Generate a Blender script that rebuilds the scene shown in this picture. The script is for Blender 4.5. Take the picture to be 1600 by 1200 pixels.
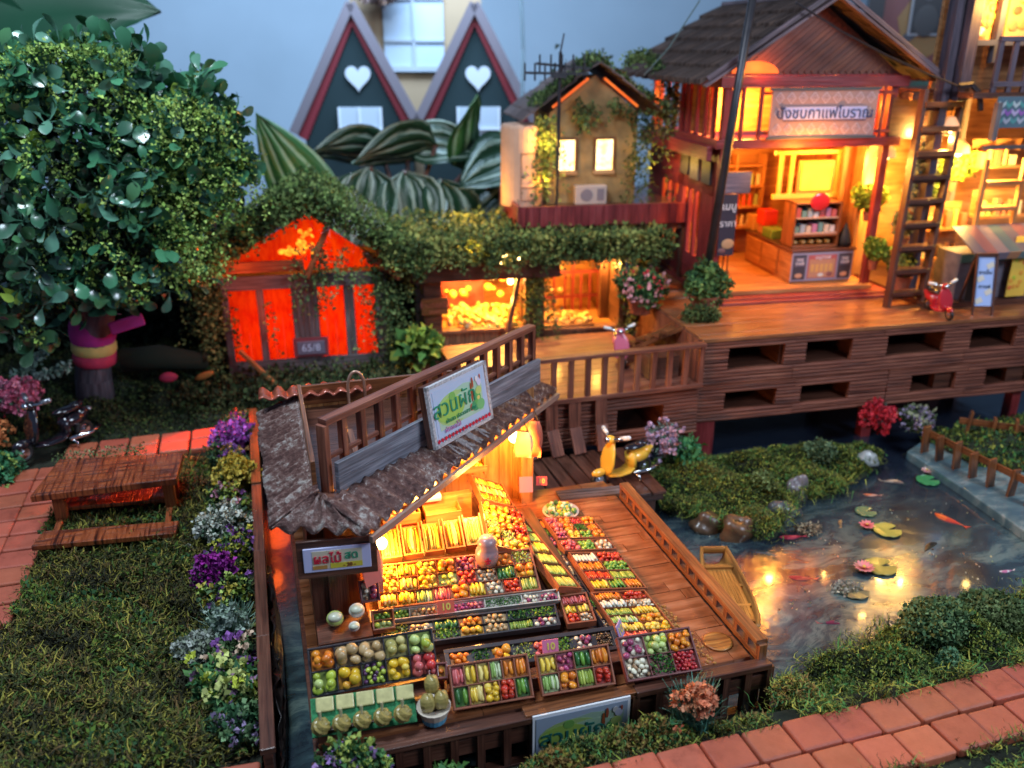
import bpy, math, random
import numpy as np
from mathutils import Matrix, Vector, Euler
R = random.Random(11); NR = np.random.RandomState(5)
S = bpy.context.scene; C = S.collection
for o in list(bpy.data.objects): bpy.data.objects.remove(o)
rad = math.radians; PI = math.pi

# ---------------------------------------------------------------- camera
cd = bpy.data.cameras.new('camera'); cam = bpy.data.objects.new('camera', cd); C.objects.link(cam)
cam.location = (0, 0, 4.3)
cam.rotation_euler = (rad(90) - math.atan(532/1350), 0, rad(-16.5))
cd.sensor_width = 36; cd.lens = 36*1350/1600; cd.clip_start = .05; cd.clip_end = 200
cd.dof.use_dof = True; cd.dof.focus_distance = 6.1; cd.dof.aperture_fstop = .64; cd.dof.aperture_blades = 0
S.camera = cam
# ---------------------------------------------------------------- ambient light and window light
W = bpy.data.worlds.new('World'); S.world = W; W.use_nodes = True
W.node_tree.nodes['Background'].inputs[0].default_value = (.38, .58, 1, 1)
W.node_tree.nodes['Background'].inputs[1].default_value = .15
def area(name, loc, to, size, col, power, sy=None):
    l = bpy.data.lights.new(name, 'AREA'); l.size = size; l.color = col; l.energy = power
    if sy: l.shape = 'RECTANGLE'; l.size_y = sy
    o = bpy.data.objects.new(name, l); C.objects.link(o); o.location = loc
    o.rotation_euler = (Vector(to)-Vector(loc)).to_track_quat('-Z', 'Y').to_euler(); return o
area('window_light', (9, -1.5, 8.5), (2.5, 6.5, .5), 3.5, (.70, .82, 1), 720, 3)
area('ceiling_light', (-1.5, 5.5, 10), (-.5, 8.5, 1), 3, (.74, .87, 1), 720, 2)
area('wall_fill_light', (3, 14.5, 9.5), (4, 25, 3), 7, (.52, .74, 1), 2300, 3)  # added fill that lights the back wall, not an actual window
def glow(name, loc, power, col=(1, .46, .09), r=.03):
    l = bpy.data.lights.new(name, 'POINT'); l.energy = power; l.color = col; l.shadow_soft_size = r
    o = bpy.data.objects.new(name, l); C.objects.link(o); o.location = loc; return o
S.view_settings.view_transform = 'Standard'; S.view_settings.look = 'None'
S.view_settings.exposure = .34; S.view_settings.gamma = 1; S.view_settings.use_curve_mapping = False
S.cycles.max_bounces = 7; S.cycles.diffuse_bounces = 3; S.cycles.glossy_bounces = 3; S.cycles.transmission_bounces = 4
S.cycles.sample_clamp_indirect = 3; S.cycles.sample_clamp_direct = 30
S.cycles.use_denoising = True; S.cycles.caustics_reflective = False; S.cycles.caustics_refractive = False

# ---------------------------------------------------------------- materials
def newmat(name):
    m = bpy.data.materials.new(name); m.use_nodes = True; nt = m.node_tree
    return m, nt, nt.nodes['Principled BSDF'], nt.links.new, nt.nodes.new
def ramp(N, stops):
    r = N('ShaderNodeValToRGB'); e = r.color_ramp.elements
    e[0].position, e[0].color = stops[0][0], (*stops[0][1], 1); e[1].position, e[1].color = stops[-1][0], (*stops[-1][1], 1)
    for p, c in stops[1:-1]: x = e.new(p); x.color = (*c, 1)
    return r
def noise(N, L, src, scale, detail=4, vec=None, rough=.55):
    n = N('ShaderNodeTexNoise'); n.inputs['Scale'].default_value = scale; n.inputs['Detail'].default_value = detail; n.inputs['Roughness'].default_value = rough
    if vec:
        mp = N('ShaderNodeMapping'); mp.inputs['Scale'].default_value = vec; L(src, mp.inputs['Vector']); L(mp.outputs[0], n.inputs['Vector'])
    else: L(src, n.inputs['Vector'])
    return n
def bump(N, L, b, h, strength, dist=.02):
    k = N('ShaderNodeBump'); k.inputs['Strength'].default_value = strength; k.inputs['Distance'].default_value = dist
    L(h, k.inputs['Height']); L(k.outputs[0], b.inputs['Normal'])
def wood(name, dark, mid, light, rough=.4, coat=0, grain=55, bstr=.6):
    m, nt, b, L, N = newmat(name)
    tc = N('ShaderNodeTexCoord'); n = noise(N, L, tc.outputs['UV'], 1, 6, (2.2, grain, 1)); n2 = noise(N, L, tc.outputs['UV'], 1.5, 3, (1, 4, 1))
    mx = N('ShaderNodeMix'); mx.data_type = 'FLOAT'; mx.inputs[0].default_value = .4; L(n.outputs[0], mx.inputs[2]); L(n2.outputs[0], mx.inputs[3])
    r = ramp(N, [(.34, dark), (.52, mid), (.68, light)]); L(mx.outputs[0], r.inputs[0]); L(r.outputs[0], b.inputs['Base Color'])
    b.inputs['Roughness'].default_value = rough; b.inputs['Coat Weight'].default_value = coat; b.inputs['Coat Roughness'].default_value = .15
    bump(N, L, b, n.outputs[0], bstr, .008); return m
def plain(name, col, rough=.5, metal=0, coat=0, var=0, scale=6, emit=None, es=0, bstr=0):
    m, nt, b, L, N = newmat(name)
    b.inputs['Base Color'].default_value = (*col, 1); b.inputs['Roughness'].default_value = rough
    b.inputs['Metallic'].default_value = metal; b.inputs['Coat Weight'].default_value = coat
    if var or bstr:
        tc = N('ShaderNodeTexCoord'); n = noise(N, L, tc.outputs['Object'], scale, 5)
        lo = tuple(max(0, c*(1-var)) for c in col); hi = tuple(min(1, c*(1+var)) for c in col)
        r = ramp(N, [(.3, lo), (.7, hi)]); L(n.outputs[0], r.inputs[0]); L(r.outputs[0], b.inputs['Base Color'])
        if bstr: bump(N, L, b, n.outputs[0], bstr, .02)
    if emit: b.inputs['Emission Color'].default_value = (*emit, 1); b.inputs['Emission Strength'].default_value = es
    return m
def attr(name, rough=.5, coat=0, sheen=0, trans=0, bstr=0, bscale=40):
    m, nt, b, L, N = newmat(name)
    a = N('ShaderNodeAttribute'); a.attribute_name = 'Col'; L(a.outputs['Color'], b.inputs['Base Color'])
    b.inputs['Roughness'].default_value = rough; b.inputs['Coat Weight'].default_value = coat
    b.inputs['Coat Roughness'].default_value = .12
    if bstr: tc = N('ShaderNodeTexCoord'); n = noise(N, L, tc.outputs['Object'], bscale, 3); bump(N, L, b, n.outputs[0], bstr, .01)
    return m
def lit(name, c1, c2, s1, scale=5):
    m, nt, b, L, N = newmat(name)
    tc = N('ShaderNodeTexCoord'); n = noise(N, L, tc.outputs['Object'], scale, 4); r = ramp(N, [(.35, c1), (.65, c2)]); L(n.outputs[0], r.inputs[0])
    b.inputs['Base Color'].default_value = (*[c*.5 for c in c2], 1); L(r.outputs[0], b.inputs['Emission Color']); b.inputs['Emission Strength'].default_value = s1
    b.inputs['Roughness'].default_value = .6; return m
M = {}
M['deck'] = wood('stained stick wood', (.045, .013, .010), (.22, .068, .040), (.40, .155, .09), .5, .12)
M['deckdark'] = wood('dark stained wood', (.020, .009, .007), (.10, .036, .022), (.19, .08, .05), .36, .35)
M['rail'] = wood('varnished rail wood', (.05, .016, .008), (.22, .075, .026), (.38, .14, .05), .32, .4)
M['grey'] = wood('weathered grey board', (.05, .048, .055), (.20, .20, .235), (.42, .43, .48), .6, 0, 40, 1)
M['ply'] = wood('pale plywood', (.20, .07, .02), (.42, .18, .06), (.58, .30, .12), .55, 0, 24, .4)
M['red'] = wood('oxblood painted wood', (.06, .008, .010), (.24, .028, .030), (.34, .07, .07), .42, .15)
M['table'] = wood('carved table wood', (.08, .018, .008), (.30, .075, .025), (.50, .16, .055), .4, .2, 70, 1)
M['oldwood'] = wood('old grey brown wood', (.04, .03, .03), (.13, .10, .10), (.24, .2, .2), .7, 0)
M['floor'] = wood('printed plank floor', (.12, .038, .016), (.30, .105, .04), (.46, .20, .10), .22, .5, 14, .3)
M['boat'] = wood('yellow boat wood', (.10, .03, .008), (.46, .19, .04), (.68, .36, .10), .4, .3, 36, 1)
M['thatch'] = wood('brown thatch', (.016, .009, .008), (.075, .045, .036), (.18, .115, .09), .9, 0, 90, 1)
M['shingle'] = wood('bark shingle', (.03, .022, .024), (.12, .08, .075), (.24, .17, .16), .75, 0, 60, 1)
M['black'] = plain('black gloss', (.012, .010, .016), .16, 0, 1)
M['blackmatt'] = plain('black matt', (.012, .011, .013), .6)
M['metal'] = plain('dark pole metal', (.045, .042, .048), .4, .5, 0, .3)
M['chrome'] = plain('chrome', (.72, .75, .8), .12, 1)
M['silver'] = plain('grey tire steel', (.4, .42, .46), .3, .8)
M['white'] = plain('white card', (.78, .78, .8), .5)
M['whitegloss'] = plain('white gloss', (.8, .8, .78), .15, 0, .6)
M['rubber'] = plain('rubber', (.015, .015, .016), .5)
M['yellow'] = plain('yellow paint', (.80, .47, .05), .18, 0, .8)
M['pinkp'] = plain('pink paint', (.72, .16, .24), .25, 0, .6)
M['redp'] = plain('red paint', (.50, .02, .03), .2, 0, .8)
M['terracotta'] = plain('terracotta', (.30, .09, .045), .7, 0, 0, .25, 20)
M['tan'] = plain('ochre wall render', (.38, .23, .09), .8, 0, 0, .3, 5, bstr=.4)
M['tank'] = plain('pink plaster tank', (.62, .36, .24), .6, 0, 0, .1)
M['attr'] = attr('fruit skin', .35, .25); M['leaf'] = attr('plastic leaf', .25, .5); M['moss'] = attr('dry moss', .9)
M['flower'] = attr('dried flower', .7); M['paint'] = attr('printed paper', .5); M['rock'] = attr('glued rock', .35, .4, bstr=.8, bscale=20)
M['bulb'] = plain('lit bulb', (1, .8, .5), .4, emit=(1, .62, .22), es=14)
M['soil'] = plain('dark soil', (.018, .02, .010), .95, 0, 0, .5, 9, bstr=.8)
M['clothg'] = plain('dark green cloth', (.03, .07, .04), .8)
M['teal'] = plain('cream plaster', (.5, .4, .3), .8)
def m_carved():
    m, nt, b, L, N = newmat('cross carved table wood'); tc = N('ShaderNodeTexCoord'); n = noise(N, L, tc.outputs['Object'], 1, 5, (3, 34, 3)); n2 = noise(N, L, tc.outputs['Object'], 1, 4, (46, 3, 3)); mi = N('ShaderNodeMath'); mi.operation = 'MINIMUM'; L(n.outputs[0], mi.inputs[0]); L(n2.outputs[0], mi.inputs[1])
    r = ramp(N, [(.33, (.035, .007, .004)), (.42, (.16, .033, .012)), (.58, (.36, .090, .028))]); L(mi.outputs[0], r.inputs[0]); L(r.outputs[0], b.inputs['Base Color']); b.inputs['Roughness'].default_value = .38; b.inputs['Coat Weight'].default_value = .2; bump(N, L, b, mi.outputs[0], 1, .02); return m
M['carved'] = m_carved()
def m_brick():
    m, nt, b, L, N = newmat('terracotta paver'); tc = N('ShaderNodeTexCoord'); n = noise(N, L, tc.outputs['Object'], 3, 6); n2 = noise(N, L, tc.outputs['Object'], 60, 3)
    a = N('ShaderNodeAttribute'); a.attribute_name = 'Col'
    n3 = noise(N, L, tc.outputs['Object'], 11, 7, None, .7); r = ramp(N, [(.30, (.50, .44, .42)), (.44, (.86, .82, .80)), (.60, (1, 1, 1)), (.74, (.92, .80, .80))]); mq = N('ShaderNodeMix'); mq.data_type = 'FLOAT'; mq.inputs[0].default_value = .5; L(n.outputs[0], mq.inputs[2]); L(n3.outputs[0], mq.inputs[3]); L(mq.outputs[0], r.inputs[0]); 
    mx = N('ShaderNodeMix'); mx.data_type = 'RGBA'; mx.blend_type = 'MULTIPLY'; mx.inputs[0].default_value = 1; L(a.outputs['Color'], mx.inputs[6]); L(r.outputs[0], mx.inputs[7])
    L(mx.outputs[2], b.inputs['Base Color']); b.inputs['Roughness'].default_value = .55; bump(N, L, b, n2.outputs[0], .25, .01); return m
M['brick'] = m_brick()
def m_tin():
    m, nt, b, L, N = newmat('rusty painted tin'); tc = N('ShaderNodeTexCoord'); n = noise(N, L, tc.outputs['Object'], 5, 8, None, .7); n2 = noise(N, L, tc.outputs['Object'], 28, 6, None, .7)
    r = ramp(N, [(.34, (.040, .016, .014)), (.47, (.13, .055, .045)), (.53, (.22, .12, .10)), (.60, (.48, .42, .38))])
    mx = N('ShaderNodeMix'); mx.data_type = 'FLOAT'; mx.inputs[0].default_value = .5; L(n.outputs[0], mx.inputs[2]); L(n2.outputs[0], mx.inputs[3]); L(mx.outputs[0], r.inputs[0])
    L(r.outputs[0], b.inputs['Base Color']); b.inputs['Roughness'].default_value = .42; b.inputs['Coat Weight'].default_value = .15; bump(N, L, b, n2.outputs[0], 1, .035); return m
M['tin'] = m_tin()
def m_film(name, c, c2, es, scale=6):
    m, nt, b, L, N = newmat(name); tc = N('ShaderNodeTexCoord'); n = noise(N, L, tc.outputs['Object'], 1, 6, (scale*2.2, scale, scale*.7), .65); r = ramp(N, [(.36, c), (.60, c2)]); L(n.outputs[0], r.inputs[0])
    tr = N('ShaderNodeBsdfTranslucent'); L(r.outputs[0], tr.inputs[0]); b.inputs['Base Color'].default_value = (.25, .02, .005, 1); b.inputs['Roughness'].default_value = .35; b.inputs['Emission Color'].default_value = (1, .07, .002, 1); b.inputs['Emission Strength'].default_value = es
    mx = N('ShaderNodeMixShader'); mx.inputs[0].default_value = .72; L(b.outputs[0], mx.inputs[1]); L(tr.outputs[0], mx.inputs[2]); L(mx.outputs[0], nt.nodes['Material Output'].inputs[0]); return m
def m_water(name, deep, mid, pale, thr=.5, grad=True):
    m, nt, b, L, N = newmat(name); tc = N('ShaderNodeTexCoord')
    n0 = noise(N, L, tc.outputs['Object'], .8, 3)
    sb = N('ShaderNodeVectorMath'); sb.operation = 'SCALE'; sb.inputs[3].default_value = .9; L(n0.outputs['Color'], sb.inputs[0])
    ad = N('ShaderNodeVectorMath'); L(tc.outputs['Object'], ad.inputs[0]); L(sb.outputs[0], ad.inputs[1])
    n = noise(N, L, ad.outputs[0], 1.5, 10, (1.0, 2.6, 1), .66); n2 = noise(N, L, tc.outputs['Object'], .55, 2)
    r = ramp(N, [(.40, deep), (.50, mid), (.58, pale), (.64, mid)]); L(n.outputs[0], r.inputs[0])
    r2 = ramp(N, [(thr-.08, deep), (thr+.1, mid)]); L(n2.outputs[0], r2.inputs[0])
    mx = N('ShaderNodeMix'); mx.data_type = 'RGBA'; mx.inputs[0].default_value = .5; L(r.outputs[0], mx.inputs[6]); L(r2.outputs[0], mx.inputs[7])
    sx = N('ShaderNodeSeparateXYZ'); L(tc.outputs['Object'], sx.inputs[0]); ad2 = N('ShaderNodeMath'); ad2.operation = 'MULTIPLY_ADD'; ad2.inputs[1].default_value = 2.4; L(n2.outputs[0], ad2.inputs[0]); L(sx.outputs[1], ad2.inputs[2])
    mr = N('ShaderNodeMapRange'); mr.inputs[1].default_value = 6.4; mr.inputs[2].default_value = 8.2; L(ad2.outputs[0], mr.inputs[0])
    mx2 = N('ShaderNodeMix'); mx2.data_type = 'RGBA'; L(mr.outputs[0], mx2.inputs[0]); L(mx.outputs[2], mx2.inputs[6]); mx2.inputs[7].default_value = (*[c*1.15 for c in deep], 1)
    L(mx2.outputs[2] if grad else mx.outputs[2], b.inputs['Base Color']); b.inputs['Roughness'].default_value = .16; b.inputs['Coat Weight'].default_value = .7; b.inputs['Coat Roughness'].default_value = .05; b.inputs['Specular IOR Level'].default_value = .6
    w1 = noise(N, L, tc.outputs['Object'], 2.2, 3); w2 = noise(N, L, tc.outputs['Object'], 14, 3)
    ma = N('ShaderNodeMath'); ma.operation = 'MULTIPLY_ADD'; ma.inputs[1].default_value = .12; L(w2.outputs[0], ma.inputs[0]); L(w1.outputs[0], ma.inputs[2])
    bump(N, L, b, ma.outputs[0], .15, .05); return m
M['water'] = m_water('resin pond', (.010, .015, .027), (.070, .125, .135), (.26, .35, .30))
M['water2'] = m_water('pale blue resin', (.02, .07, .12), (.13, .22, .24), (.45, .50, .46), .4, False)
def m_stripe(name, a_, b_, c_, vein=20):
    m, nt, b, L, N = newmat(name); tc = N('ShaderNodeTexCoord'); sx = N('ShaderNodeSeparateXYZ'); L(tc.outputs['UV'], sx.inputs[0])
    mm = N('ShaderNodeMath'); mm.operation = 'MULTIPLY'; mm.inputs[1].default_value = vein; L(sx.outputs[1], mm.inputs[0])
    n = noise(N, L, tc.outputs['UV'], 1, 4, (7, 5, 1)); na = N('ShaderNodeMath'); na.operation = 'MULTIPLY_ADD'; na.inputs[1].default_value = 2.0; L(n.outputs[0], na.inputs[0]); L(mm.outputs[0], na.inputs[2])
    si = N('ShaderNodeMath'); si.operation = 'SINE'; L(na.outputs[0], si.inputs[0])
    r = ramp(N, [(.40, a_), (.62, b_), (.80, c_)]); md = N('ShaderNodeMath'); md.operation = 'MULTIPLY_ADD'; md.inputs[1].default_value = .5; md.inputs[2].default_value = .5; L(si.outputs[0], md.inputs[0])
    n2 = noise(N, L, tc.outputs['UV'], 1, 3, (3, 30, 1)); m2 = N('ShaderNodeMath'); m2.operation = 'MULTIPLY'; L(md.outputs[0], m2.inputs[0]); L(n2.outputs[0], m2.inputs[1]); m3 = N('ShaderNodeMath'); m3.operation = 'MULTIPLY'; m3.inputs[1].default_value = 1.7; L(m2.outputs[0], m3.inputs[0]); L(m3.outputs[0], r.inputs[0]); L(r.outputs[0], b.inputs['Base Color']); b.inputs['Roughness'].default_value = .4; bump(N, L, b, md.outputs[0], .5, .05); return m
M['pep'] = m_stripe('striped leaf', (.010, .040, .016), (.018, .060, .028), (.24, .31, .25), 15)
M['pepl'] = m_stripe('bright striped leaf', (.03, .12, .03), (.05, .18, .05), (.28, .42, .26), 15)
M['bigleaf'] = plain('dark green leaf', (.012, .07, .035), .5, 0, 0, .15, 1)
M['wallm'] = plain('pale blue wall', (.36, .45, .54), .85, 0, 0, .04, .6)
M['tabletop'] = plain('dark table', (.03, .028, .028), .6)

# ---------------------------------------------------------------- mesh helpers
class MB:
    def __init__(s, T=None): s.v = []; s.f = []; s.uv = []; s.mi = []; s.c = []; s.T = T or Matrix(); s.col = (1, 1, 1); s.g = []
    def add(s, vs, fs, uvs=None, mi=0, col=None):
        b = len(s.v); T = s.T; s.g.append((len(s.f), b)); s.v += [tuple(T @ Vector(p)) for p in vs]
        for k, f in enumerate(fs):
            s.f.append([b+i for i in f]); s.mi.append(mi); s.c.append(col or s.col); s.uv.append(uvs[k] if uvs else [(vs[i][0], vs[i][1]) for i in f])
    def box(s, c, d, rot=None, mi=0, col=None, tap=1.0):
        x, y, z = d[0]/2, d[1]/2, d[2]/2; t = tap
        P = [(-x, -y, -z), (x, -y, -z), (x, y, -z), (-x, y, -z), (-x*t, -y*t, z), (x*t, -y*t, z), (x*t, y*t, z), (-x*t, y*t, z)]
        F = [(0, 3, 2, 1), (4, 5, 6, 7), (0, 1, 5, 4), (1, 2, 6, 5), (2, 3, 7, 6), (3, 0, 4, 7)]
        ax = [(0, 1), (0, 1), (0, 2), (1, 2), (0, 2), (1, 2)]; L = max(range(3), key=lambda i: d[i]); o1, o2 = R.random()*20, R.random()*20
        U = []
        for f, a in zip(F, ax):
            u, w = (a[0], a[1]) if a[0] == L else ((a[1], a[0]) if a[1] == L else a)
            U.append([(P[i][u]+o1, P[i][w]+o2) for i in f])
        m = Matrix.Translation(Vector(c)) @ (rot if isinstance(rot, Matrix) else Euler(rot or (0, 0, 0)).to_matrix().to_4x4())
        s.add([m @ Vector(p) for p in P], F, U, mi, col)
    def b2(s, lo, hi, **k): s.box([(a+b)/2 for a, b in zip(lo, hi)], [abs(b-a) for a, b in zip(lo, hi)], **k)
    def bar(s, p0, p1, w, h, up=(0, 0, 1), mi=0, col=None):
        p0, p1 = Vector(p0), Vector(p1); d = p1-p0; L = d.length; X = d/L; Y = Vector(up).cross(X)
        if Y.length < 1e-4: Y = Vector((0, 1, 0)).cross(X)
        Y.normalize(); Z = X.cross(Y); m = Matrix((X, Y, Z)).transposed().to_4x4(); m.translation = (p0+p1)/2
        s.box((0, 0, 0), (L, w, h), m, mi, col) if False else s._mbox(m, (L, w, h), mi, col)
    def _mbox(s, m, d, mi, col):
        T = s.T; s.T = T @ m; s.box((0, 0, 0), d, None, mi, col); s.T = T
    def cyl(s, p0, p1, r0, r1=None, n=10, mi=0, col=None, caps=True):
        r1 = r0 if r1 is None else r1; s.tube([p0, p1], [r0, r1], n, mi, col, caps)
    def tube(s, pts, rs, n=8, mi=0, col=None, caps=True):
        pts = [Vector(p) for p in pts]; rs = rs if isinstance(rs, (list, tuple)) else [rs]*len(pts); vs = []; pl = 0; o = R.random()*9
        prev = None
        for i, p in enumerate(pts):
            d = (pts[min(i+1, len(pts)-1)]-pts[max(i-1, 0)]).normalized()
            a = Vector((0, 0, 1)) if abs(d.z) < .9 else Vector((1, 0, 0))
            if prev is not None and (prev-d*prev.dot(d)).length > .01: a = prev
            x = (a-d*a.dot(d)).normalized(); prev = x; y = d.cross(x)
            for k in range(n): t = 2*PI*k/n; vs.append(p+(x*math.cos(t)+y*math.sin(t))*rs[i])
        F = []; U = []; L = 0
        for i in range(len(pts)-1):
            l = (pts[i+1]-pts[i]).length
            for k in range(n):
                k2 = (k+1) % n; F.append((i*n+k, i*n+k2, (i+1)*n+k2, (i+1)*n+k)); c = 2*PI*rs[i]/n
                U.append([(L+o, k*c), (L+o, (k+1)*c), (L+l+o, (k+1)*c), (L+l+o, k*c)])
            L += l
        if caps:
            F.append(tuple(range(n))[::-1]); U.append([(0, 0)]*n); F.append(tuple((len(pts)-1)*n+k for k in range(n))); U.append([(0, 0)]*n)
        s.add(vs, F, U, mi, col)
    def ball(s, c, r, seg=8, ring=5, mi=0, col=None, rot=None, top=1.0):
        if not isinstance(r, (list, tuple)): r = (r, r, r)
        vs = []; F = []
        m = (Euler(rot).to_matrix() if rot else Matrix.Identity(3))
        for i in range(ring+1):
            a = PI*i/ring
            for k in range(seg):
                t = 2*PI*k/seg; z = math.cos(a); vs.append(Vector(c)+m @ Vector((r[0]*math.sin(a)*math.cos(t), r[1]*math.sin(a)*math.sin(t), r[2]*z*(top if z > 0 else 1))))
        for i in range(ring):
            for k in range(seg): k2 = (k+1) % seg; F.append((i*seg+k, (i+1)*seg+k, (i+1)*seg+k2, i*seg+k2))
        s.add(vs, F, None, mi, col)
    def lathe(s, c, prof, n=16, mi=0, col=None):
        vs = []; F = []
        for r, z in prof:
            for k in range(n): t = 2*PI*k/n; vs.append((c[0]+r*math.cos(t), c[1]+r*math.sin(t), c[2]+z))
        for i in range(len(prof)-1):
            for k in range(n): k2 = (k+1) % n; F.append((i*n+k, i*n+k2, (i+1)*n+k2, (i+1)*n+k))
        s.add(vs, F, None, mi, col)
    def poly(s, pts, thick, d=(0, 0, 1), mi=0, col=None):
        n = len(pts); d = Vector(d)*thick; a = [Vector(p) for p in pts]; b = [p+d for p in a]
        F = [tuple(range(n))[::-1], tuple(range(n, 2*n))]+[(i, (i+1) % n, n+(i+1) % n, n+i) for i in range(n)]
        s.add(a+b, F, None, mi, col)
    def build(s, name, mat, parent=None, smooth=False, bevel=0, world=False, label=None, kind=None, seg=2):
        me = bpy.data.meshes.new(name); V = s.v
        if world and parent is not None:
            I = (Matrix.Translation(parent.location) @ Euler(parent.rotation_euler).to_matrix().to_4x4()).inverted(); V = [tuple(I @ Vector(p)) for p in V]
        me.from_pydata(V, [], s.f); me.uv_layers.new(name='UVMap')
        me.uv_layers[0].data.foreach_set('uv', np.array([c for u in s.uv for p in u for c in p], dtype=np.float32))
        ca = me.color_attributes.new('Col', 'FLOAT_COLOR', 'CORNER'); cols = []
        for f, c in zip(s.f, s.c): cols += list((*c, 1.0)*len(f))
        ca.data.foreach_set('color', np.array(cols, dtype=np.float32))
        for m in (mat if isinstance(mat, (list, tuple)) else [mat]): me.materials.append(m)
        me.polygons.foreach_set('material_index', s.mi)
        if smooth: me.polygons.foreach_set('use_smooth', [True]*len(s.f))
        me.update(); return link(name, me, parent, bevel, label, kind, seg)
def each(b, name, mat, parent, **k):
    """every primitive collected in b becomes a mesh object of its own"""
    g = b.g+[(len(b.f), len(b.v))]; out = []
    for (f0, v0), (f1, v1) in zip(g[:-1], g[1:]):
        q = MB(); q.v = b.v[v0:v1]; q.f = [[i-v0 for i in f] for f in b.f[f0:f1]]; q.uv = b.uv[f0:f1]; q.mi = b.mi[f0:f1]; q.c = b.c[f0:f1]; out.append(q.build(name, mat, parent, **k))
    return out
def link(name, me, parent=None, bevel=0, label=None, kind=None, seg=2):
    o = bpy.data.objects.new(name, me); C.objects.link(o)
    if parent is not None: o.parent = parent
    if bevel:
        md = o.modifiers.new('b', 'BEVEL'); md.width = bevel; md.segments = seg; md.limit_method = 'ANGLE'
    if label: o['label'] = label
    if kind: o['kind'] = kind
    return o
def thing(name, label, cat, loc=(0, 0, 0), rz=0, group=None):
    o = bpy.data.objects.new(name, None); C.objects.link(o); o.location = loc; o.rotation_euler = (0, 0, rz); o.empty_display_size = .1
    o['label'] = label; o['category'] = cat
    if group: o['group'] = group
    return o
def tag(o, label=None, cat=None, group=None, kind=None):
    if label: o['label'] = label
    if cat: o['category'] = cat
    if group: o['group'] = group
    if kind: o['kind'] = kind
    return o
def copy_tree(o, loc=None, rz=None, label=None, parent=None):
    c = o.copy(); C.objects.link(c)
    if parent is not None: c.parent = parent
    if loc is not None: c.location = loc
    if rz is not None: c.rotation_euler = (0, 0, rz)
    if label: c['label'] = label
    for ch in list(o.children): copy_tree(ch, parent=c)
    return c
def npmesh(name, V, F, cols, mat, parent=None, world=True, kind=None, label=None, smooth=False):
    if world and parent is not None:
        I = np.array((Matrix.Translation(parent.location) @ Euler(parent.rotation_euler).to_matrix().to_4x4()).inverted()); V = V @ I[:3, :3].T+I[:3, 3]
    me = bpy.data.meshes.new(name); k = F.shape[1]; nf = len(F)
    me.vertices.add(len(V)); me.vertices.foreach_set('co', V.astype(np.float32).ravel())
    me.loops.add(nf*k); me.loops.foreach_set('vertex_index', F.astype(np.int32).ravel())
    me.polygons.add(nf); me.polygons.foreach_set('loop_start', np.arange(0, nf*k, k, dtype=np.int32)); me.polygons.foreach_set('loop_total', np.full(nf, k, dtype=np.int32))
    ca = me.color_attributes.new('Col', 'FLOAT_COLOR', 'CORNER'); cc = np.ones((nf, k, 4), dtype=np.float32); cc[:, :, :3] = cols[:, None, :]
    ca.data.foreach_set('color', cc.ravel()); me.materials.append(mat); me.update(); me.validate()
    if smooth: me.polygons.foreach_set('use_smooth', [True]*nf)
    return link(name, me, parent, 0, label, kind)
def unit(a): return a/np.maximum(np.linalg.norm(a, axis=1, keepdims=True), 1e-6)
def clump(P, s, seed=0):
    x, y, z = P[:, 0]*s, P[:, 1]*s, P[:, 2]*s
    return .5+.25*(np.sin(x*1.7+y*2.3+seed)+np.sin(y*3.1-z*2.2+seed*2)*.7+np.sin(z*2.9+x*2.6+1.3*seed)*.6)
def pal(P, cols, s=3, seed=0, jit=.35):
    cols = np.array(cols); t = np.clip(clump(P, s, seed)+NR.normal(0, jit, len(P)), 0, .999)*len(cols)
    return cols[t.astype(int)]*(1+NR.uniform(-.22, .22, (len(P), 1)))
def leaves(name, P, size, cols, mat, parent=None, up=.6, aspect=.5, kind=None, label=None, bias=None, fold=.25):
    n = len(P); D = NR.normal(0, 1, (n, 3)); D[:, 2] += up
    if bias is not None: D += bias
    D = unit(D); X = unit(np.cross(D, NR.normal(0, 1, (n, 3)))); Nn = np.cross(D, X)
    sz = size*NR.uniform(.6, 1.4, (n, 1)); V = np.empty((n, 4, 3))
    V[:, 0] = P; V[:, 1] = P+D*sz*.5+X*sz*aspect*.5+Nn*sz*fold; V[:, 2] = P+D*sz; V[:, 3] = P+D*sz*.5-X*sz*aspect*.5+Nn*sz*fold
    return npmesh(name, V.reshape(-1, 3), np.arange(n*4).reshape(n, 4), cols, mat, parent, kind=kind, label=label)
def strands(name, P, length, width, cols, mat, parent=None, up=.3, curl=.6, segs=4, kind=None, label=None, D=None, grav=0):
    n = len(P); D = NR.normal(0, 1, (n, 3)) if D is None else D.copy(); D[:, 2] = D[:, 2]*.35+up if not grav else D[:, 2]; D = unit(D)
    L = length*NR.uniform(.5, 1.5, (n, 1))/segs; V = np.empty((n, segs+1, 2, 3)); Q = P.copy()
    for i in range(segs+1):
        X = unit(np.cross(D, NR.normal(0, .25, (n, 3))+np.array([.2, .3, 1]))); w = width*(1-.75*i/segs)*.5
        V[:, i, 0] = Q+X*w; V[:, i, 1] = Q-X*w; Q = Q+D*L; D = D+NR.normal(0, curl, (n, 3)); D[:, 2] -= grav; D = unit(D)
    b = (np.arange(n)*(segs+1)*2)[:, None, None]; i = (np.arange(segs)*2)[None, :, None]; F = b+i+np.array([0, 1, 3, 2])[None, None, :]
    return npmesh(name, V.reshape(-1, 3), F.reshape(-1, 4), np.repeat(cols, segs, 0), mat, parent, kind=kind, label=label)
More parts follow.
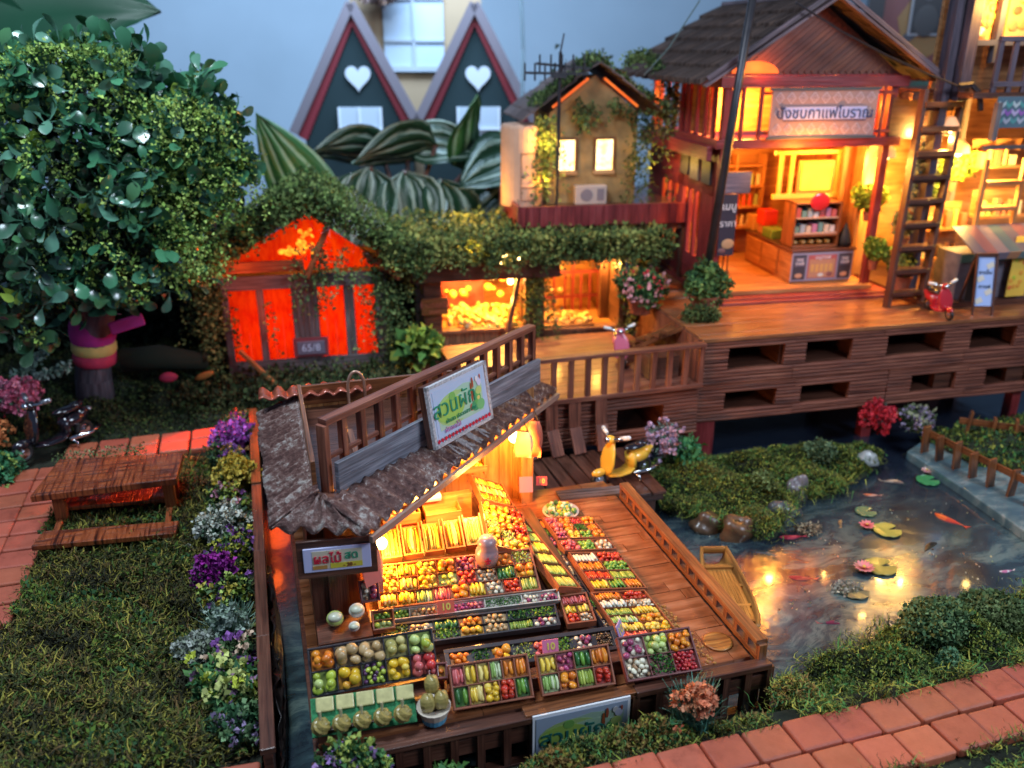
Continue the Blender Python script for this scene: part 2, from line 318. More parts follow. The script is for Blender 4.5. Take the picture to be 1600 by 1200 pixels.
def inside(poly, X, Y):
    ins = np.zeros(X.shape, bool); n = len(poly); dist = np.full(X.shape, 9.)
    for i in range(n):
        x1, y1 = poly[i]; x2, y2 = poly[(i+1) % n]
        c = ((y1 > Y) != (y2 > Y)) & (X < (x2-x1)*(Y-y1)/((y2-y1) or 1e-9)+x1); ins ^= c
        t = np.clip(((X-x1)*(x2-x1)+(Y-y1)*(y2-y1))/((x2-x1)**2+(y2-y1)**2), 0, 1); dist = np.minimum(dist, np.hypot(X-x1-t*(x2-x1), Y-y1-t*(y2-y1)))
    return ins, dist
def mound(name, poly, base, H, fall, n, size, cols, style='leaf', label=None, rough=.06, seed=0, mat=None, cat=None, width=.012, up=.7, cs=3):
    poly = np.array(poly); lo = poly.min(0); hi = poly.max(0)
    def h(X, Y, d):
        q = np.stack([X, Y, X*0], 1); return base+H*np.sqrt(np.clip(d/fall, 0, 1))*(.65+.9*(clump(q, 4.3, seed)-.35))+rough*1.3*(clump(q, 11, seed+3)-.5)
    st = max(.05, (hi-lo).max()/90); gx = np.arange(lo[0], hi[0]+st, st); gy = np.arange(lo[1], hi[1]+st, st); X, Y = np.meshgrid(gx, gy); ins, d = inside(poly, X.ravel(), Y.ravel())
    Z = np.where(ins, h(X.ravel(), Y.ravel(), d)-.02, base-.05); V = np.stack([X.ravel(), Y.ravel(), Z], 1); I = np.arange(X.size).reshape(X.shape)
    F = np.stack([I[:-1, :-1], I[:-1, 1:], I[1:, 1:], I[1:, :-1]], -1).reshape(-1, 4); F = F[ins[F].any(1)]
    root = npmesh(name, V, F, np.tile(np.array([[.02, .028, .012]]), (len(F), 1)), M['moss'], smooth=True, kind='stuff', label=label)
    pts = np.empty((0, 3))
    while len(pts) < n:
        q = NR.uniform(lo, hi, (n, 2)); ins, d = inside(poly, q[:, 0], q[:, 1]); q = q[ins]; d = d[ins]; pts = np.vstack([pts, np.column_stack([q, h(q[:, 0], q[:, 1], d)+NR.uniform(-.02, .015, len(q))])])
    pts = pts[:n]; c = pal(pts, cols, cs, seed)
    if style == 'leaf':
        root2 = leaves('tuft', pts, size*.62, c, mat or M['moss'], root, up, .6, kind='stuff'); k = len(pts)//3
        strands('curl', pts[:k]+np.array([0, 0, .008]), size*1.05, .0075, np.clip(c[:k]*1.2, 0, 1), mat or M['moss'], root, up=.25, curl=1.3, segs=3, kind='stuff')
    else: strands('tuft', pts, size, width, c, mat or M['moss'], root, up=.12, curl=.95, kind='stuff')
    return root
_fonts = None
def text(s, size, loc, rot, mat, parent=None, name='lettering', ex=.002, align='CENTER', bold=0):
    cu = bpy.data.curves.new(name, 'FONT'); cu.body = s; cu.size = size; cu.extrude = ex; cu.align_x = align; cu.align_y = 'CENTER'; cu.offset = bold; cu.resolution_u = 3
    t = bpy.data.objects.new('t', cu); C.objects.link(t); dg = bpy.context.evaluated_depsgraph_get()
    me = bpy.data.meshes.new_from_object(t.evaluated_get(dg)); bpy.data.objects.remove(t); me.materials.clear(); me.materials.append(mat)
    o = bpy.data.objects.new(name, me); C.objects.link(o)
    o.matrix_basis = Matrix.Translation(Vector(loc)) @ (rot if isinstance(rot, Matrix) else Euler(rot).to_matrix().to_4x4())
    if parent is not None: o.parent = parent
    return o
GREENS = [(.012, .03, .008), (.025, .06, .014), (.05, .10, .022), (.085, .14, .03)]
OLIVE = [(.015, .025, .006), (.09, .13, .02), (.20, .25, .035), (.36, .37, .06), (.08, .23, .05)]
BRIGHT = [(.03, .06, .015), (.10, .16, .03), (.22, .27, .05), (.36, .36, .06), (.06, .20, .06), (.24, .15, .04)]
VINE = [(.03, .055, .012), (.06, .10, .025), (.10, .15, .035), (.16, .17, .05)]
# ================================================================ setting
def struct(name, b, mat, **k): return tag(b.build(name, mat, **k), kind='structure')
b = MB(); b.b2((-14, -4, -.4), (26, 27.9, -.3)); struct('table_top', b, M['tabletop'])
b = MB(); b.b2((-16, 28, -3), (34, 28.1, 16)); struct('wall', b, M['wallm'])
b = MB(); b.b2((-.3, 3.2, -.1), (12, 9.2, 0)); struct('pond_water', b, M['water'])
# lawn block left, rear ground, near bank
b = MB(); b.b2((-6, 3.0, -.28), (-.3, 13, .38)); b.b2((-.3, 9.0, -.27), (3.2, 13, .37)); struct('lawn_ground', b, M['soil'])
b = MB(); b.b2((-.29, 1.6, -.28), (1.35, 3.72, .36)); b.b2((1.35, 1.6, -.28), (8, 3.64, .40)); struct('bank_ground', b, M['soil'])
# pavers
def pavers(name, spots, w, d, h=.07):
    b = MB()
    for (x, y, z, a) in spots:
        g = R.uniform(.85, 1.12); c = (.50*g, .125*g*R.uniform(.9, 1.15), .07*g)
        b.box((x, y, z-h/2+R.uniform(-.006, .006)), (w*R.uniform(.96, 1.0), d*R.uniform(.96, 1.0), h), (R.uniform(-.02, .02), R.uniform(-.02, .02), a+R.uniform(-.02, .02)), col=c)
    return struct(name, b, M['brick'], bevel=.018, seg=3)
sp = []
for j in range(2):
    for i in range(26): sp.append((.93+i*.278+j*.03, 3.375-j*.262+.004*max(0, i-9)**1.3, .47, rad(.8)))
pavers('brick_path', sp, .272, .25)
sp = []
for i in range(9):
    for j in range(2): sp.append((-2.1+i*.302+.14, 8.93-j*.25+i*.004, .45, rad(.5)))
for i in range(18):
    for j in range(3): sp.append((-2.42-j*.30, 8.42-i*.262+(-.0), .45, rad(.8)))
for i in range(10): sp.append((-2.135, 8.42-i*.262, .45, rad(.8)))
for i in range(5): sp.append((-.45-i*.29, 4.02+.02*i, .43, rad(-3)))
pavers('garden_path', sp, .288, .242)
# bed soil strip and water step
b = MB(); b.poly([(6.66, 7.05, -.02), (6.95, 7.2, -.02), (9.5, 6.4, -.02), (9.5, 4.0, -.02), (6.52, 5.15, -.02), (6.62, 6.2, -.02)], .11); struct('upper_pool_water', b, M['water2'], bevel=.015)

# ---- moss and ground cover
mound('lawn_moss', [(-1.98, 8.33), (-.35, 8.42), (-.33, 4.22), (-1.0, 4.18), (-2.0, 4.1), (-3.2, 3.6), (-3.4, 4.4), (-2.3, 5.5), (-2.02, 5.75), (-2.0, 6.5)], .39, .08, .2, 52000, .12, [(0.016, 0.018, 0.005), (0.047, 0.043, 0.009), (0.108, 0.101, 0.016), (0.23, 0.216, 0.03), (0.135, 0.081, 0.024), (0.068, 0.135, 0.02), (0.338, 0.284, 0.047), (0.047, 0.057, 0.014)], 'strand', 'dark tangled moss lawn in front of the picnic table', width=.014)
mound('near_lawn_moss', [(3.3, 2.86), (6.2, 2.95), (6.2, 2.2), (2.6, 2.2)], .40, .09, .2, 9000, .10, OLIVE, 'strand', 'strip of moss along the near side of the brick path')
mound('hill_moss', [(-3.6, 9.12), (-.5, 9.18), (1.6, 9.22), (2.0, 10.2), (1.9, 12.4), (-4.6, 12.4)], .37, .42, 1.6, 60000, .06, [(.012, .022, .006), (.03, .055, .012), (.06, .10, .022), (.10, .13, .03), (.06, .06, .02)], 'leaf', 'dark green moss bank behind the brick path below the mossy shack', seed=2)
mound('island_moss', [(3.45, 6.95), (3.6, 7.62), (5, 7.5), (6.3, 7.35), (6.35, 7.05), (5.95, 6.8), (5.6, 6.72), (5.35, 6.5), (4.9, 6.58), (4.62, 6.25), (4.3, 5.98), (4.12, 6.02), (4.05, 6.3), (3.82, 6.42), (3.6, 6.7)], .03, .26, .42, 46000, .046, OLIVE+[(.09, .13, .03), (.16, .16, .04)], 'leaf', 'mossy islet in the pond below the pallet deck', seed=4, cs=4)
mound('bank_moss', [(2.88, 3.50), (2.98, 3.86), (3.35, 4.05), (3.8, 4.12), (4.25, 4.28), (4.7, 4.2), (5.5, 4.35), (6.5, 4.5), (6.5, 3.56), (5.2, 3.54), (4.3, 3.52), (3.5, 3.50)], .22, .30, .30, 42000, .042, OLIVE+[(.12, .17, .04)], 'leaf', 'thick moss hedge between the pond and the brick path', seed=6, cs=5)
o = mound('front_moss', [(1.0, 3.50), (1.15, 3.72), (1.5, 3.82), (1.95, 3.80), (2.35, 3.72), (2.75, 3.62), (2.8, 3.50)], .30, .18, .15, 9000, .055, BRIGHT, 'leaf', 'yellow green moss tuft in front of the vegetable banner', seed=8, cs=6)
q = NR.uniform(0, 1, (22000, 2)); P_ = np.column_stack([-2.9+q[:, 0]*2.5, 4.2+q[:, 1]*4.1, np.full(22000, .44)]); P_ = P_[(clump(P_, 2.2, 9)+.2*clump(P_, 7, 2) > .68) & (P_[:, 0] > -2.0)]; P_[:, 2] += NR.uniform(-.01, .06, len(P_)); leaves('lawn_clumps', P_, .042, pal(P_, [(.05, .11, .015), (.10, .18, .02), (.17, .22, .03), (.04, .12, .04)], 4), M['moss'], up=.6, aspect=.5, kind='stuff', label='bright green leafy clumps in the dark lawn moss')
def fringe(label, pts, n, L_, z, cols, seed=0, spread=.05):
    P_ = []
    for k in range(n):
        i = R.randrange(len(pts)-1); q = R.random(); (x0, y0), (x1, y1) = pts[i], pts[i+1]; P_.append((x0+(x1-x0)*q+R.gauss(0, spread), y0+(y1-y0)*q+R.gauss(0, spread), z+R.uniform(-.03, .09)))
    P_ = np.array(P_); P_ = P_[clump(P_, 7, seed) > .38]; strands('moss_fringe', P_, L_, .010, pal(P_, cols, 6, seed), M['moss'], up=-.1, curl=.7, kind='stuff', label=label)
fringe('ragged moss fringe hanging into the water round the islet', [(3.5, 6.7), (3.82, 6.42), (4.05, 6.15), (4.3, 5.98), (4.62, 6.25), (4.9, 6.55), (5.35, 6.5), (5.6, 6.72), (6.3, 7.0)], 2600, .13, .10, OLIVE, 1)
fringe('ragged moss fringe along the pond side of the near bank', [(2.9, 3.8), (3.35, 4.05), (3.8, 4.14), (4.25, 4.28), (4.7, 4.22), (5.5, 4.36), (6.4, 4.5)], 2600, .13, .24, OLIVE, 2)
fringe('moss wisps spilling from the bank over the first row of bricks', [(2.9, 3.52), (3.6, 3.51), (4.4, 3.53), (5.4, 3.56)], 1500, .10, .46, OLIVE, 3, .03)
# light mint moss growth on the bank
def puff(name, c, r, n, size, cols, label, cat='moss', mat=None, style='leaf', seed=0, group=None):
    p = unit(NR.normal(0, 1, (n, 3)))*NR.uniform(.35, 1, (n, 1))**.5*np.array(r); p *= (1+.22*(clump(p, 9, seed)[:, None]-.5)); p += np.array(c)
    if style == 'leaf': return leaves(name, p, size, pal(p, cols, 5, seed), mat or M['moss'], up=.5, aspect=.7, kind='stuff', label=label)
    return strands(name, p, size, .012, pal(p, cols, 5, seed), mat or M['moss'], kind='stuff', label=label)
puff('moss_puff', (4.3, 3.98, .52), (.26, .2, .15), 6500, .032, [(.06, .13, .05), (.12, .22, .08), (.20, .30, .12), (.16, .20, .06)], 'pale mint clump of moss crowning the bank hedge', seed=1)
puff('moss_puff', (4.75, 3.98, .50), (.26, .2, .12), 5000, .032, [(.05, .10, .03), (.10, .16, .05), (.15, .2, .07)], 'mint green moss clump at the right end of the bank hedge', seed=5)
puff('moss_puff', (4.12, 3.66, .46), (.06, .07, .10), 1000, .030, [(.08, .2, .10), (.15, .3, .15)], 'sea green moss tail hanging over the path bricks', seed=2)
puff('moss_puff', (3.0, 3.75, .42), (.16, .12, .1), 900, .06, BRIGHT, 'yellow moss wisps by the corner post of the market railing', seed=3, style='strand')

# ---- rocks
def rock(name, loc, s, col, label, seed, group=None):
    b = MB(); b.ball((0, 0, 0), s, 20, 13, col=col); NRl = np.random.RandomState(seed); ph = NRl.uniform(0, 6, 6)
    b.v = [tuple(Vector(v)*(1+.16*math.sin(v[0]*30/s[0]*.12+ph[0])*math.cos(v[1]*4/s[1]+ph[1])+.12*math.sin(v[2]*5/s[2]+v[0]*3/s[0]+ph[2])+.05*math.sin(v[0]*12/s[0]+ph[3])*math.sin(v[1]*11/s[1]+ph[4]))) for v in b.v]
    o = b.build(name, M['rock'], smooth=True); o.location = loc; return tag(o, label, 'rock', group)
g = 'rocks at the edge of the moss islet'
rock('rock', (4.02, 6.13, .06), (.17, .12, .16), (.16, .075, .035), 'brown glossy rock at the near tip of the islet', 1, g)
rock('rock', (3.80, 6.33, .03), (.16, .12, .13), (.10, .055, .03), 'brown rock left of the tip of the islet, close to the deck rail', 2, g)
rock('rock', (4.95, 6.58, .10), (.12, .08, .16), (.20, .16, .17), 'grey pink rock standing in the pond right of the islet tip', 3, g)
rock('rock', (4.62, 6.32, .05), (.2, .10, .13), (.09, .09, .10), 'grey rock under the moss in the notch of the islet', 4, g)
rock('rock', (6.02, 6.93, .12), (.14, .1, .10), (.35, .37, .36), 'pale rock on the right end of the islet', 5, g)
# ---- fish, lilies
def fish(loc, a, L, col, label, spots=None, depth=0):
    L *= .8
    b = MB(); n = 9
    prof = [(-.5, .012), (-.38, .035), (-.2, .09), (0, .12), (.2, .125), (.36, .09), (.46, .045), (.5, .012)]
    vs = []; F = []; sg = 8; cs = []
    for i, (x, r) in enumerate(prof):
        bend = .10*math.sin((x+.3)*3.2)
        for k in range(sg): t = 2*PI*k/sg; vs.append((x*L, (bend+r*math.cos(t))*L, r*.8*math.sin(t)*L))
    for i in range(len(prof)-1):
        for k in range(sg): k2 = (k+1) % sg; F.append((i*sg+k, (i+1)*sg+k, (i+1)*sg+k2, i*sg+k2))
    for f in F:
        c = col
        if spots and clump(np.array([[vs[f[0]][0]*9/L*.4, vs[f[0]][1]*8/L*.4, a]]), 3, a)[0] > .55: c = spots
        b.add([vs[i] for i in f], [(0, 1, 2, 3)], None, 0, c)
    body = b; body.add([(-.48*L, -.04*L, 0), (-.72*L, -.15*L, .01), (-.62*L, -.02*L, .0), (-.74*L, .10*L, .01), (-.48*L, -.02*L, 0)], [(0, 1, 2, 3, 4)], None, 0, spots or col)
    for s_ in (-1, 1): body.add([(.2*L, s_*.11*L, 0), (.02*L, s_*.26*L, -.01), (.08*L, s_*.10*L, 0)], [(0, 1, 2)], None, 0, col)
    o = body.build('koi_fish', M['attr'], smooth=True); o.location = (loc[0], loc[1], .0-depth); o.rotation_euler = (0, 0, a); tag(o, label, 'fish', 'koi fish in the pond')
fish((4.20, 5.37, 0), 2.6, .26, (.55, .05, .04), 'dark red koi just right of the wooden boat', (.7, .12, .06))
fish((5.62, 5.45, 0), .3, .30, (.06, .045, .02), 'olive brown koi at the right centre of the pond', (.02, .015, .01))
fish((4.62, 4.52, 0), -.5, .26, (.75, .30, .18), 'salmon and white koi close to the near moss bank', (.8, .65, .5))
fish((6.15, 5.82, 0), 1.8, .36, (.75, .12, .03), 'bright orange koi below the pale blue pool edge', (.65, .06, .03))
fish((5.75, 6.45, 0), 2.6, .20, (.60, .14, .06), 'small orange koi alone in the dark middle of the pond', (.7, .3, .2))
fish((4.50, 5.98, 0), 2.8, .28, (.40, .02, .04), 'crimson koi near the top of the boat', (.5, .05, .08))
fish((5.10, 6.05, 0), .8, .18, (.20, .12, .06), 'little brown koi near the yellow lily pad', (.45, .25, .10))
fish((6.15, 6.62, 0), -.6, .26, (.28, .17, .12), 'brown and tan koi below the small green lily pad', (.5, .35, .25))
fish((5.98, 4.95, 0), 2.9, .16, (.65, .2, .35), 'pink spotted koi at the right edge of the pond', (.8, .7, .7))
fish((4.9, 4.72, 0), -.35, .24, (.22, .13, .10), 'muddy brown koi beside the mint moss', (.1, .06, .05))
fish((4.05, 4.75, 0), -.4, .20, (.10, .09, .08), 'grey koi with dark red spots near the stern of the boat', (.25, .03, .06))
fish((6.6, 4.98, 0), .9, .22, (.04, .05, .045), 'black koi in the far right corner of the pond', (.02, .02, .02))
def pad(loc, r, col, label, grp='lily pads on the pond'):
    b = MB(); n = 22; pts = [(0, 0, .016)]+[(r*math.cos(.25+t*5.8/n)*(1+.03*math.sin(t*5)), r*math.sin(.25+t*5.8/n), .016+.006*math.sin(t*2.2)) for t in range(n+1)]
    b.poly(pts, .006, col=col); o = b.build('lily_pad', M['attr']); o.location = (loc[0], loc[1], 0); tag(o, label, 'lily pad', grp)
pad((6.5, 6.52), .115, (.05, .30, .10), 'small green lily pad in the dark far corner of the pond')
pad((5.42, 5.80), .13, (.33, .33, .06), 'yellow green lily pad beside the pink lily bud')
pad((4.95, 5.30), .14, (.26, .24, .05), 'mottled lily pad under the open pink flower')
pad((5.45, 6.15), .10, (.10, .20, .10), 'dim green lily pad behind the yellow one')
pad((4.5, 5.05), .12, (.16, .15, .08), 'grey speckled lily pad between boat and pink flower')
def lily(loc, r, col, label, n=12, lay=2, tilt=.5):
    b = MB()
    for l in range(lay):
        for k in range(n):
            a = 2*PI*(k+.5*l)/n; rr = r*(1-.3*l); up = .25+.5*l; c, s_ = math.cos(a), math.sin(a); w = rr*.28
            b.add([(0, 0, .02), (c*rr*.6-s_*w, s_*rr*.6+c*w, .02+up*rr*.5), (c*rr, s_*rr, .02+up*rr), (c*rr*.6+s_*w, s_*rr*.6-c*w, .02+up*rr*.5)], [(0, 1, 2, 3)], None, 0, tuple(x*R.uniform(.85, 1.1) for x in col))
    b.ball((0, 0, .04), r*.16, 6, 4, col=(.8, .6, .1)); o = b.build('water_lily', M['flower']); o.location = (loc[0], loc[1], .01); tag(o, label, 'flower', 'water lilies on the pond')
lily((4.78, 5.30), .095, (.85, .30, .28), 'open coral pink lily with a yellow heart right of the boat')
lily((5.27, 5.90), .08, (.9, .25, .25), 'closed pink lily floating beside the yellow lily pad', 8, 3)
lily((6.62, 6.68), .065, (.85, .50, .48), 'pale pink lily above the small green lily pad', 7, 2)
lily((3.33, 6.22), .09, (.8, .06, .18), 'crimson lily beside the railing of the market deck', 9, 2)
lily((2.98, 4.03), .08, (.85, .2, .05), 'orange red blossom by the corner of the market railing', 8, 2)
puff('pond_weed', (4.72, 6.02, .02), (.14, .11, .02), 260, .03, [(.2, .15, .1), (.5, .4, .25), (.7, .6, .4)], 'speckled floating weed between crimson koi and pink lily', seed=3)
puff('pond_weed', (4.45, 5.1, .02), (.13, .09, .02), 260, .03, [(.3, .26, .2), (.6, .55, .4)], 'speckled floating weed beside the open pink flower', seed=7)

q = NR.uniform(0, 1, (420, 2)); P_ = np.column_stack([3.7+q[:, 0]*3.0, 4.4+q[:, 1]*2.0, np.full(420, .012)]); P_ = P_[clump(P_, 2.2, 5) > .55]; leaves('floating_flecks', P_, .022, pal(P_, [(.5, .42, .2), (.6, .3, .15), (.25, .3, .15), (.7, .66, .5)], 3), M['moss'], up=-.2, aspect=.7, kind='stuff', label='tiny pale flecks and petals scattered on the pond')
# moss in the joints of the pavers
P_ = np.column_stack([NR.uniform(1.0, 6, 2600), np.where(NR.random(2600) < .55, 3.515, 2.99)+NR.normal(0, .02, 2600), NR.uniform(.42, .48, 2600)]); P_ = P_[clump(P_, 5, 3) > .42]; strands('joint_moss', P_, .09, .009, pal(P_, OLIVE, 5), M['moss'], up=.3, curl=.7, kind='stuff', label='wisps of moss creeping along the edges of the brick path')
# ---- background: toy houses, plants
def ctag(o, *a): return tag(o, *a)
D0 = Vector((2.1, 17.2)); ca, sa = math.cos(rad(-12)), math.sin(rad(-12))
hs = thing('toy_house', 'blurred dark green twin gabled toy house with heart windows and a cream house behind', 'toy house', (3.15, 17, 0), rad(-14))
w = MB()
def gable(b, x0, x1, zb, ze, za, y, th, **k): b.poly([(x0, y, zb), (x1, y, zb), (x1, y, ze), ((x0+x1)/2, y, za), (x0, y, ze)], th, (0, 1, 0), **k)
for cx in (-1.12, 1.12): gable(w, cx-1.02, cx+1.02, -.3, 2.7, 4.85, 0, .5)
w.build('green_wall', plain('dark green paint', (.004, .016, .020), .95), hs)
b = MB()
for cx in (-1.12, 1.12):
    for s_ in (-1, 1): b.bar((cx, -.08, 4.98), (cx+s_*1.22, -.08, 2.72), .17, .13, (0, 1, 0))
b.build('bargeboard', plain('white board', (.13, .11, .13), .9), hs)
b = MB()
for cx in (-1.12, 1.12):
    for s_ in (-1, 1):
        b.bar((cx+s_*.0, -.03, 4.80), (cx+s_*1.08, -.03, 2.62), .16, .05, (0, 1, 0))
        for t in range(24): q = (t+.5)/24; b.ball((cx+s_*(.02+1.0*q), -.03, 4.66-2.06*q), (.05, .025, .06), 8, 5)
b.build('scalloped_trim', plain('dark red trim', (.16, .01, .02), .6), hs)
for cx in (-1.12, 1.12):
    b = MB(); pts = []
    for t in range(28):
        a = 2*PI*t/28; pts.append((cx+.05+.0148*16*math.sin(a)**3, -.05, 3.72+.0158*(13*math.cos(a)-5*math.cos(2*a)-2*math.cos(3*a)-math.cos(4*a))))
    b.poly(pts, .04, (0, 1, 0)); b.build('heart_window', plain('pale heart pane', (.42, .46, .52), .5), hs)
    f = MB(); f.box((cx+.05, -.04, 2.78), (.82, .05, .80)); fo = f.build('window', plain('pale lower pane', (.36, .42, .50), .5), hs); f = MB()
    for x in (-.01, .39, -.39): f.box((cx+.05+x, -.08, 2.78), (.04, .03, .80))
    f.box((cx+.05, -.085, 2.78), (.82, .03, .04)); f.build('window_frame', plain('pale frame', (.55, .6, .68), .6), fo)
b = MB(); b.box((0, 1.2, 2.6), (2.5, .8, 6.2)); b.build('cream_house_wall', plain('biscuit plaster', (.30, .21, .13), .8), hs)
b = MB(); b.box((-.05, .77, 4.75), (1.15, .06, 1.8)); wo = b.build('upper_window', plain('window pale', (.34, .42, .52), .4), hs)
b = MB(); b.box((-.05, .72, 4.75), (.05, .04, 1.8)); b.box((-.05, .72, 4.35), (1.15, .04, .05)); b.box((-.05, .72, 5.1), (1.15, .04, .05))
b.box((-.05, .72, 3.84), (1.3, .06, .1)); b.build('window_bars', plain('grey bars', (.30, .34, .40), .5), wo)
puff('dried_plant', (2.55, 17.4, 5.3), (.5, .3, .32), 1500, .12, [(.35, .25, .25), (.45, .36, .36), (.3, .2, .16)], 'blurred beige dried posy hanging over the cream toy house')
# striped-leaf house plant
def leaf3d(base, d, L, Wd, droop, n=9, roll=0):
    base = Vector(base); d = Vector(d).normalized(); up = Vector((0, 0, 1)); side = d.cross(up).normalized(); side = Matrix.Rotation(roll, 3, d) @ side
    vs = []; F = []; U = []; m = 8; p = base.copy(); q = d.copy()
    for i in range(n+1):
        t = i/n; wv = Wd*(math.sin(PI*min(1, t**.62*.97+.02))**.9)*(1 if t < .97 else .06); nn = side.cross(q).normalized()
        for k in range(m+1): s_ = (k/m-.5)*2; vs.append(p+side*s_*wv*.5+nn*(abs(s_)**1.5*wv*.16)+nn*(.02*math.sin(s_*9+t*5)+.03*math.sin(t*9+s_*4)))
        p = p+q*(L/n); q = (q+Vector((0, 0, -droop/n))).normalized()
    for i in range(n):
        for k in range(m):
            a = i*(m+1)+k; F.append((a, a+1, a+m+2, a+m+1)); U.append([(i/n, k/m*2), (i/n, (k+1)/m*2), ((i+1)/n, (k+1)/m*2), ((i+1)/n, k/m*2)])
    return vs, F, U
pp = thing('house_plant', 'potted plant with large silver striped leaves behind the moss roofs', 'plant', (2.2, 13.0, .15))
b = MB(); b.lathe((0, 0, 0), [(.55, -.44), (.75, 1.3), (.8, 1.35), (.72, 1.35), (.0, 1.25)], 24); b.build('pot', M['blackmatt'], pp, smooth=True)
LV = [(-1.2, -.2, 1.5, -.5, -.15, 1.1, 2.0, 1.0, .1, 1.1), (-.55, -.3, 2.5, -.25, -.35, -1.0, 1.75, 1.15, .1, 0), (-.1, -.5, 2.45, .05, -.4, -.9, 1.45, 1.0, .1, .2),
      (.45, -.4, 2.3, .1, -.4, -.8, 1.35, 1.1, .1, -.2), (-1.0, -.3, 2.2, -1.1, -.5, -.25, 1.3, 1.0, .3, .5), (1.9, -.3, 2.5, -1.1, -.55, -.05, 1.5, 1.2, .3, -.6), (1.7, -.2, 2.1, -1.0, -.5, -.35, 1.3, 1.1, .3, -.5),
      (.95, .1, 2.35, .12, -.25, 1.0, 1.15, .85, .1, .3), (1.2, 0, 2.4, .9, -.3, .5, 1.2, .9, .5, .7), (-.3, .2, 2.6, -.5, -.2, .2, 1.2, .8, .6, .9), (.5, .1, 2.75, -.9, -.3, .0, 1.4, .85, .3, 1.0), (.1, .3, 2.7, .9, -.3, .1, 1.2, .8, .4, .9), (.2, -.3, 2.1, -.3, -.6, -.5, 1.1, .9, .2, 0),
      (-.9, -.1, 1.5, -1.3, -.3, .2, 1.3, .8, 1.2, 0), (1.6, -.3, 1.9, 1.0, -.7, 0, 1.2, .9, 1.3, 0), (.0, -.6, 1.8, .1, -1, .0, 1.1, .8, 1.4, .0)]
for i, (x, y, z, dx, dy, dz, L_, w_, dr, ro) in enumerate(LV):
    b = MB(); vs, F, U = leaf3d((x, y, z), (dx, dy, dz), L_, w_, dr, roll=ro); b.add(vs, F, U); b.build('leaf', M['pepl'] if i in (0, 7, 8) else M['pep'], pp, smooth=True)
b = MB()
for (x, y, z, *_) in LV: b.tube([(0, 0, 1.2), (x*.5, y*.5, 1.2+(z-1.2)*.6), (x, y, z)], .035, 6)
b.build('stem', plain('red stem', (.12, .05, .04), .5), pp)
bl = thing('leaf_plant', 'huge dark green leaf filling the top left corner behind the tree', 'plant', (-3.6, 12.6, -.3))
for (x, z, dx, dz, L_, w_) in [(-.6, 5.0, .95, .10, 3.4, 2.0), (-.6, 1.2, .3, .35, 2.0, 1.6), (-1.3, 1.6, .15, .5, 3.0, 2.2), (-.8, 4.9, .8, -.05, 2.4, 1.9)]:
    b = MB(); vs, F, U = leaf3d((x, .2, z), (dx, -.15, dz), L_, w_, .25, 12, roll=1.15); b.add(vs, F, U); b.build('leaf', M['bigleaf'], bl, smooth=True)
b = MB(); b.tube([(-1, .2, 0), (-1.1, .2, 1.6), (-1.0, .2, 3.2), (-.7, .2, 4.9)], .09, 8); b.build('stem', M['bigleaf'], bl)
# dark plant between small house and cafe
pt = thing('shrub', 'dim green bush seen between the small ochre house and the cafe', 'shrub', (5.1, 13, -.3))
p = NR.normal(0, 1, (2600, 3))*np.array([.32, .25, .75])+np.array([5.1, 13, 1.8]); leaves('foliage', p, .13, pal(p, [(.01, .03, .012), (.025, .06, .02), (.05, .11, .03)]), M['moss'], pt)
b = MB(); b.tube([(0, 0, 0), (0, 0, 1.6)], .06, 6); b.build('stem', M['oldwood'], pt)
# ================================================================ market stall on its deck
mk = thing('market_stall', 'brown vegetable market pavilion on stilts with a diagonal tin roof skirt and green sign', 'market stall', (0, 4, 0))
b = MB(); b.b2((.0, 3.98, .40), (2.93, 6.62, .475)); b.b2((-.02, 3.95, .30), (2.95, 4.03, .42)); b.build('deck_frame', M['deckdark'], mk, world=True, bevel=.006)
b = MB()   # printed planks laid across
for j in range(22):
    y = 4.05+j*.118; x = .03; 
    while x < 2.84:
        L_ = R.uniform(.3, .7); x2 = min(x+L_, 2.86); b.b2((x, y, .475), (x2-.004, y+.114, .495+R.uniform(0, .004))); x = x2
b.build('plank_floor', M['floor'], mk, world=True)
b = MB()
for x in (.04, .75, 1.5, 2.2, 2.88):
    for y in (4.03, 5.3, 6.5): b.b2((x-.035, y-.035, -.02), (x+.035, y+.035, .42))
each(b, 'stilt', M['deckdark'], mk, world=True)
# railings: right side (low inside), front
def railing(p0, p1, z0, z1, n, name, mt, par, w=.05, rw=.075, skip=()):
    b = MB(); b.bar((*p0, z1-.02), (*p1, z1-.02), rw, .04); b.bar((*p0, z0+.025), (*p1, z0+.025), w*1.1, .04); o = b.build(name, mt, par, world=True, bevel=.004); b = MB()
    for i in range(n):
        if i in skip: continue
        t = i/(n-1); x, y = p0[0]+(p1[0]-p0[0])*t, p0[1]+(p1[1]-p0[1])*t; b.bar((x, y, z0), (x, y, z1-.03), w, w*.8, (p1[0]-p0[0], p1[1]-p0[1], 0))
    for q in each(b, 'baluster', mt, None): 
        q.parent = o; q.matrix_basis = (Matrix.Translation(par.location) @ Euler(par.rotation_euler).to_matrix().to_4x4()).inverted()
    return o
railing((2.90, 4.0), (2.90, 6.28), .495, .66, 17, 'side_railing', M['rail'], mk, .055, .085)
railing((1.98, 3.955), (2.94, 3.955), .12, .52, 7, 'front_railing', M['deckdark'], mk, .06, .08)
railing((.15, 3.955), (1.30, 3.955), .12, .50, 8, 'front_railing', M['deckdark'], mk, .06, .08)
b = MB(); b.b2((1.25, 3.93, .47), (2.0, 4.02, .515)); b.build('sign_beam', M['rail'], mk, world=True, bevel=.005)
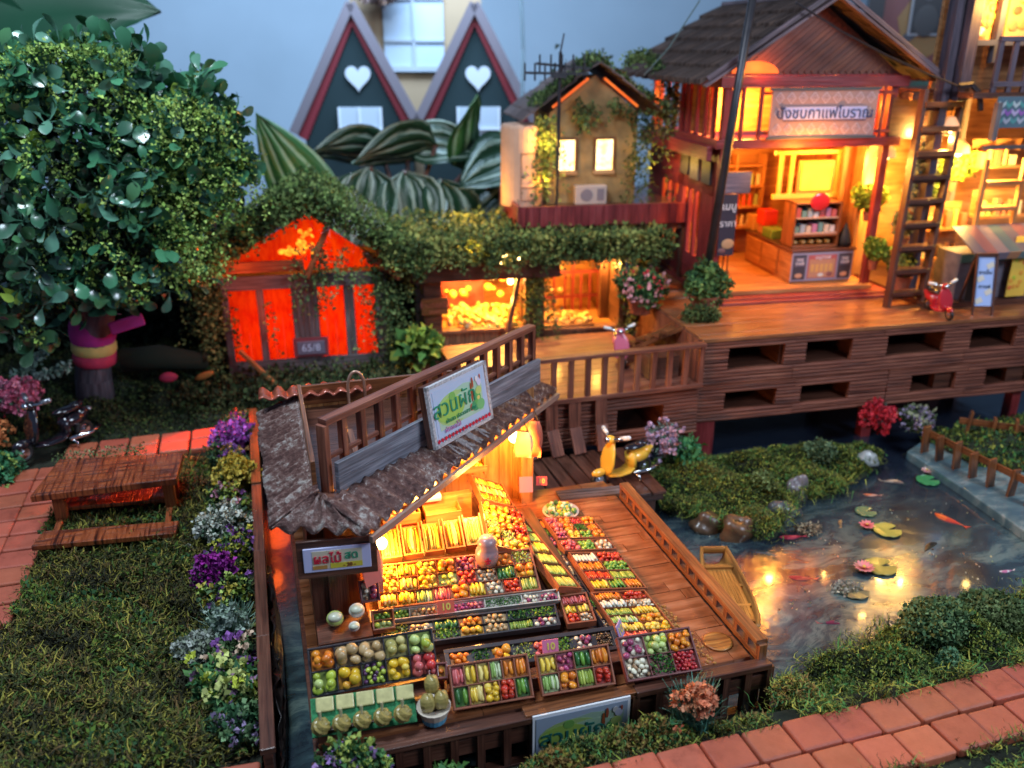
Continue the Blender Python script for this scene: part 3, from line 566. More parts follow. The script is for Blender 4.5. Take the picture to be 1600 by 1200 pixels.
# hut walls, posts
b = MB()
for i in range(16): b.b2((.12+i*.122, 6.56, .49), (.12+i*.122+.118, 6.60+R.uniform(0, .006), 1.62))
b.build('back_wall', M['ply'], mk, world=True)
b = MB()
for i in range(11): b.b2((.10, 5.02+i*.14, .49), (.14+R.uniform(0, .005), 5.02+i*.14+.135, 1.6))
b.build('left_wall', M['deckdark'], mk, world=True)
b = MB(); b.b2((.10, 4.985, .49), (.42, 5.015, 1.5)); b.build('filler_panel', M['deckdark'], mk, world=True)  # filler added to stop lamplight leaking past the left post
b = MB(); b.b2((.02, 6.62, .3), (2.1, 6.66, 1.62)); b.build('outer_wall', M['deckdark'], mk, world=True)
for (x, y, w) in ((.27, 5.02, .13), (2.05, 6.50, .11)):
    b = MB(); b.b2((x-w/2, y-w/2, .49), (x+w/2, y+w/2, 1.60)); b.build('post', M['deckdark'] if w > .12 else M['ply'], mk, world=True, bevel=.006)
b = MB(); b.poly([(.14, 5.08, 1.56), (.3, 5.10, 1.56), (2.06, 6.52, 1.56), (2.06, 6.6, 1.56), (.14, 6.6, 1.56)], .03); b.build('flat_roof', M['deckdark'], mk, world=True)
b = MB(); b.bar((.48, 4.725, 1.415), (2.40, 6.67, 1.405), .03, .045); b.build('eave_batten', plain('pale brown batten', (.30, .19, .15), .5), mk, world=True)
# corrugated skirt, real waves running down the slope
def corrugated(b, i0, i1, e0, e1, pitch=.105, amp=.022, sag=.0, nd=6):
    i0, i1, e0, e1 = map(Vector, (i0, i1, e0, e1)); Lw = ((e1-e0).length+(i1-i0).length)/2; nx = int(Lw/pitch*8); vs = []; F = []
    for i in range(nx+1):
        t = i/nx; a = i0.lerp(i1, t); c = e0.lerp(e1, t); ph = 2*PI*i/8; k = int(i/8); jag = .02*math.sin(k*5.3)+.012*math.sin(k*11.7)
        for j in range(nd+1):
            u = j/nd; p = a.lerp(c, u*(1+jag)); p.z += amp*math.sin(ph)*(.5+.5*u)-sag*math.sin(PI*u)+.004*math.sin(i*1.3+j*2.2); vs.append(p)
    for i in range(nx):
        for j in range(nd): q = i*(nd+1)+j; F.append((q, q+1, q+nd+2, q+nd+1))
    b.add(vs, F)
b = MB()
corrugated(b, (.24, 4.93, 1.62), (2.13, 6.58, 1.62), (.47, 4.73, 1.46), (2.40, 6.68, 1.45), .118, .024)
corrugated(b, (.20, 5.04, 1.64), (.24, 4.95, 1.63), (-.12, 4.93, 1.47), (.47, 4.73, 1.46), .09, .030)
corrugated(b, (.20, 6.62, 1.70), (.20, 5.03, 1.65), (-.16, 6.62, 1.56), (-.12, 4.93, 1.48), .085, .024)
o = b.build('tin_skirt', M['tin'], mk, world=True, smooth=True); md = o.modifiers.new('s', 'SOLIDIFY'); md.thickness = .012
b = MB(); corrugated(b, (-.12, 6.50, 1.72), (.75, 6.46, 1.72), (-.12, 6.74, 1.70), (.75, 6.7, 1.70), .12, .028)
o = b.build('rear_tin_edge', plain('copper red tin', (.34, .085, .05), .3, .2, .5, .4, 14), mk, world=True, smooth=True); md = o.modifiers.new('s', 'SOLIDIFY'); md.thickness = .012
# parapet railing diagonal + grey fascia
A, B = (.262, 5.10), (2.13, 6.60); U_ = Vector((B[0]-A[0], B[1]-A[1], 0)).normalized(); Nv = Vector((U_.y, -U_.x, 0))
b = MB(); b.bar((*A, 2.085), (*B, 2.085), .075, .045)
for i in range(15):
    t = i/14; x, y = A[0]+(B[0]-A[0])*t, A[1]+(B[1]-A[1])*t; b.bar((x, y, 1.58), (x, y, 2.07), .055 if i else .075, .045, (U_.x, U_.y, 0))
b.bar((*A, 1.83), (*B, 1.83), .03, .03); b.build('roof_railing', M['deck'], mk, world=True, bevel=.005)
b = MB(); o_ = Nv*.075
for z in (1.655, 1.765): b.bar((A[0]+o_.x+.02*U_.x, A[1]+o_.y, z), (B[0]+o_.x, B[1]+o_.y, z), .035, .108)
b.build('grey_fascia', M['grey'], mk, world=True, bevel=.005)
b = MB(); b.b2((.17, 5.1, 1.62), (.20, 6.5, 1.82)); b.b2((.20, 6.55, 1.62), (2.1, 6.58, 1.78)); b.build('parapet_board', M['rail'], mk, world=True, bevel=.004)
b = MB()
for x, y in ((.5, 5.9), (1.0, 6.1), (1.4, 6.4)): b.b2((x-.02, y-.4, 1.61), (x+.02, y, 1.66))
b.build('roof_batten', M['rail'], mk, world=True)
b = MB(); pts = [(.62+.05*math.cos(t)*1.3, 6.42, 1.72+.13*math.sin(t)+.06) for t in np.linspace(0, PI, 12)]; b.tube([(.685, 6.42, 1.62)]+pts+[(.555, 6.42, 1.60), (.60, 6.38, 1.56)], .013, 6)
tag(b.build('wire_hook', plain('copper wire', (.5, .3, .22), .35, .6), smooth=True), 'bent copper wire loop standing up behind the parapet railing', 'wire')

# signs with lettering: sign plane helper
GRN = plain('green print', (.03, .30, .16), .5); DKG = plain('dark green print', (.01, .10, .08), .5); REDI = plain('red print', (.6, .02, .05), .5); PK = plain('pink print', (.55, .2, .45), .5); INK = plain('blue ink', (.03, .05, .14), .6); BRN = plain('brown print', (.25, .08, .02), .5); WPR = plain('white print', (.8, .8, .85), .5); DARK = plain('black print', (.015, .015, .02), .5)
def frame_m(p, right, up):
    r = Vector(right).normalized(); u = Vector(up).normalized(); n = r.cross(u).normalized(); u = n.cross(r); m = Matrix((r, u, n)).transposed().to_4x4(); m.translation = Vector(p); return m
def flatshape(b, pts, z=.004, col=(1, 1, 1), th=.0015): b.poly([(x, y, z) for x, y in pts], th, col=col)
def ell(cx, cy, rx, ry, n=18, a=0): return [(cx+rx*math.cos(t)*math.cos(a)-ry*math.sin(t)*math.sin(a), cy+rx*math.cos(t)*math.sin(a)+ry*math.sin(t)*math.cos(a)) for t in [2*PI*k/n for k in range(n)]]
def veg_print(W_, H_, dim=1.0):
    """printed garden banner, drawn as flat coloured shapes in the sign's own plane"""
    b = MB(); D = lambda *c: tuple(x*dim for x in c)
    flatshape(b, [(-W_/2, -H_/2), (W_/2, -H_/2), (W_/2, H_/2), (-W_/2, H_/2)], .0, D(.55, .66, .85))
    flatshape(b, [(-W_*.44, -H_*.38), (W_*.44, -H_*.38), (W_*.46, H_*.3), (W_*.1, H_*.40), (-W_*.3, H_*.28), (-W_*.46, H_*.05)], .0010, D(.50, .70, .52)); flatshape(b, ell(-W_*.12, -H_*.02, W_*.36, H_*.36), .0020, D(.50, .70, .25)); flatshape(b, ell(-W_*.2, -H_*.02, W_*.27, H_*.26), .0040, D(.45, .68, .12))
    flatshape(b, ell(W_*.1, -H_*.05, W_*.34, H_*.3), .0030, D(.5, .72, .50)); flatshape(b, ell(-W_*.15, H_*.24, W_*.06, H_*.10), .0060, D(.25, .55, .12))
    for (x, y, rx, ry, c) in [(.33, -.05, .07, .16, (.15, .5, .12)), (.28, -.2, .09, .12, (.08, .38, .15)), (.38, -.22, .08, .12, (.2, .55, .2)), (.37, .1, .06, .09, (.55, .7, .2)), (.40, .28, .045, .09, (.7, .7, .9)), (.36, .36, .03, .07, (.85, .8, .8)), (.2, -.2, .04, .08, (.7, .15, .1)), (.23, .12, .018, .22, (.45, .10, .03)), (.27, .32, .016, .12, (.5, .1, .05)), (.43, .38, .012, .06, (.5, .1, .05)), (.35, -.06, .03, .05, (.8, .7, .2))]:
        flatshape(b, ell(x*W_, y*H_, rx*W_, ry*H_*1.0), .0070+.0015*abs(x), D(*c))
    return b
def mount(par, m, objs):
    for o in objs: o.parent = par; o.matrix_basis = m @ o.matrix_basis
# big green sign on the fascia
mid = Vector((1.195, 5.80, 1.855))+Nv*.16; sg = thing('shop_sign', 'weathered framed green market sign on the diagonal parapet of the stall', 'sign', tuple(mid))
m = frame_m((0, 0, 0), U_, (-Nv*.16+Vector((0, 0, 1)))); Wd, Hd = .69, .46
b = MB(); b.box((0, 0, -.05), (Wd, Hd, .06)); o1 = b.build('backing_board', M['deckdark'], None, bevel=.005)
b = MB()
for s_ in (-1, 1): b.box((s_*(Wd/2-.012), 0, -.01), (.024, Hd, .03)); b.box((0, s_*(Hd/2-.012), -.01), (Wd, .024, .03))
o2 = b.build('frame', plain('chipped grey white frame', (.5, .5, .52), .5, 0, .3, .35, 60), None)
b = MB(); b.box((0, 0, -.012), (Wd-.03, Hd-.03, .008)); o3 = b.build('paper', plain('sky white paper', (.62, .70, .85), .3, 0, .3), None)
b = veg_print(Wd*.84, Hd*.74); T_ = Matrix.Translation((0, .005, -.006)); o4 = b.build('printed_picture', M['paint'], None); o4.matrix_basis = T_
b = MB()
for i in range(16): b.box((-.30+i*.04, -.185, .004), (.026, .026, .002), (0, 0, PI/4))
o5 = b.build('red_bead_border', REDI, None)
o6 = text('สวนผัก', .17, (-.07, .03, .006), (0, 0, 0), GRN, None, bold=.0); o7 = text('ผักสด ปลอดสารพิษ', .045, (-.02, -.07, .006), (0, 0, 0), GRN, None); o8 = text('ผักผลไม้', .055, (-.13, -.13, .006), (0, 0, 0), PK, None)
mount(sg, m, [o1, o2, o3, o4, o5, o6, o7, o8])
# lower front banner
bn = thing('vegetable_banner', 'vegetable garden banner hanging below the front beam of the market deck, half hidden by moss', 'banner', (1.61, 3.905, .335)); m = frame_m((0, 0, 0), (1, 0, 0), (0, .0, 1))
b = MB(); b.box((0, 0, -.01), (.64, .36, .012)); o1 = b.build('panel', M['white'], None)
o2 = veg_print(.60, .32, .5).build('printed_picture', M['paint'], None); o3 = text('สวนผัก', .15, (-.06, -.01, .008), (0, 0, 0), DKG, None, bold=.002); mount(bn, m, [o1, o2, o3])
# small fruit sign
fs = thing('fruit_sign', 'small fruit sign with red lettering below the left end of the tin roof', 'sign', (.27, 4.80, 1.27), 0); m = frame_m((0, 0, 0), (1, -.10, 0), (0, .08, 1))
b = MB(); b.box((0, 0, -.03), (.50, .26, .035)); o1 = b.build('board', M['deckdark'], None, bevel=.006)
b = MB(); b.box((0, 0, -.006), (.42, .165, .012)); o2 = b.build('card', plain('lilac white card', (.55, .56, .8), .4), None, bevel=.004)
b = MB(); b.box((0, 0, .001), (.31, .125, .003), col=(.62, .55, .40)); b.box((.055, -.045, .003), (.2, .035, .003), col=(.65, .55, .05)); b.box((-.11, -.05, .003), (.09, .025, .003), col=(.5, .25, .06)); o3 = b.build('printed_label', M['paint'], None)
o4 = text('ผลไม้', .085, (-.06, .005, .006), (0, 0, 0), REDI, None, bold=.0015); o5 = text('สด', .075, (.09, .02, .006), (0, 0, 0), GRN, None, bold=.001); o6 = text('- 20 -', .035, (.075, -.045, .007), (0, 0, 0), BRN, None, bold=.001)
mount(fs, m, [o1, o2, o3, o4, o5, o6])

# ---------------------------------------------------------------- produce
RED, ORG, YEL, LIM, GRE, DG, PUR, WHI, PNK, TAN_, BRO = (.52, .03, .015), (.75, .20, .02), (.80, .50, .03), (.42, .52, .06), (.14, .32, .04), (.03, .13, .03), (.22, .03, .07), (.75, .70, .52), (.70, .16, .16), (.62, .42, .20), (.14, .07, .03)
KIND = {'tomato': ('ball', [RED, (.6, .06, .02)], 1), 'orange': ('ball', [ORG, (.78, .28, .02)], 1.1), 'lemon': ('ball', [YEL, (.82, .6, .1)], 1), 'apple': ('ball', [(.6, .05, .05), (.55, .12, .1), PNK], 1.1), 'guava': ('ball', [LIM, (.5, .6, .2)], 1.1),
 'radish': ('ball', [PUR, (.4, .05, .15), PNK], .9), 'onion': ('ball', [(.35, .06, .14), WHI], .95), 'mushroom': ('ball', [WHI, (.6, .5, .35), (.35, .2, .1)], .8), 'cherry': ('ball', [(.4, .01, .02), (.6, .05, .04)], .6), 'berry': ('ball', [(.16, .03, .10), (.06, .02, .05), (.4, .05, .1)], .6), 'bean': ('ball', [(.12, .06, .03), (.3, .18, .08), (.05, .03, .02)], .45),
 'lime': ('ball', [GRE, (.25, .45, .06)], .9), 'grape': ('ball', [(.10, .03, .10), LIM], .6), 'potato': ('ball', [TAN_, (.5, .33, .15)], 1.1), 'mango': ('ball', [YEL, (.75, .36, .04), ORG], 1.3),
 'carrot': ('long', [ORG, (.78, .26, .02)], 1), 'banana': ('long', [YEL, (.80, .62, .10)], 1.1), 'corn': ('long', [(.8, .55, .06), (.78, .62, .2)], 1.1), 'cucumber': ('long', [GRE, DG], 1.2), 'chili': ('long', [RED, (.65, .08, .02)], .7), 'leek': ('long', [(.6, .68, .40), (.3, .48, .12)], .8), 'rhubarb': ('long', [PNK, (.6, .1, .08)], .9), 'eggplant': ('long', [(.10, .02, .08), PUR], 1.3), 'greenbean': ('long', [(.32, .42, .06), (.45, .52, .10), (.2, .3, .04)], .7), 'asparagus': ('long', [(.55, .50, .10), (.4, .45, .08)], .7), 'daikon': ('long', [WHI, (.7, .7, .6)], 1.2), 'melonrow': ('ball', [(.45, .40, .12), (.6, .52, .2)], 1.5),
 'lettuce': ('leaf', [GRE, LIM, (.2, .42, .06)], 1), 'spinach': ('leaf', [DG, (.05, .2, .04), GRE], 1), 'celery': ('leaf', [LIM, (.5, .6, .25), GRE], 1), 'cabbage': ('leaf', [(.5, .6, .3), LIM], 1)}
def heap(b, kind, o, u, v, n, w, h, rs):
    """fruit of one kind filling a compartment; o corner, u/v/n unit axes"""
    sh, cols, k = KIND[kind]; rs = rs*.66; P = lambda a, c, z: o+u*a+v*c+n*z
    if sh == 'ball':
        r = rs*k; nx = max(1, int(w/(2*r)+.3)); ny = max(1, int(h/(1.75*r)+.3)); r = min(w/(2*nx), h/(1.75*ny))*1.04 if nx*ny > 1 else min(w, h)*.45
        av = [sum(c[q] for c in cols)/len(cols)*.55 for q in range(3)]; b.add([P(0, 0, .002), P(w, 0, .002), P(w, h, .002), P(0, h, .002)], [(0, 1, 2, 3)], None, 0, tuple(av))
        for lay in range(2):
            for j in range(ny-lay):
                for i in range(nx-((j+lay) % 2 if nx > 2 else 0)):
                    if lay and R.random() < .35: continue
                    a = (i+.5+(.5 if (j+lay) % 2 and nx > 2 else 0))*w/nx; c = (j+.5+.5*lay)*h/ny
                    col = R.choice(cols); g = R.uniform(.8, 1.15); q = P(a+R.uniform(-.35, .35)*r, c+R.uniform(-.35, .35)*r, r*(.55+lay*.9+R.uniform(-.15, .2)))
                    sz = R.uniform(.70, 1.18); b.ball(q, (r*sz*R.uniform(.8, 1.25), r*sz*R.uniform(.8, 1), r*sz*R.uniform(.7, 1)), 8, 6, col=tuple(min(1, x*g) for x in col), rot=(R.uniform(-.4, .4), R.uniform(-.4, .4), R.random()*3))
    elif sh == 'long':
        av = [sum(c[q] for c in cols)/len(cols)*.5 for q in range(3)]; b.add([P(0, 0, .002), P(w, 0, .002), P(w, h, .002), P(0, h, .002)], [(0, 1, 2, 3)], None, 0, tuple(av)); r = rs*.62*k; nx = max(2, int(w/(1.9*r))); st = w/nx
        for lay in range(2):
            for i in range(nx-lay):
                if lay and R.random() < .35: continue
                a = (i+.5+.5*lay)*st; c0, c1 = h*R.uniform(.03, .14), h*R.uniform(.86, .98); z = r*(.6+1.2*lay); col = R.choice(cols); g = R.uniform(.85, 1.15); sw = R.uniform(-.5, .5)*r
                b.tube([P(a+sw, c0, z), P(a+sw*.2, c0+(c1-c0)*.15, z+r*.15), P(a-sw, (c0+c1)/2, z+r*.3), P(a, c1-(c1-c0)*.12, z), P(a+sw, c1, z)], [r*.25, r*.85, r, r*.8, r*.3], 6, col=tuple(min(1, x*g) for x in col))
    else:
        nn = int(w*h/(rs*rs)*5.0)+8
        for i in range(nn):
            c = P(R.random()*w, R.random()*h, R.uniform(0, .016)); d = (u*R.gauss(0, .6)+v*R.gauss(0, .6)+n*R.uniform(.4, 1)).normalized(); x = d.cross(v if R.random() < .5 else u).normalized(); L_ = rs*R.uniform(.7, 1.4)
            col = R.choice(cols); g = R.uniform(.75, 1.25); k2 = tuple(min(1, q*g) for q in col); b.add([c, c+d*L_*.5+x*L_*.3, c+d*L_, c+d*L_*.5-x*L_*.3], [(0, 1, 2, 3)], None, 0, k2)
def tray(label, quad, grid, col, rs=.030, name='produce_tray', cat='tray', group='trays of fruit and vegetables on the market deck', depth=.035, div=.008, rim=.012, colw=None):
    q = [Vector(p) for p in quad]; o, u, v = q[0], q[1]-q[0], q[3]-q[0]; W_, H_ = (u.length+(q[2]-q[3]).length)/2, (v.length+(q[2]-q[1]).length)/2; u.normalize(); v = (v-u*v.dot(u)).normalized(); n = u.cross(v)
    t = thing(name, label, cat, tuple(o), 0, group); T = frame_m(o, u, v); b = MB(T)
    b.b2((0, 0, -depth), (W_, H_, -.004))
    b.b2((0, 0, -.004), (W_, rim, .018)); b.b2((0, H_-rim, -.004), (W_, H_, .018)); b.b2((0, rim, -.004), (rim, H_-rim, .018)); b.b2((W_-rim, rim, -.004), (W_, H_-rim, .018))
    ny = len(grid); rh = (H_-2*rim)/ny
    for j in range(1, ny): b.b2((rim, rim+j*rh-div/2, -.004), (W_-rim, rim+j*rh+div/2, .016))
    for j, row in enumerate(grid):
        cw = (W_-2*rim)/len(row)
        for i in range(1, len(row)): b.b2((rim+i*cw-div/2, rim+j*rh+div/2, -.004), (rim+i*cw+div/2, rim+(j+1)*rh-div/2, .016))
    b.build('tray', plain('tray board %d' % len(bpy.data.materials), col, .45, 0, .3, .25, 18), t, world=True, bevel=.003)
    hb = {}
    for j, row in enumerate(grid):
        cw = (W_-2*rim)/len(row)
        for i, kd in enumerate(row):
            if kd is None: continue
            bb = hb.setdefault((kd, i, j), MB()); heap(bb, kd, o+u*(rim+i*cw+.006)+v*(rim+j*rh+.006)-n*.004, u, v, n, cw-.012, rh-.012, rs)
    for (kd, _i, _j), bb in hb.items(): bb.build({'melonrow': 'melon', 'greenbean': 'green_bean'}.get(kd, kd)+'_heap', M['attr'] if KIND[kd][0] != 'leaf' else M['flower'], t, world=True, smooth=KIND[kd][0] != 'leaf')
    return t
OT, BT, PT = (.24, .075, .035), (.03, .025, .03), (.16, .045, .04)
# front row, left to right (3 big tilted trays)
tray('front tray left of the vegetable banner: peppers and corn above, pears and melon below', [(.835, 4.06, .55), (1.345, 4.03, .55), (1.335, 4.21, .74), (.845, 4.25, .74)], [['cucumber', 'corn', 'lemon', 'tomato', 'cucumber'], ['rhubarb', 'banana', 'corn', 'leek', 'carrot', 'carrot']], OT)
tray('front tray right above the vegetable banner: yellow peppers, aubergines and limes', [(1.385, 4.025, .55), (1.855, 4.0, .55), (1.865, 4.17, .73), (1.378, 4.20, .73)], [['leek', 'orange', 'greenbean', 'tomato'], ['corn', 'radish', 'cucumber', 'carrot']], OT)
tray('dark framed front tray at the right corner with oranges, mushrooms and cut kiwis', [(1.94, 3.99, .55), (2.46, 3.96, .55), (2.41, 4.20, .71), (1.92, 4.22, .71)], [['mushroom', 'spinach', 'cherry'], ['onion', 'guava', 'orange']], PT, .034)
# left black crate of fruit
tray('black sloping crate of pale melons, mangoes and pink apples behind the durian tray', [(.02, 4.30, .65), (.83, 4.285, .65), (.83, 4.47, .87), (.10, 4.46, .87)], [['guava', 'mango', 'grape', 'lemon', 'apple'], ['orange', 'potato', 'potato', 'melonrow', 'guava']], BT, .040)
b = MB(); b.b2((.03, 4.08, .49), (.80, 4.28, .58)); b.b2((.05, 4.30, .49), (.83, 4.47, .615)); b.b2((.85, 4.14, .49), (2.40, 4.24, .60)); tag(b.build('display_plinth', M['deckdark'], bevel=.004), 'dark plinth carrying the front row of produce trays', 'plinth')
# durian tray
dt = thing('durian_tray', 'green lined tray of cut durian boxes at the front left corner of the stall', 'tray', (.0, 4.1, .5)); b = MB(frame_m((.0, 4.08, .55), (1, -.07, 0), (0, .8, .6))); b.b2((0, 0, -.03), (.61, .22, 0)); b.build('green_liner', plain('green grass liner', (.03, .22, .08), .8, 0, 0, .3, 60, bstr=.5), dt, world=True)
bb = MB(frame_m((.0, 4.08, .55), (1, -.07, 0), (0, .8, .6)))
for i in range(5):
    c = MB(bb.T); c.b2((.03+i*.118, .13, 0), (.135+i*.118, .215, .03)); c.build('fruit_box', plain('pale box', (.55, .50, .22), .3, 0, .4, .2, 20), dt, world=True, bevel=.008)
for i in range(5):
    p = Vector((.055+i*.118, 4.075-.008*i, .625)); b = MB(); 
    b.ball((0, 0, 0), (.054, .054, .05), 14, 10, col=(.33, .25, .07))
    b.v = [tuple(Vector(v)*(1+.06*((k*7) % 3-1))) for k, v in enumerate(b.v)]
    b.cyl((0, 0, .045), (.0, .01, .10), .008, .010, 6, col=(.5, .45, .25))
    o = b.build('durian', M['rock']); o.location = p; tag(o, ['leftmost durian of the five on the green tray', 'second durian from the left, on the green tray', 'middle durian of the five on the green tray', 'second durian from the right, on the green tray', 'rightmost durian on the green tray, next to the blue basket'][i], 'durian', 'durians on the green tray')
# jackfruit basket
jb = thing('fruit_basket', 'white and blue basket holding three rough jackfruits between durians and pepper tray', 'basket', (.72, 4.09, .495)); b = MB(); b.lathe((.72, 4.09, .495), [(0, 0), (.075, 0), (.082, .04)], 18); b.build('blue_base', plain('blue lace', (.10, .32, .45), .6, 0, 0, .3, 70), jb, world=True)
b = MB(); b.lathe((.72, 4.09, .495), [(.083, .04), (.105, .10), (.098, .10), (.0, .06)], 18); b.build('rim', plain('cream rim', (.6, .52, .42), .5), jb, world=True)
for i, (x, y, z) in enumerate([(.68, 4.07, .64), (.765, 4.075, .64), (.72, 4.13, .72)]):
    b = MB(); b.ball((x, y, z), (.048, .045, .065), 12, 9, col=(.42, .33, .10)); b.v = [tuple(Vector((x, y, z))+(Vector(v)-Vector((x, y, z)))*(1+.07*((k*5) % 3-1))) for k, v in enumerate(b.v)]; tag(b.build('jackfruit', M['rock']), ['left lower jackfruit in the blue based basket', 'right lower jackfruit in the blue based basket', 'topmost jackfruit standing in the blue based basket'][i], 'jackfruit', 'jackfruits in the basket')
# black tiered strip behind the front row
tray('long black stepped tray with small boxes of greens behind the front row', [(.86, 4.34, .58), (2.02, 4.26, .58), (2.02, 4.42, .64), (.88, 4.52, .64)], [['orange', 'spinach', 'mango', 'cabbage', 'apple', 'lettuce', 'onion', 'bean']], BT, .028, div=.05, rim=.03)
tray('front mixed salad and gourd tray one step below the white crates', [(.50, 4.66, .62), (1.70, 4.56, .62), (1.71, 4.72, .68), (.52, 4.82, .68)], [['banana', 'potato', 'lettuce', 'mango', 'potato', 'greenbean', 'onion'], ['cabbage', 'mushroom', 'cucumber', 'orange', 'potato', 'spinach', 'lettuce']], BT, .028, div=.002)
tray('shallow white crates of limes and radishes along the brightly lit block', [(.45, 4.87, .68), (1.76, 4.75, .68), (1.76, 4.83, .72), (.45, 4.95, .72)], [['lime', 'potato', 'radish', 'spinach', 'onion']], (.5, .45, .38), .022, rim=.010)
b = MB(); b.b2((.45, 4.66, .49), (1.75, 4.9, .62)); b.b2((.45, 4.9, .49), (1.72, 6.4, .66)); b.b2((.86, 4.36, .49), (2.0, 4.6, .545)); b.b2((1.76, 4.7, .49), (2.0, 6.2, .6)); tag(b.build('display_steps', M['deckdark'], bevel=.004), 'dark stepped plinth under the middle produce trays', 'plinth')
# lit inner block
tray('brightly lit tray of assorted fruit nearest the lamp, front of the inner block', [(.52, 4.93, .73), (1.69, 4.83, .73), (1.66, 5.16, .86), (.58, 5.28, .86)], [['corn', 'banana', 'leek', 'rhubarb', 'orange', 'banana', 'mushroom', 'tomato', 'asparagus'], ['lemon', 'corn', 'lemon', 'guava', 'tomato', 'mushroom', 'cucumber', 'mango'], ['lemon', 'banana', 'lemon', 'mango', 'radish', 'apple', 'orange', 'cabbage']], OT, .030, div=.003)
tray('lit tray of yellow squash, lemons and mangoes on the right flank of the inner block', [(1.36, 5.20, .93), (1.70, 5.14, .80), (1.74, 5.84, .80), (1.42, 5.82, .93)], [['banana', 'lemon', 'mango'], ['lemon', 'cabbage', 'orange'], ['cabbage', 'orange', 'tomato'], ['lemon', 'mango', 'orange'], ['lemon', 'orange', 'tomato']], OT, .032, div=.002)
tray('small steep tray of carrots and leeks behind the yellow squash tray', [(1.48, 5.86, .93), (1.76, 5.86, .80), (1.78, 6.26, .80), (1.52, 6.24, .93)], [['carrot'], ['leek'], ['greenbean']], OT, .03, div=.002)
tray('long tray of yellow green beans and bananas running beside the lit block', [(1.76, 4.80, .75), (1.95, 4.83, .68), (1.97, 6.20, .68), (1.80, 6.14, .75)], [['asparagus'], ['greenbean'], ['asparagus'], ['banana'], ['asparagus'], ['greenbean'], ['asparagus'], ['leek'], ['greenbean']], OT, .026, div=.002)
tray('square tray of red and yellow peppers at the inner corner of the middle step', [(1.74, 4.55, .62), (1.96, 4.53, .62), (1.95, 4.79, .67), (1.76, 4.82, .67)], [['tomato', 'mushroom'], ['banana', 'corn'], ['rhubarb']], OT, .026, div=.003)
tray('narrow black tray of nuts, seeds and spices beside the beans', [(1.985, 4.30, .585), (2.055, 4.30, .56), (2.02, 6.0, .56), (1.985, 6.0, .585)], [['berry'], ['mushroom'], ['carrot'], ['lettuce'], ['bean'], ['bean'], ['potato'], ['mushroom'], ['greenbean'], ['radish'], ['spinach'], ['carrot']], BT, .020, div=.006)
# outer right column
tray('six compartment tray of tomatoes, peppers and limes at the back right of the deck', [(2.045, 5.63, .60), (2.50, 5.65, .52), (2.50, 6.0, .52), (2.055, 5.97, .60)], [['radish', 'lemon', 'lime', 'orange'], ['apple', 'orange', 'spinach', 'carrot'], ['radish', 'orange', 'cherry', 'orange']], OT, .028)
tray('short tray of radishes, halved limes and mushrooms below the tomato tray', [(2.04, 5.44, .60), (2.50, 5.47, .52), (2.50, 5.63, .52), (2.05, 5.60, .60)], [['apple', 'lime', 'mushroom']], OT, .030)
tray('tray of daikon, carrots, chilies and green beans in the middle of the right column', [(2.07, 4.90, .60), (2.50, 4.91, .52), (2.50, 5.43, .52), (2.07, 5.41, .60)], [['banana', 'cucumber', 'carrot'], ['chili', 'greenbean'], ['carrot', 'lime'], ['daikon', 'tomato']], OT, .028)
tray('wide tray of leeks, corn and rhubarb near the front of the right column', [(2.05, 4.30, .60), (2.50, 4.32, .52), (2.50, 4.88, .52), (2.07, 4.87, .60)], [['rhubarb', 'orange'], ['corn', 'lemon'], ['leek', 'mango'], ['greenbean', 'banana'], ['daikon', 'mushroom'], ['carrot', 'tomato']], OT, .028, div=.003)
b = MB(); b.b2((2.06, 4.30, .49), (2.42, 6.0, .515)); tag(b.build('display_plinth', M['blackmatt']), 'low black plinth under the right column of trays', 'plinth')
# platter
pl = thing('fruit_platter', 'round platter of green and yellow fruit at the back of the deck by the jetty', 'platter', (2.26, 6.15, .52)); b = MB(); b.lathe((2.26, 6.15, .52), [(0, 0), (.13, .0), (.16, .03), (.155, .035), (.12, .012), (0, .01)], 24, col=(.45, .42, .40)); b.build('dish', M['attr'], pl, world=True, smooth=True)
b = MB()
for k in range(42): a, r_ = R.random()*7, .13*R.random()**.5; b.ball((2.26+r_*math.cos(a), 6.15+r_*math.sin(a), .555+R.uniform(0, .02)), .020, 7, 5, col=R.choice([GRE, DG, YEL, (.1, .3, .2), WHI]))
b.build('fruit_heap', M['attr'], pl, world=True, smooth=True)
# scattered glassy beads at the floor corner
p = np.column_stack([NR.normal(2.66, .05, 90)+0, NR.uniform(4.05, 4.75, 90), np.full(90, .503)]); p[:, 0] = 2.5+.10*(4.8-p[:, 1])+NR.normal(0, .028, 90); b = MB()
for q in p: b.ball(tuple(q), R.uniform(.006, .014), 6, 4, col=(.55, .36, .16))
tag(b.build('glue_beads', plain('amber glue', (.45, .22, .06), .1, 0, 1)), 'trail of glossy glue beads on the plank floor right of the trays', 'beads', kind='stuff')
b = MB(); b.lathe((2.72, 4.24, .498), [(0, 0), (.095, 0), (.10, .012), (.085, .012), (0, .008)], 26); tag(b.build('wicker_mat', M['boat'], smooth=True), 'round brown disc lying in the right front corner of the deck floor', 'disc')
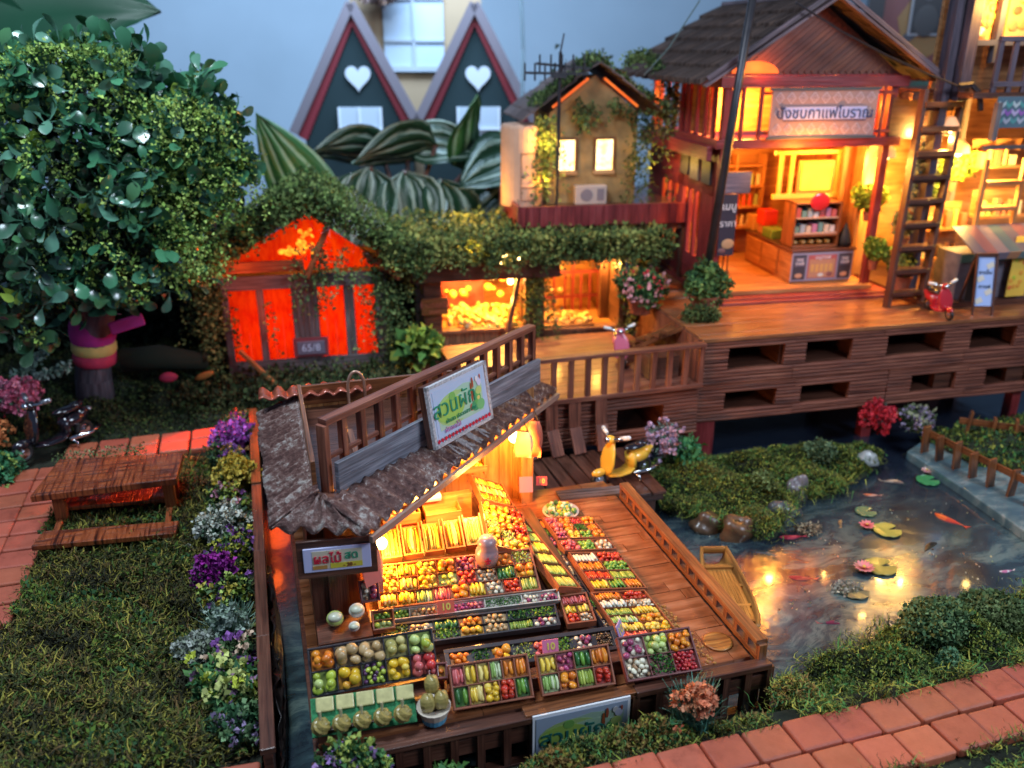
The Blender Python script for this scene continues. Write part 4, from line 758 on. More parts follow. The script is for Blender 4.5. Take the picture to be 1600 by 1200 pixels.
# hut shelves
sh = thing('fruit_shelf', 'lit wooden shelf of apples and lemons on the back wall of the stall', 'shelf', (1.35, 6.4, .9)); b = MB()
for z in (.92, 1.08, 1.24): b.b2((.9, 6.36, z), (1.66, 6.55, z+.015)); b.b2((.9, 6.35, z), (1.66, 6.365, z+.05))
for x in (.9, 1.15, 1.4, 1.64): b.b2((x, 6.36, .88), (x+.015, 6.55, 1.36))
b.build('shelf_frame', M['ply'], sh, world=True)
for (x, z, kd) in [(.93, .94, 'lemon'), (1.18, .94, 'apple'), (1.43, .94, 'lemon'), (.93, 1.10, 'guava'), (1.18, 1.10, 'apple'), (1.43, 1.10, 'lemon'), (1.18, 1.26, 'cherry'), (1.43, 1.26, 'lime')]:
    b = MB(); heap(b, kd, Vector((x, 6.38, z)), Vector((1, 0, 0)), Vector((0, .9, .44)), Vector((0, -.44, .9)), .2, .16, .03); b.build(kd+'_heap', M['attr'], sh, world=True, smooth=True)
cr = thing('wooden_crate', 'orange plywood crates of carrots and mandarins stacked in the middle of the stall', 'crate', (.95, 5.7, .66)); b = MB()
for (x0, x1, y, z) in [(.70, 1.0, 5.92, .82), (1.03, 1.32, 5.86, .82), (.68, .98, 5.80, .70), (1.02, 1.32, 5.76, .70)]:
    b.b2((x0, y, z-.04), (x1, y+.15, z)); b.b2((x0, y-.01, z-.04), (x1, y, z+.05)); b.b2((x0, y+.14, z-.04), (x1, y+.15, z+.1)); b.b2((x0, y, z-.04), (x0+.012, y+.15, z+.06)); b.b2((x1-.012, y, z-.04), (x1, y+.15, z+.06))
b.b2((.62, 5.75, .6), (1.4, 6.3, .66)); b.b2((.62, 6.05, .66), (1.45, 6.12, .90)); b.build('crate', M['ply'], cr, world=True, bevel=.003)
for (x, y, z, kd) in [(.70, 5.80, .71, 'orange'), (1.04, 5.77, .71, 'lemon'), (.72, 5.93, .83, 'potato')]:
    b = MB(); heap(b, kd, Vector((x, y, z)), Vector((1, 0, 0)), Vector((0, 1, 0)), Vector((0, 0, 1)), .26, .12, .03); b.build(kd+'_heap', M['attr'], cr, world=True, smooth=True)
for i in range(6):
    T = frame_m((.46+i*.155, 5.34, .84), (1, -.05, 0), (0, .8, .45)); t = thing('slat_box', 'slatted box of corn, number %d' % (i+1), 'box', (.46+i*.155, 5.34, .84), 0, 'slatted boxes of corn in the stall')
    t['label'] = ['leftmost', 'second from left', 'third from left', 'third from right', 'second from right', 'rightmost'][i]+' slatted box of long yellow vegetables behind the lit fruit tray'
    b = MB(T); b.b2((0, 0, -.02), (.14, .26, 0)); b.b2((0, 0, 0), (.01, .26, .05)); b.b2((.13, 0, 0), (.14, .26, .05)); b.b2((.01, 0, 0), (.13, .01, .05)); b.build('box', M['ply'], t, world=True)
    b = MB(); heap(b, 'asparagus' if i % 2 else 'corn', T @ Vector((.012, .015, .003)), (T.to_3x3() @ Vector((1, 0, 0))), (T.to_3x3() @ Vector((0, 1, 0))), (T.to_3x3() @ Vector((0, 0, 1))), .116, .235, .032); b.build('vegetable_heap', M['attr'], t, world=True, smooth=True)
b = MB(); b.b2((.44, 5.3, .6), (1.40, 5.6, .80)); tag(b.build('display_block', M['deckdark']), 'wooden block under the slatted boxes of corn', 'plinth')
# round printed jar
jr = thing('printed_stand', 'rounded pink card stand with a red symbol in front of the yellow squash tray', 'stand', (1.33, 5.12, .85)); b = MB(); b.lathe((1.33, 5.12, .84), [(0, 0), (.07, 0), (.085, .05), (.08, .11), (.06, .13), (.07, .17), (.05, .21), (0, .21)], 18, col=(.34, .20, .20)); b.build('jar', M['attr'], jr, world=True, smooth=True)
b = MB(frame_m((1.315, 5.034, .91), (1, 0, 0), (0, 0, 1))); b.box((0, 0, 0), (.045, .012, .003)); b.box((0, -.0, .001), (.012, .05, .003)); b.box((0, -.022, .002), (.03, .01, .003)); b.build('red_symbol', REDI, jr, world=True)
# lamps, bags and price cards
def lamp(loc, label, r=.035, pw=5, col=(1, .45, .08), cord=.12):
    t = thing('bulb_lamp', label, 'lamp', loc, 0, 'warm lamps of the display'); b = MB(); b.ball((0, 0, 0), r, 12, 8); b.build('bulb', M['bulb'], t, smooth=True)
    if cord: b = MB(); b.cyl((0, 0, r), (0, 0, r+cord), .006, n=6); b.build('cord', M['blackmatt'], t)
    glow('lamp_light', (loc[0], loc[1], loc[2]-r-.02), pw, col); return t
lamp((1.04, 5.78, 1.22), 'glowing bulb hanging under the middle of the tin roof skirt', .045, 48, (1, .36, .045), cord=.28)
lamp((1.88, 6.28, 1.24), 'glowing bulb beside the back right post of the stall', .05, 34, (1, .36, .045), cord=.25)
lamp((.60, 5.24, 1.06), 'glowing bulb behind the small fruit sign', .045, 70, (1, .40, .055), cord=.44)
glow('stall_tray_fill', (1.36, 5.60, 1.30), 78, (1, .42, .09), .04)  # added light without a bulb, warms the outer trays
b = MB(); 
for (x, y, z, r_) in [(.86, 5.99, 1.02, .05), (.94, 6.0, 1.04, .055), (1.03, 6.0, 1.03, .05), (1.11, 6.01, 1.04, .05)]: b.ball((x, y, z), (r_, r_*.8, r_*1.1), 12, 8)
b.b2((.80, 5.96, .92), (1.18, 6.04, .97)); tag(b.build('milk_bottles', plain('white plastic', (.8, .78, .7), .4), smooth=True), 'row of four white rounded bottles lit by the bulb on the back shelf', 'bottles')
def bag(loc, a, w, h, col, label):
    b = MB(); vs = []; F = []
    for i in range(7):
        t = i/6; ww = w*(.75+.5*math.sin(PI*t*.8)); dd = .035*math.sin(PI*min(1, t+.15))
        for k in range(10): th = 2*PI*k/10; vs.append((ww*.5*math.cos(th)*(1+.12*math.sin(k*3+i)), dd*math.sin(th)+.006*math.sin(i*2+k), -h*t))
    for i in range(6):
        for k in range(10): F.append((i*10+k, i*10+(k+1) % 10, (i+1)*10+(k+1) % 10, (i+1)*10+k))
    F.append(tuple(range(60, 70))); b.add(vs, F, col=col); t = thing('hanging_bag', label, 'bag', loc, a); b.build('bag', M['paint'], t, smooth=True)
    b = MB(); b.tube([(-w*.3, 0, 0), (0, 0, .09), (w*.3, 0, 0)], .006, 6); b.build('handle', M['blackmatt'], t)
bag((1.93, 6.18, 1.33), -.5, .13, .24, (.75, .62, .36), 'cream bag glowing next to the bulb under the right end of the roof')
bag((2.06, 6.30, 1.36), -.5, .12, .34, (.55, .16, .10), 'red netting bag hanging at the right post of the stall')
bag((.52, 4.98, 1.18), .1, .09, .34, (.62, .25, .18), 'pink translucent bag hanging under the left end of the roof')
bag((.44, 5.08, 1.22), .1, .09, .30, (.75, .45, .10), 'yellow bag hanging behind the pink one')
def card(loc, a, w, h, s, col, label, tilt=.35, tc=None):
    t = thing('price_card', label, 'price card', loc, a, 'price cards among the produce'); b = MB(frame_m((0, 0, 0), (1, 0, 0), (0, tilt, 1))); b.box((0, h/2, -.004), (w, h, .006)); b.build('card', plain('card %s' % label[:12], col, .5), t)
    o = text(s, h*.72, (0, h*.48, .001), (0, 0, 0), tc or plain('gold print %s' % label[:9], (.75, .6, .12), .5), None, bold=.002, ex=.001); mount(t, frame_m((0, 0, 0), (1, 0, 0), (0, tilt, 1)), [o])
card((.95, 4.76, .74), -.08, .115, .09, '10', (.65, .13, .08), 'red price card reading 10 in front of the brightest fruit tray')
card((1.50, 4.20, .72), -.08, .105, .085, '10', (.70, .20, .35), 'pink price card reading 10 stuck behind the aubergine tray')
card((2.02, 4.26, .68), .9, .10, .11, '10', (.42, .34, .60), 'violet diamond price card reading 10 by the right column of trays')
card((2.06, 6.08, .86), -.3, .09, .075, '10', (.65, .10, .10), 'small red price card reading 10 beside the right post')
card((1.90, 6.0, .86), -.2, .11, .13, '', (.40, .17, .26), 'pink framed tag standing left of the small red price card')
card((.50, 4.88, .98), .5, .13, .16, '', (.62, .16, .12), 'tilted red printed card hanging at the left post of the stall')
# guava halves at the left post
for (x, y, z, r_, c, n_, lb) in [(.22, 4.75, .86, .07, (.50, .60, .16), 'guava', 'yellow green fruit with a white cut face by the left post'), (.36, 4.74, .90, .065, (.7, .66, .58), 'cut_coconut', 'white halved coconut by the left post'), (.33, 4.66, .84, .045, (.72, .68, .60), 'cut_coconut', 'small white coconut piece in front of the halved one')]:
    b = MB(); b.ball((0, 0, 0), (r_*.8, r_*.8, r_*.7), 14, 9, col=c); b.ball((0, -.02, r_*.35), (r_*.68, r_*.6, r_*.42), 14, 9, col=(.50, .50, .36)); o = b.build(n_, M['attr'], smooth=True); o.location = (x, y, z); tag(o, lb, 'fruit', 'cut fruit by the left post')
b = MB(); b.b2((.10, 4.6, .49), (.44, 4.86, .79)); tag(b.build('crate_stand', M['deckdark']), 'dark stand at the foot of the left post', 'stand')
tray('small tray of limes and white fruit beside the cut coconut', [(.45, 4.70, .74), (.60, 4.69, .74), (.60, 4.82, .80), (.46, 4.84, .80)], [['guava'], ['lime']], OT, .028)
tray('little tray with a dragon fruit hanging below the left post', [(.40, 4.86, .86), (.54, 4.86, .86), (.54, 4.95, .98), (.42, 4.95, .98)], [['mushroom', 'radish']], PT, .03)
tray('narrow front box of dark peach fruit left of the black crate', [(.72, 4.24, .66), (.84, 4.22, .66), (.84, 4.30, .72), (.72, 4.32, .72)], [['apple', 'mango']], PT, .03)

# wooden boat
bo = thing('rowing_boat', 'yellow brown wooden rowing boat moored beside the market deck', 'boat', (3.42, 5.24, .0), rad(75))
L_, Wb = 1.12, .165
def hull(x, s_): t = x/(L_/2); return Wb*(1-abs(t)**2.4*(.36 if t > 0 else .62))*s_, .10+.07*abs(t)**2
b = MB(); vs = []; F = []; n = 18; m = 8
for i in range(n+1):
    x = -L_/2+L_*i/n; wv, zt = hull(x, 1)
    for k in range(m+1): a = -PI/2+PI*k/m; vs.append((x, wv*math.sin(a), zt-(zt+.03)*math.cos(a)**.7))
for i in range(n):
    for k in range(m): q = i*(m+1)+k; F.append((q, q+1, q+m+2, q+m+1))
uv = [[(vs[j][0], vs[j][1]) for j in f] for f in F]; b.add(vs, F, uv); o = b.build('hull', M['boat'], bo, smooth=True); md = o.modifiers.new('s', 'SOLIDIFY'); md.thickness = .015
b = MB()
for s_ in (-1, 1): b.tube([(-L_/2+L_*i/n, *[hull(-L_/2+L_*i/n, s_)[j] for j in (0, 1)]) for i in range(n+1)], .017, 8)
b.build('gunwale', M['boat'], bo, smooth=True)
for x in (-.40, -.16, .12, .36):
    wv, zt = hull(x, 1); b = MB(); b.box((x, 0, zt-.035), (.035, wv*1.8, .03)); b.build('thwart', M['boat'], bo, bevel=.005)
for x in (-L_/2, L_/2): wv, zt = hull(x, 1); b = MB(); b.box((x*.985, 0, zt-.02), (.04, wv*1.9, .06)); b.build('end_board', M['boat'], bo, bevel=.01)
b = MB()
for k in range(8): b.box((0, (k-3.5)*.030, .075), (.86, .027, .02))
b.build('bottom_planks', M['boat'], bo)
# ================================================================ decks, railings, jetty
DA = rad(-3.7); DO = Vector((4.40, 7.72, 0))
def dk(u, v, z=0): return Vector((DO.x+u*math.cos(DA)-v*math.sin(DA), DO.y+u*math.sin(DA)+v*math.cos(DA), z))
DKT = Matrix.Translation(DO) @ Matrix.Rotation(DA, 4, 'Z')
pd = thing('pallet_deck', 'large raised brown deck built like stacked pallets above the pond', 'deck', tuple(DO)); pd.rotation_euler = (0, 0, DA)
def slots_front(b, x0, x1, z0, z1, holes, y0=0, step=.041):
    """front face made of horizontal sticks, leaving slots open"""
    z = z0; k = 0
    while z < z1-.01:
        zt = min(z+step, z1); segs = [(x0, x1)]
        for (a, c, h0, h1) in holes:
            if z+.02 > h0 and z+.02 < h1:
                ns = []
                for s0, s1 in segs:
                    if c <= s0 or a >= s1: ns.append((s0, s1)); continue
                    if a > s0: ns.append((s0, a))
                    if c < s1: ns.append((c, s1))
                segs = ns
        for s0, s1 in segs:
            n_ = max(1, int((s1-s0)/1.1+.5))
            for q in range(n_):
                ya = y0-R.uniform(0, .014); xa, xb = s0+(s1-s0)*q/n_+.002, s0+(s1-s0)*(q+1)/n_-.002; h_ = zt-z; o1 = R.random()*20
                pr = [(ya+.05, z+.001), (ya+.010, z+.004), (ya, z+h_*.3), (ya, z+h_*.7), (ya+.010, zt-.004), (ya+.05, zt-.001)]; vs = [(xa, a, c) for a, c in pr]+[(xb, a, c) for a, c in pr]; F = [(i, i+1, i+7, i+6)[::-1] for i in range(5)]+[(0, 1, 2, 3, 4, 5), (11, 10, 9, 8, 7, 6)]
                b.add(vs, F, [[(vs[i][0]+o1, vs[i][2]+o1*.3+vs[i][1]) for i in f] for f in F])
        z = zt
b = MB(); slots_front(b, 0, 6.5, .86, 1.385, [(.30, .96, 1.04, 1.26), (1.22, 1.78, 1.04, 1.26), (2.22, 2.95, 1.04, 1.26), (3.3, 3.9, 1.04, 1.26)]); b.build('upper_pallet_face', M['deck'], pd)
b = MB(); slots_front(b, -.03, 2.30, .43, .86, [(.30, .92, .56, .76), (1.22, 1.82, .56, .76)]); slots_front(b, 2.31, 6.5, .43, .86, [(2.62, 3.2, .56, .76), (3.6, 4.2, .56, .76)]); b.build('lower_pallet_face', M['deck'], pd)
b = MB()
for x in (.12, 1.08, 2.0, 3.12, 4.1):
    for (z0, z1) in ((.56, .76), (1.04, 1.26)): b.b2((x-.15, .06, z0-.03), (x+.15, .9, z1+.03))
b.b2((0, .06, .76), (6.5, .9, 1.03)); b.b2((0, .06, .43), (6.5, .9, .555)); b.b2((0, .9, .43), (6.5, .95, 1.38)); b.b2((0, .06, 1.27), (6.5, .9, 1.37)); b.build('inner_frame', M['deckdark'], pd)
b = MB(); y = -.02
for j in range(30):
    w = .155; b.b2((-.02, y, 1.36), (1.9+.4*(j % 3), y+w-.005, 1.40+R.uniform(0, .003))); b.b2((1.903+.4*(j % 3), y, 1.36), (6.5, y+w-.005, 1.40+R.uniform(0, .003))); y += w
b.build('top_boards', wood('honey deck board', (.13, .04, .018), (.34, .12, .045), (.48, .20, .08), .33, .3, 16, .4), pd, bevel=.003)
b = MB()
for x in (.15, 2.2, 4.2):
    for y in (.15, 1.2): b.b2((x-.06, y-.06, -.1), (x+.06, y+.06, .43))
b.b2((-.25, .02, -.05), (.22, .2, .43)); each(b, 'stilt', M['red'], pd)
b = MB()
for j in range(24): b.b2((-.04, .03+j*.155, .45+.0), (0-.003, .03+j*.155+.15, 1.38))
b.build('side_face', M['deck'], pd)
# centre deck (lower floor with pink scooter)
cdk = thing('walkway_deck', 'lower brown wooden walkway deck between the flower shop and the pallet deck', 'deck', (3.4, 7.65, 0)); b = MB()
for j in range(13): b.b2((1.95, 7.68+j*.155, .86), (4.36, 7.68+j*.155+.149, .90+R.uniform(0, .004)))
b.build('floor_boards', M['deck'], cdk, world=True, bevel=.003)
b = MB(); slots_front(b, 2.0, 4.36, .35, .86, [(3.42, 3.95, .47, .72)], 7.66); b.b2((1.95, 8.4, .1), (4.36, 8.45, .86)); b.b2((3.38, 7.72, .35), (3.42, 8.4, .86)); b.b2((3.95, 7.72, .35), (4.0, 8.4, .86)); b.build('front_face', M['deck'], cdk, world=True)
wr = thing('wooden_railing', 'long brown wooden railing in front of the pink scooter', 'railing', (3.4, 7.62, .9)); b = MB(); b.b2((2.3, 7.575, 1.36), (4.36, 7.665, 1.40)); b.build('top_rail', M['deck'], wr, world=True, bevel=.004); b = MB(); b.b2((2.3, 7.59, .90), (4.36, 7.65, .95)); b.build('bottom_rail', M['deck'], wr, world=True, bevel=.004)
b = MB()
for i in range(12): x = 2.33+i*.182; b.b2((x-.027, 7.60, .95), (x+.027, 7.64, 1.36))
each(b, 'baluster', M['deck'], wr, world=True)
# slanted boards under the railing
for i, (x0, x1) in enumerate([(2.45, 2.42), (2.72, 2.68), (2.96, 2.93), (3.22, 3.22)]):
    t = thing('support_board', ['leftmost slanted support board under the railing, by the tin roof', 'second slanted support board from the left under the railing', 'third slanted support board under the railing, left of the yellow scooter', 'upright support board behind the yellow scooter'][i], 'board', (x0, 7.58, .35), 0, 'support boards under the railing')
    b = MB(); b.bar((x0, 7.50, .36), (x1, 7.60, .62), .13, .035, (0, 1, 0)); b.bar((x1, 7.60, .62), (x1-.01, 7.615, .90), .13, .035, (0, 1, 0)); b.build('board', M['deck'], t, world=True, bevel=.006)
# jetty
jt = thing('jetty', 'low dark wooden jetty of long planks under the yellow scooter', 'jetty', (2.9, 6.95, 0)); b = MB()
for i in range(9): b.box((2.16+i*.155, 7.06, .325+R.uniform(-.006, .006)), (.135+R.uniform(-.01, .012), 1.02+R.uniform(-.04, .02), .035), (0, 0, R.uniform(-.02, .02)+.03))
b.build('planks', M['deckdark'], jt, world=True, bevel=.006)
b = MB(); b.b2((2.1, 6.58, .24), (3.46, 6.66, .305)); b.b2((2.1, 7.45, .22), (3.46, 7.52, .305))
for x in (2.3, 3.35): b.b2((x-.04, 6.6, -.05), (x+.04, 6.68, .24))
each(b, 'cross_beam', M['deckdark'], jt, world=True)
b = MB()
for i in range(3): b.bar((2.35, 6.42+i*.05, .50+i*.004), (2.98, 6.36+i*.05, .50), .045, .03)
tag(b.build('sill_logs', M['oldwood']), 'glued sticks bridging the market floor and the jetty', 'sticks')
# left boundary fence
lf = thing('garden_fence', 'long low brown board fence between the lawn flowers and the market', 'fence', (-.25, 6.6, .38)); ys = [4.0, 5.05, 6.15, 7.3, 8.35, 9.1]
for a, c in zip(ys[:-1], ys[1:]):
    b = MB(); dz = R.uniform(-.02, .02); b.b2((-.275, a+.004, -.05), (-.225, c-.004, .58+dz)); b.b2((-.29, a+.002, .58+dz), (-.205, c-.002, .62+dz)); b.build('board', M['deckdark'] if a < 7 else M['rail'], lf, world=True, bevel=.004)
b = MB(); b.ball((-.20, 5.4, .05), (.035, 1.4, .22), 14, 40); b.v = [(x+.03*math.sin(y*23)*math.sin(z*31), y, z+.05*math.sin(y*9.3)) for x, y, z in b.v]; tag(b.build('glue_edge', plain('grey glue crust', (.07, .05, .045), .35, 0, .5, .6, 12, bstr=1), smooth=True), 'rough grey crust along the foot of the fence on the market side', 'crust', kind='stuff')
# small picket fences in the pond
def picket(p0, p1, n, h, label, z0=.02, lean=.0):
    t = thing('picket_fence', label, 'fence', (p0[0], p0[1], 0), 0, 'small picket fences at the far side of the pond'); b = MB()
    b.bar((*p0, z0+h*.8), (*p1, z0+h*.8), .03, .07)
    b.build('rail', M['rail'], t, world=True, bevel=.004)
    for i in range(n):
        q = (i+.3)/n; x, y = p0[0]+(p1[0]-p0[0])*q, p0[1]+(p1[1]-p0[1])*q; b = MB(); a = R.uniform(-.08, .08)+lean
        b.bar((x-.03, y-.01, z0-.05), (x-.03+a, y-.01, z0+h*(1 if i % 2 else 1.08)), .10, .03, (p1[0]-p0[0], p1[1]-p0[1], 0)); b.build('picket', M['rail'], t, world=True, bevel=.005)
picket((6.86, 7.05), (7.0, 5.55), 7, .36, 'nearer tilted brown picket fence beside the pale blue pool edge')
picket((7.35, 7.1), (8.4, 6.3), 5, .42, 'farther brown picket fence under the right end of the pallet deck')
mound('far_moss', [(7.05, 7.3), (7.1, 6.5), (8.6, 5.6), (9.6, 6.3), (9.2, 7.4)], .08, .22, .4, 7000, .07, OLIVE+[(.05, .14, .05)], 'leaf', 'green moss between the two small picket fences', seed=12)

# ================================================================ cafe
CA = rad(-6); CO = Vector((5.19, 9.11, 1.40)); caf = thing('cafe_house', 'two storey dark red wooden cafe with thatched gable roof and lit yellow rooms', 'house', tuple(CO), CA)
cw, cdp = 2.12, 2.3
b = MB(); b.b2((-.05, -.25, 0), (cw+.35, cdp, .045)); b.b2((-.12, -.36, 0), (cw+.45, -.26, .03)); b.build('porch_step', M['red'], caf, bevel=.006)
b = MB()
for j in range(14): b.b2((0, -.10+j*.17, .05), (cw, -.10+j*.17+.165, .10))
b.build('floor', M['ply'], caf)
b = MB()
for (x, y) in [(.03, 0), (cw-.05, 0), (.03, cdp), (cw-.05, cdp), (.03, 1.15), (cw-.05, 1.15)]: b.b2((x-.045, y-.045, .05), (x+.045, y+.045, 2.5))
each(b, 'corner_post', M['red'], caf, bevel=.006)
b = MB()
for (x0, y0, x1, y1) in [(-.09, -.09, cw+.09, -.03), (-.09, -.03, -.03, cdp+.05), (cw+.03, -.03, cw+.09, cdp+.05)]:
    b.b2((x0, y0, 1.78), (x1, y1, 1.88)); b.b2((x0, y0, 2.44), (x1, y1, 2.56))
b.b2((-.16, .0, 1.64), (-.095, cdp+.1, 1.80)); b.b2((-.03, -.03, 1.78), (cw+.03, cdp, 1.82)); b.b2((-.03, -.02, 2.56), (cw+.03, cdp, 2.58)); b.build('beam', M['red'], caf, bevel=.005)
b = MB()   # upper slats: front and left
for x in [.20, .42, .70, .96, 1.22, 1.48, 1.74, 1.93]: b.b2((x-.02, -.075, 1.88), (x+.02, -.035, 2.44))
for z in (1.93, 2.36): b.b2((.42, -.068, z), (cw-.05, -.042, z+.035))
for k in range(9): y = .12+k*.255; b.b2((-.075, y-.03, 1.88), (-.035, y+.03, 2.44))
for k in range(9): y = .12+k*.255; b.b2((cw+.035, y-.03, 1.88), (cw+.075, y+.03, 2.44))
b.build('slat_screen', M['red'], caf, bevel=.004)
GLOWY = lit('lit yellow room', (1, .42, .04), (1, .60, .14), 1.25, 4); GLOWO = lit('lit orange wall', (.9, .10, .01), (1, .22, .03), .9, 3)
b = MB(); b.b2((.12, .9, 1.88), (cw-.12, .93, 2.44)); b.b2((.05, .5, 1.88), (.10, 1.2, 2.44)); b.build('upper_inner_wall', M['ply'], caf)
# ground floor inner walls
b = MB(); b.b2((.0, 1.9, .10), (cw, 1.95, 1.78)); b.b2((cw-.06, .35, .10), (cw-.01, 1.9, 1.78)); b.build('inner_wall', M['ply'], caf)
b = MB()
for (y0, y1) in [(.05, .42), (1.0, 1.18), (1.75, 2.3)]: b.b2((-.02, y0, .10), (.02, y1, 1.78))
b.b2((-.02, .05, 1.22), (.02, 2.3, 1.78)); b.b2((-.02, .42, .10), (.02, 1.8, .42))
for y in (.6, .8, 1.35, 1.55): b.b2((-.02, y-.03, .42), (.02, y+.03, 1.22))
b.build('side_wall', M['red'], caf)
for (y, z, c) in [(.25, 1.48, (.05, .05, .055)), (.62, 1.48, (.25, .17, .12)), (.95, 1.5, (.08, .05, .05))]:
    b = MB(); b.b2((-.05, y-.13, z-.13), (-.022, y+.13, z+.13)); b.build('wall_plate', plain('plate %.2f' % y, c, .5, 0, 0, .4, 25), caf)
b = MB(); b.poly([(.0, -.01, 2.58), (cw, -.01, 2.58), (cw/2, -.01, 3.32)], .03, (0, 1, 0))
for i in range(26): x0 = .02+i*cw/26; zt = 2.58+.735*(1-abs(x0+.02-cw/2)/(cw/2)); None

for i in range(34):
    x0 = -.6+i*.085; q0 = None; pts = [(x0+t*.9, 2.58+t*.74) for t in np.linspace(0, 1.0, 40)]; pts = [p for p in pts if .06 < p[0] < cw-.06 and p[1] < 2.56+.76*(1-abs(p[0]-cw/2)/(cw/2))-.03]
    if len(pts) > 2: b.bar((pts[0][0], -.018, pts[0][1]+.01), (pts[-1][0], -.018, pts[-1][1]), .05, .014, (0, 1, 0))
b.build('gable_wall', wood('red gable wood', (.06, .014, .010), (.17, .045, .022), (.30, .10, .04), .5, .1, 30, .5), caf)
b = MB(); pts = [(.06+.02*math.cos(t)+.26*(1+math.cos(t)), -.03, 2.59+.13*math.sin(t)) for t in np.linspace(0, PI, 14)]; b.poly(pts, -.012, (0, 1, 0)); b.build('gable_glow_patch', GLOWO, caf)  # arch of warm light on the gable, put in as a glowing patch
# thatched roof, layered courses
ov = .34; apex = 3.36; slope = (apex-2.50)/(cw/2+ov)
def roofrow(b, side, k, n=6, y0=-.30, y1=2.75):
    t0, t1 = k/n, (k+1.25)/n; xr = lambda t: cw/2+side*(cw/2+ov+.04)*t; zr = lambda t: apex-slope*(cw/2+ov)*t
    t1 = min(t1, 1.06); lift = .06; x0, x1 = xr(t0), xr(t1); z0, z1 = zr(t0)+.02+lift*.3, zr(t1)+lift+.02; yy = y0
    while yy < y1:
        w = R.uniform(.02, .04); dx = R.uniform(-.035, .035)*side; b.poly([(x0, yy, z0), (x1+dx, yy, z1-.0), (x1+dx, yy, z1-.055+R.uniform(-.01, .01)), (x0, yy, z0-.03)], w-.002, (0, 1, 0)); yy += w
b = MB()
for side in (-1, 1):
    for k in range(6): roofrow(b, side, k)
for i, f in enumerate(b.f):   # grain runs down the slope
    b.uv[i] = [(b.v[j][0]+b.v[j][2], b.v[j][1]*1.0) for j in f]
b.build('thatch_roof', M['thatch'], caf)
b = MB()
for s_ in (-1, 1):
    b.bar((cw/2, -.33, apex+.01), (cw/2+s_*(cw/2+ov+.05), -.33, 2.47), .03, .085, (0, 1, 0)); b.bar((cw/2, -.33, apex+.09), (cw/2+s_*(cw/2+ov+.02), -.33, 2.545), .05, .03, (0, 1, 0))
b.bar((cw/2, -.32, apex+.05), (cw/2, 2.7, apex+.05), .09, .05); b.build('bargeboard', wood('purple brown board', (.04, .025, .03), (.13, .08, .09), (.24, .16, .18), .5), caf, bevel=.005)
# name board
cs = thing('cafe_sign', 'patterned cafe sign with blue Thai lettering on the upper front', 'sign', tuple(CO+Vector((.0, 0, 0)))); cs.rotation_euler = (0, 0, CA)
m = frame_m((1.16, -.14, 2.16), (1, 0, 0), (0, -.0, 1)); b = MB(); b.box((0, 0, -.012), (1.30, .52, .02)); o1 = b.build('panel', plain('mauve batik', (.34, .21, .20), .6), None)
b = MB(); 
for s_ in (-1, 1): b.box((0, s_*.265, -.005), (1.36, .03, .03))
o2 = b.build('rail', plain('slate frame', (.06, .075, .09), .5), None)
b = MB()
for j in range(3):
    for i in range(9):
        cx, cy = -.56+i*.14, -.17+j*.17
        for q, (rr, c) in enumerate([(.068, (.50, .38, .40)), (.050, (.30, .17, .17)), (.032, (.46, .34, .35)), (.016, (.22, .11, .11))]):
            flatshape(b, [(cx+rr*.85, cy), (cx, cy+rr), (cx-rr*.85, cy), (cx, cy-rr)], .0005+.0012*q, c, .001)
o3 = b.build('batik_pattern', M['paint'], None)
b = MB(); b.box((.01, .005, .007), (1.02, .135, .003)); o4 = b.build('lettering_band', plain('pale violet band', (.42, .45, .75), .5), None)
b = MB(); b.box((.01, -.075, .009), (1.02, .010, .003)); o5 = b.build('underline', INK, None)
o6 = text('ปังชบกาแฟโบราณ', .165, (.01, .0, .011), (0, 0, 0), INK, None, bold=.0015); mount(cs, m, [o1, o2, o3, o4, o5, o6])
# interior furniture
def cth(name, label, cat, x, y, z=.1, rz=0, grp=None):
    p = CO+Matrix.Rotation(CA, 3, 'Z') @ Vector((x, y, z)); return thing(name, label, cat, tuple(p), CA+rz, grp)
t = cth('counter', 'cafe counter with dark menu posters on its front', 'counter', 1.12, .12); b = MB(); b.b2((0, 0, 0), (.82, .34, .40)); b.b2((-.0, .34, 0), (.26, 1.3, .40)); b.build('cabinet', M['ply'], t, bevel=.004)
b = MB(); b.b2((-.02, -.02, .40), (.86, .36, .425)); b.b2((-.02, .36, .40), (.28, 1.32, .425)); b.build('worktop', M['deckdark'], t, bevel=.004)
b = MB()
for y in (.36, .82): b.b2((-.015, y, .04), (0, y+.42, .37))
b.build('side_panel', M['ply'], t, bevel=.006)
pf = MB(); pf.b2((.0, -.012, .03), (.82, -.001, .385)); po = pf.build('front_poster', plain('grey lilac print', (.30, .30, .42), .4), t)
b = MB(); 
for (x0, x1) in ((.02, .19), (.63, .80)):
    b.b2((x0, -.016, .05), (x1, -.012, .36), col=(.05, .05, .07)); b.b2((x0+.02, -.019, .22), (x1-.02, -.016, .33), col=(.16, .16, .22)); b.ball(((x0+x1)/2, -.016, .10), (.05, .004, .03), 10, 6, col=(.55, .32, .2))
b.b2((.22, -.016, .06), (.60, -.012, .355), col=(.45, .12, .12)); b.b2((.235, -.019, .07), (.585, -.016, .30), col=(.50, .26, .16))
for k in range(5): b.b2((.26+k*.062, -.022, .14), (.30+k*.062, -.019, .24), col=(.65, .38, .12))
b.ball((.40, -.02, .10), (.04, .004, .025), 10, 6, col=(.6, .65, .6)); b.ball((.52, -.02, .11), (.045, .004, .03), 10, 6, col=(.25, .1, .1)); b.build('printed_menu', M['paint'], po)
o = text('เมนูกาแฟ', .055, (.41, -.021, .325), (PI/2, 0, 0), WPR, po)
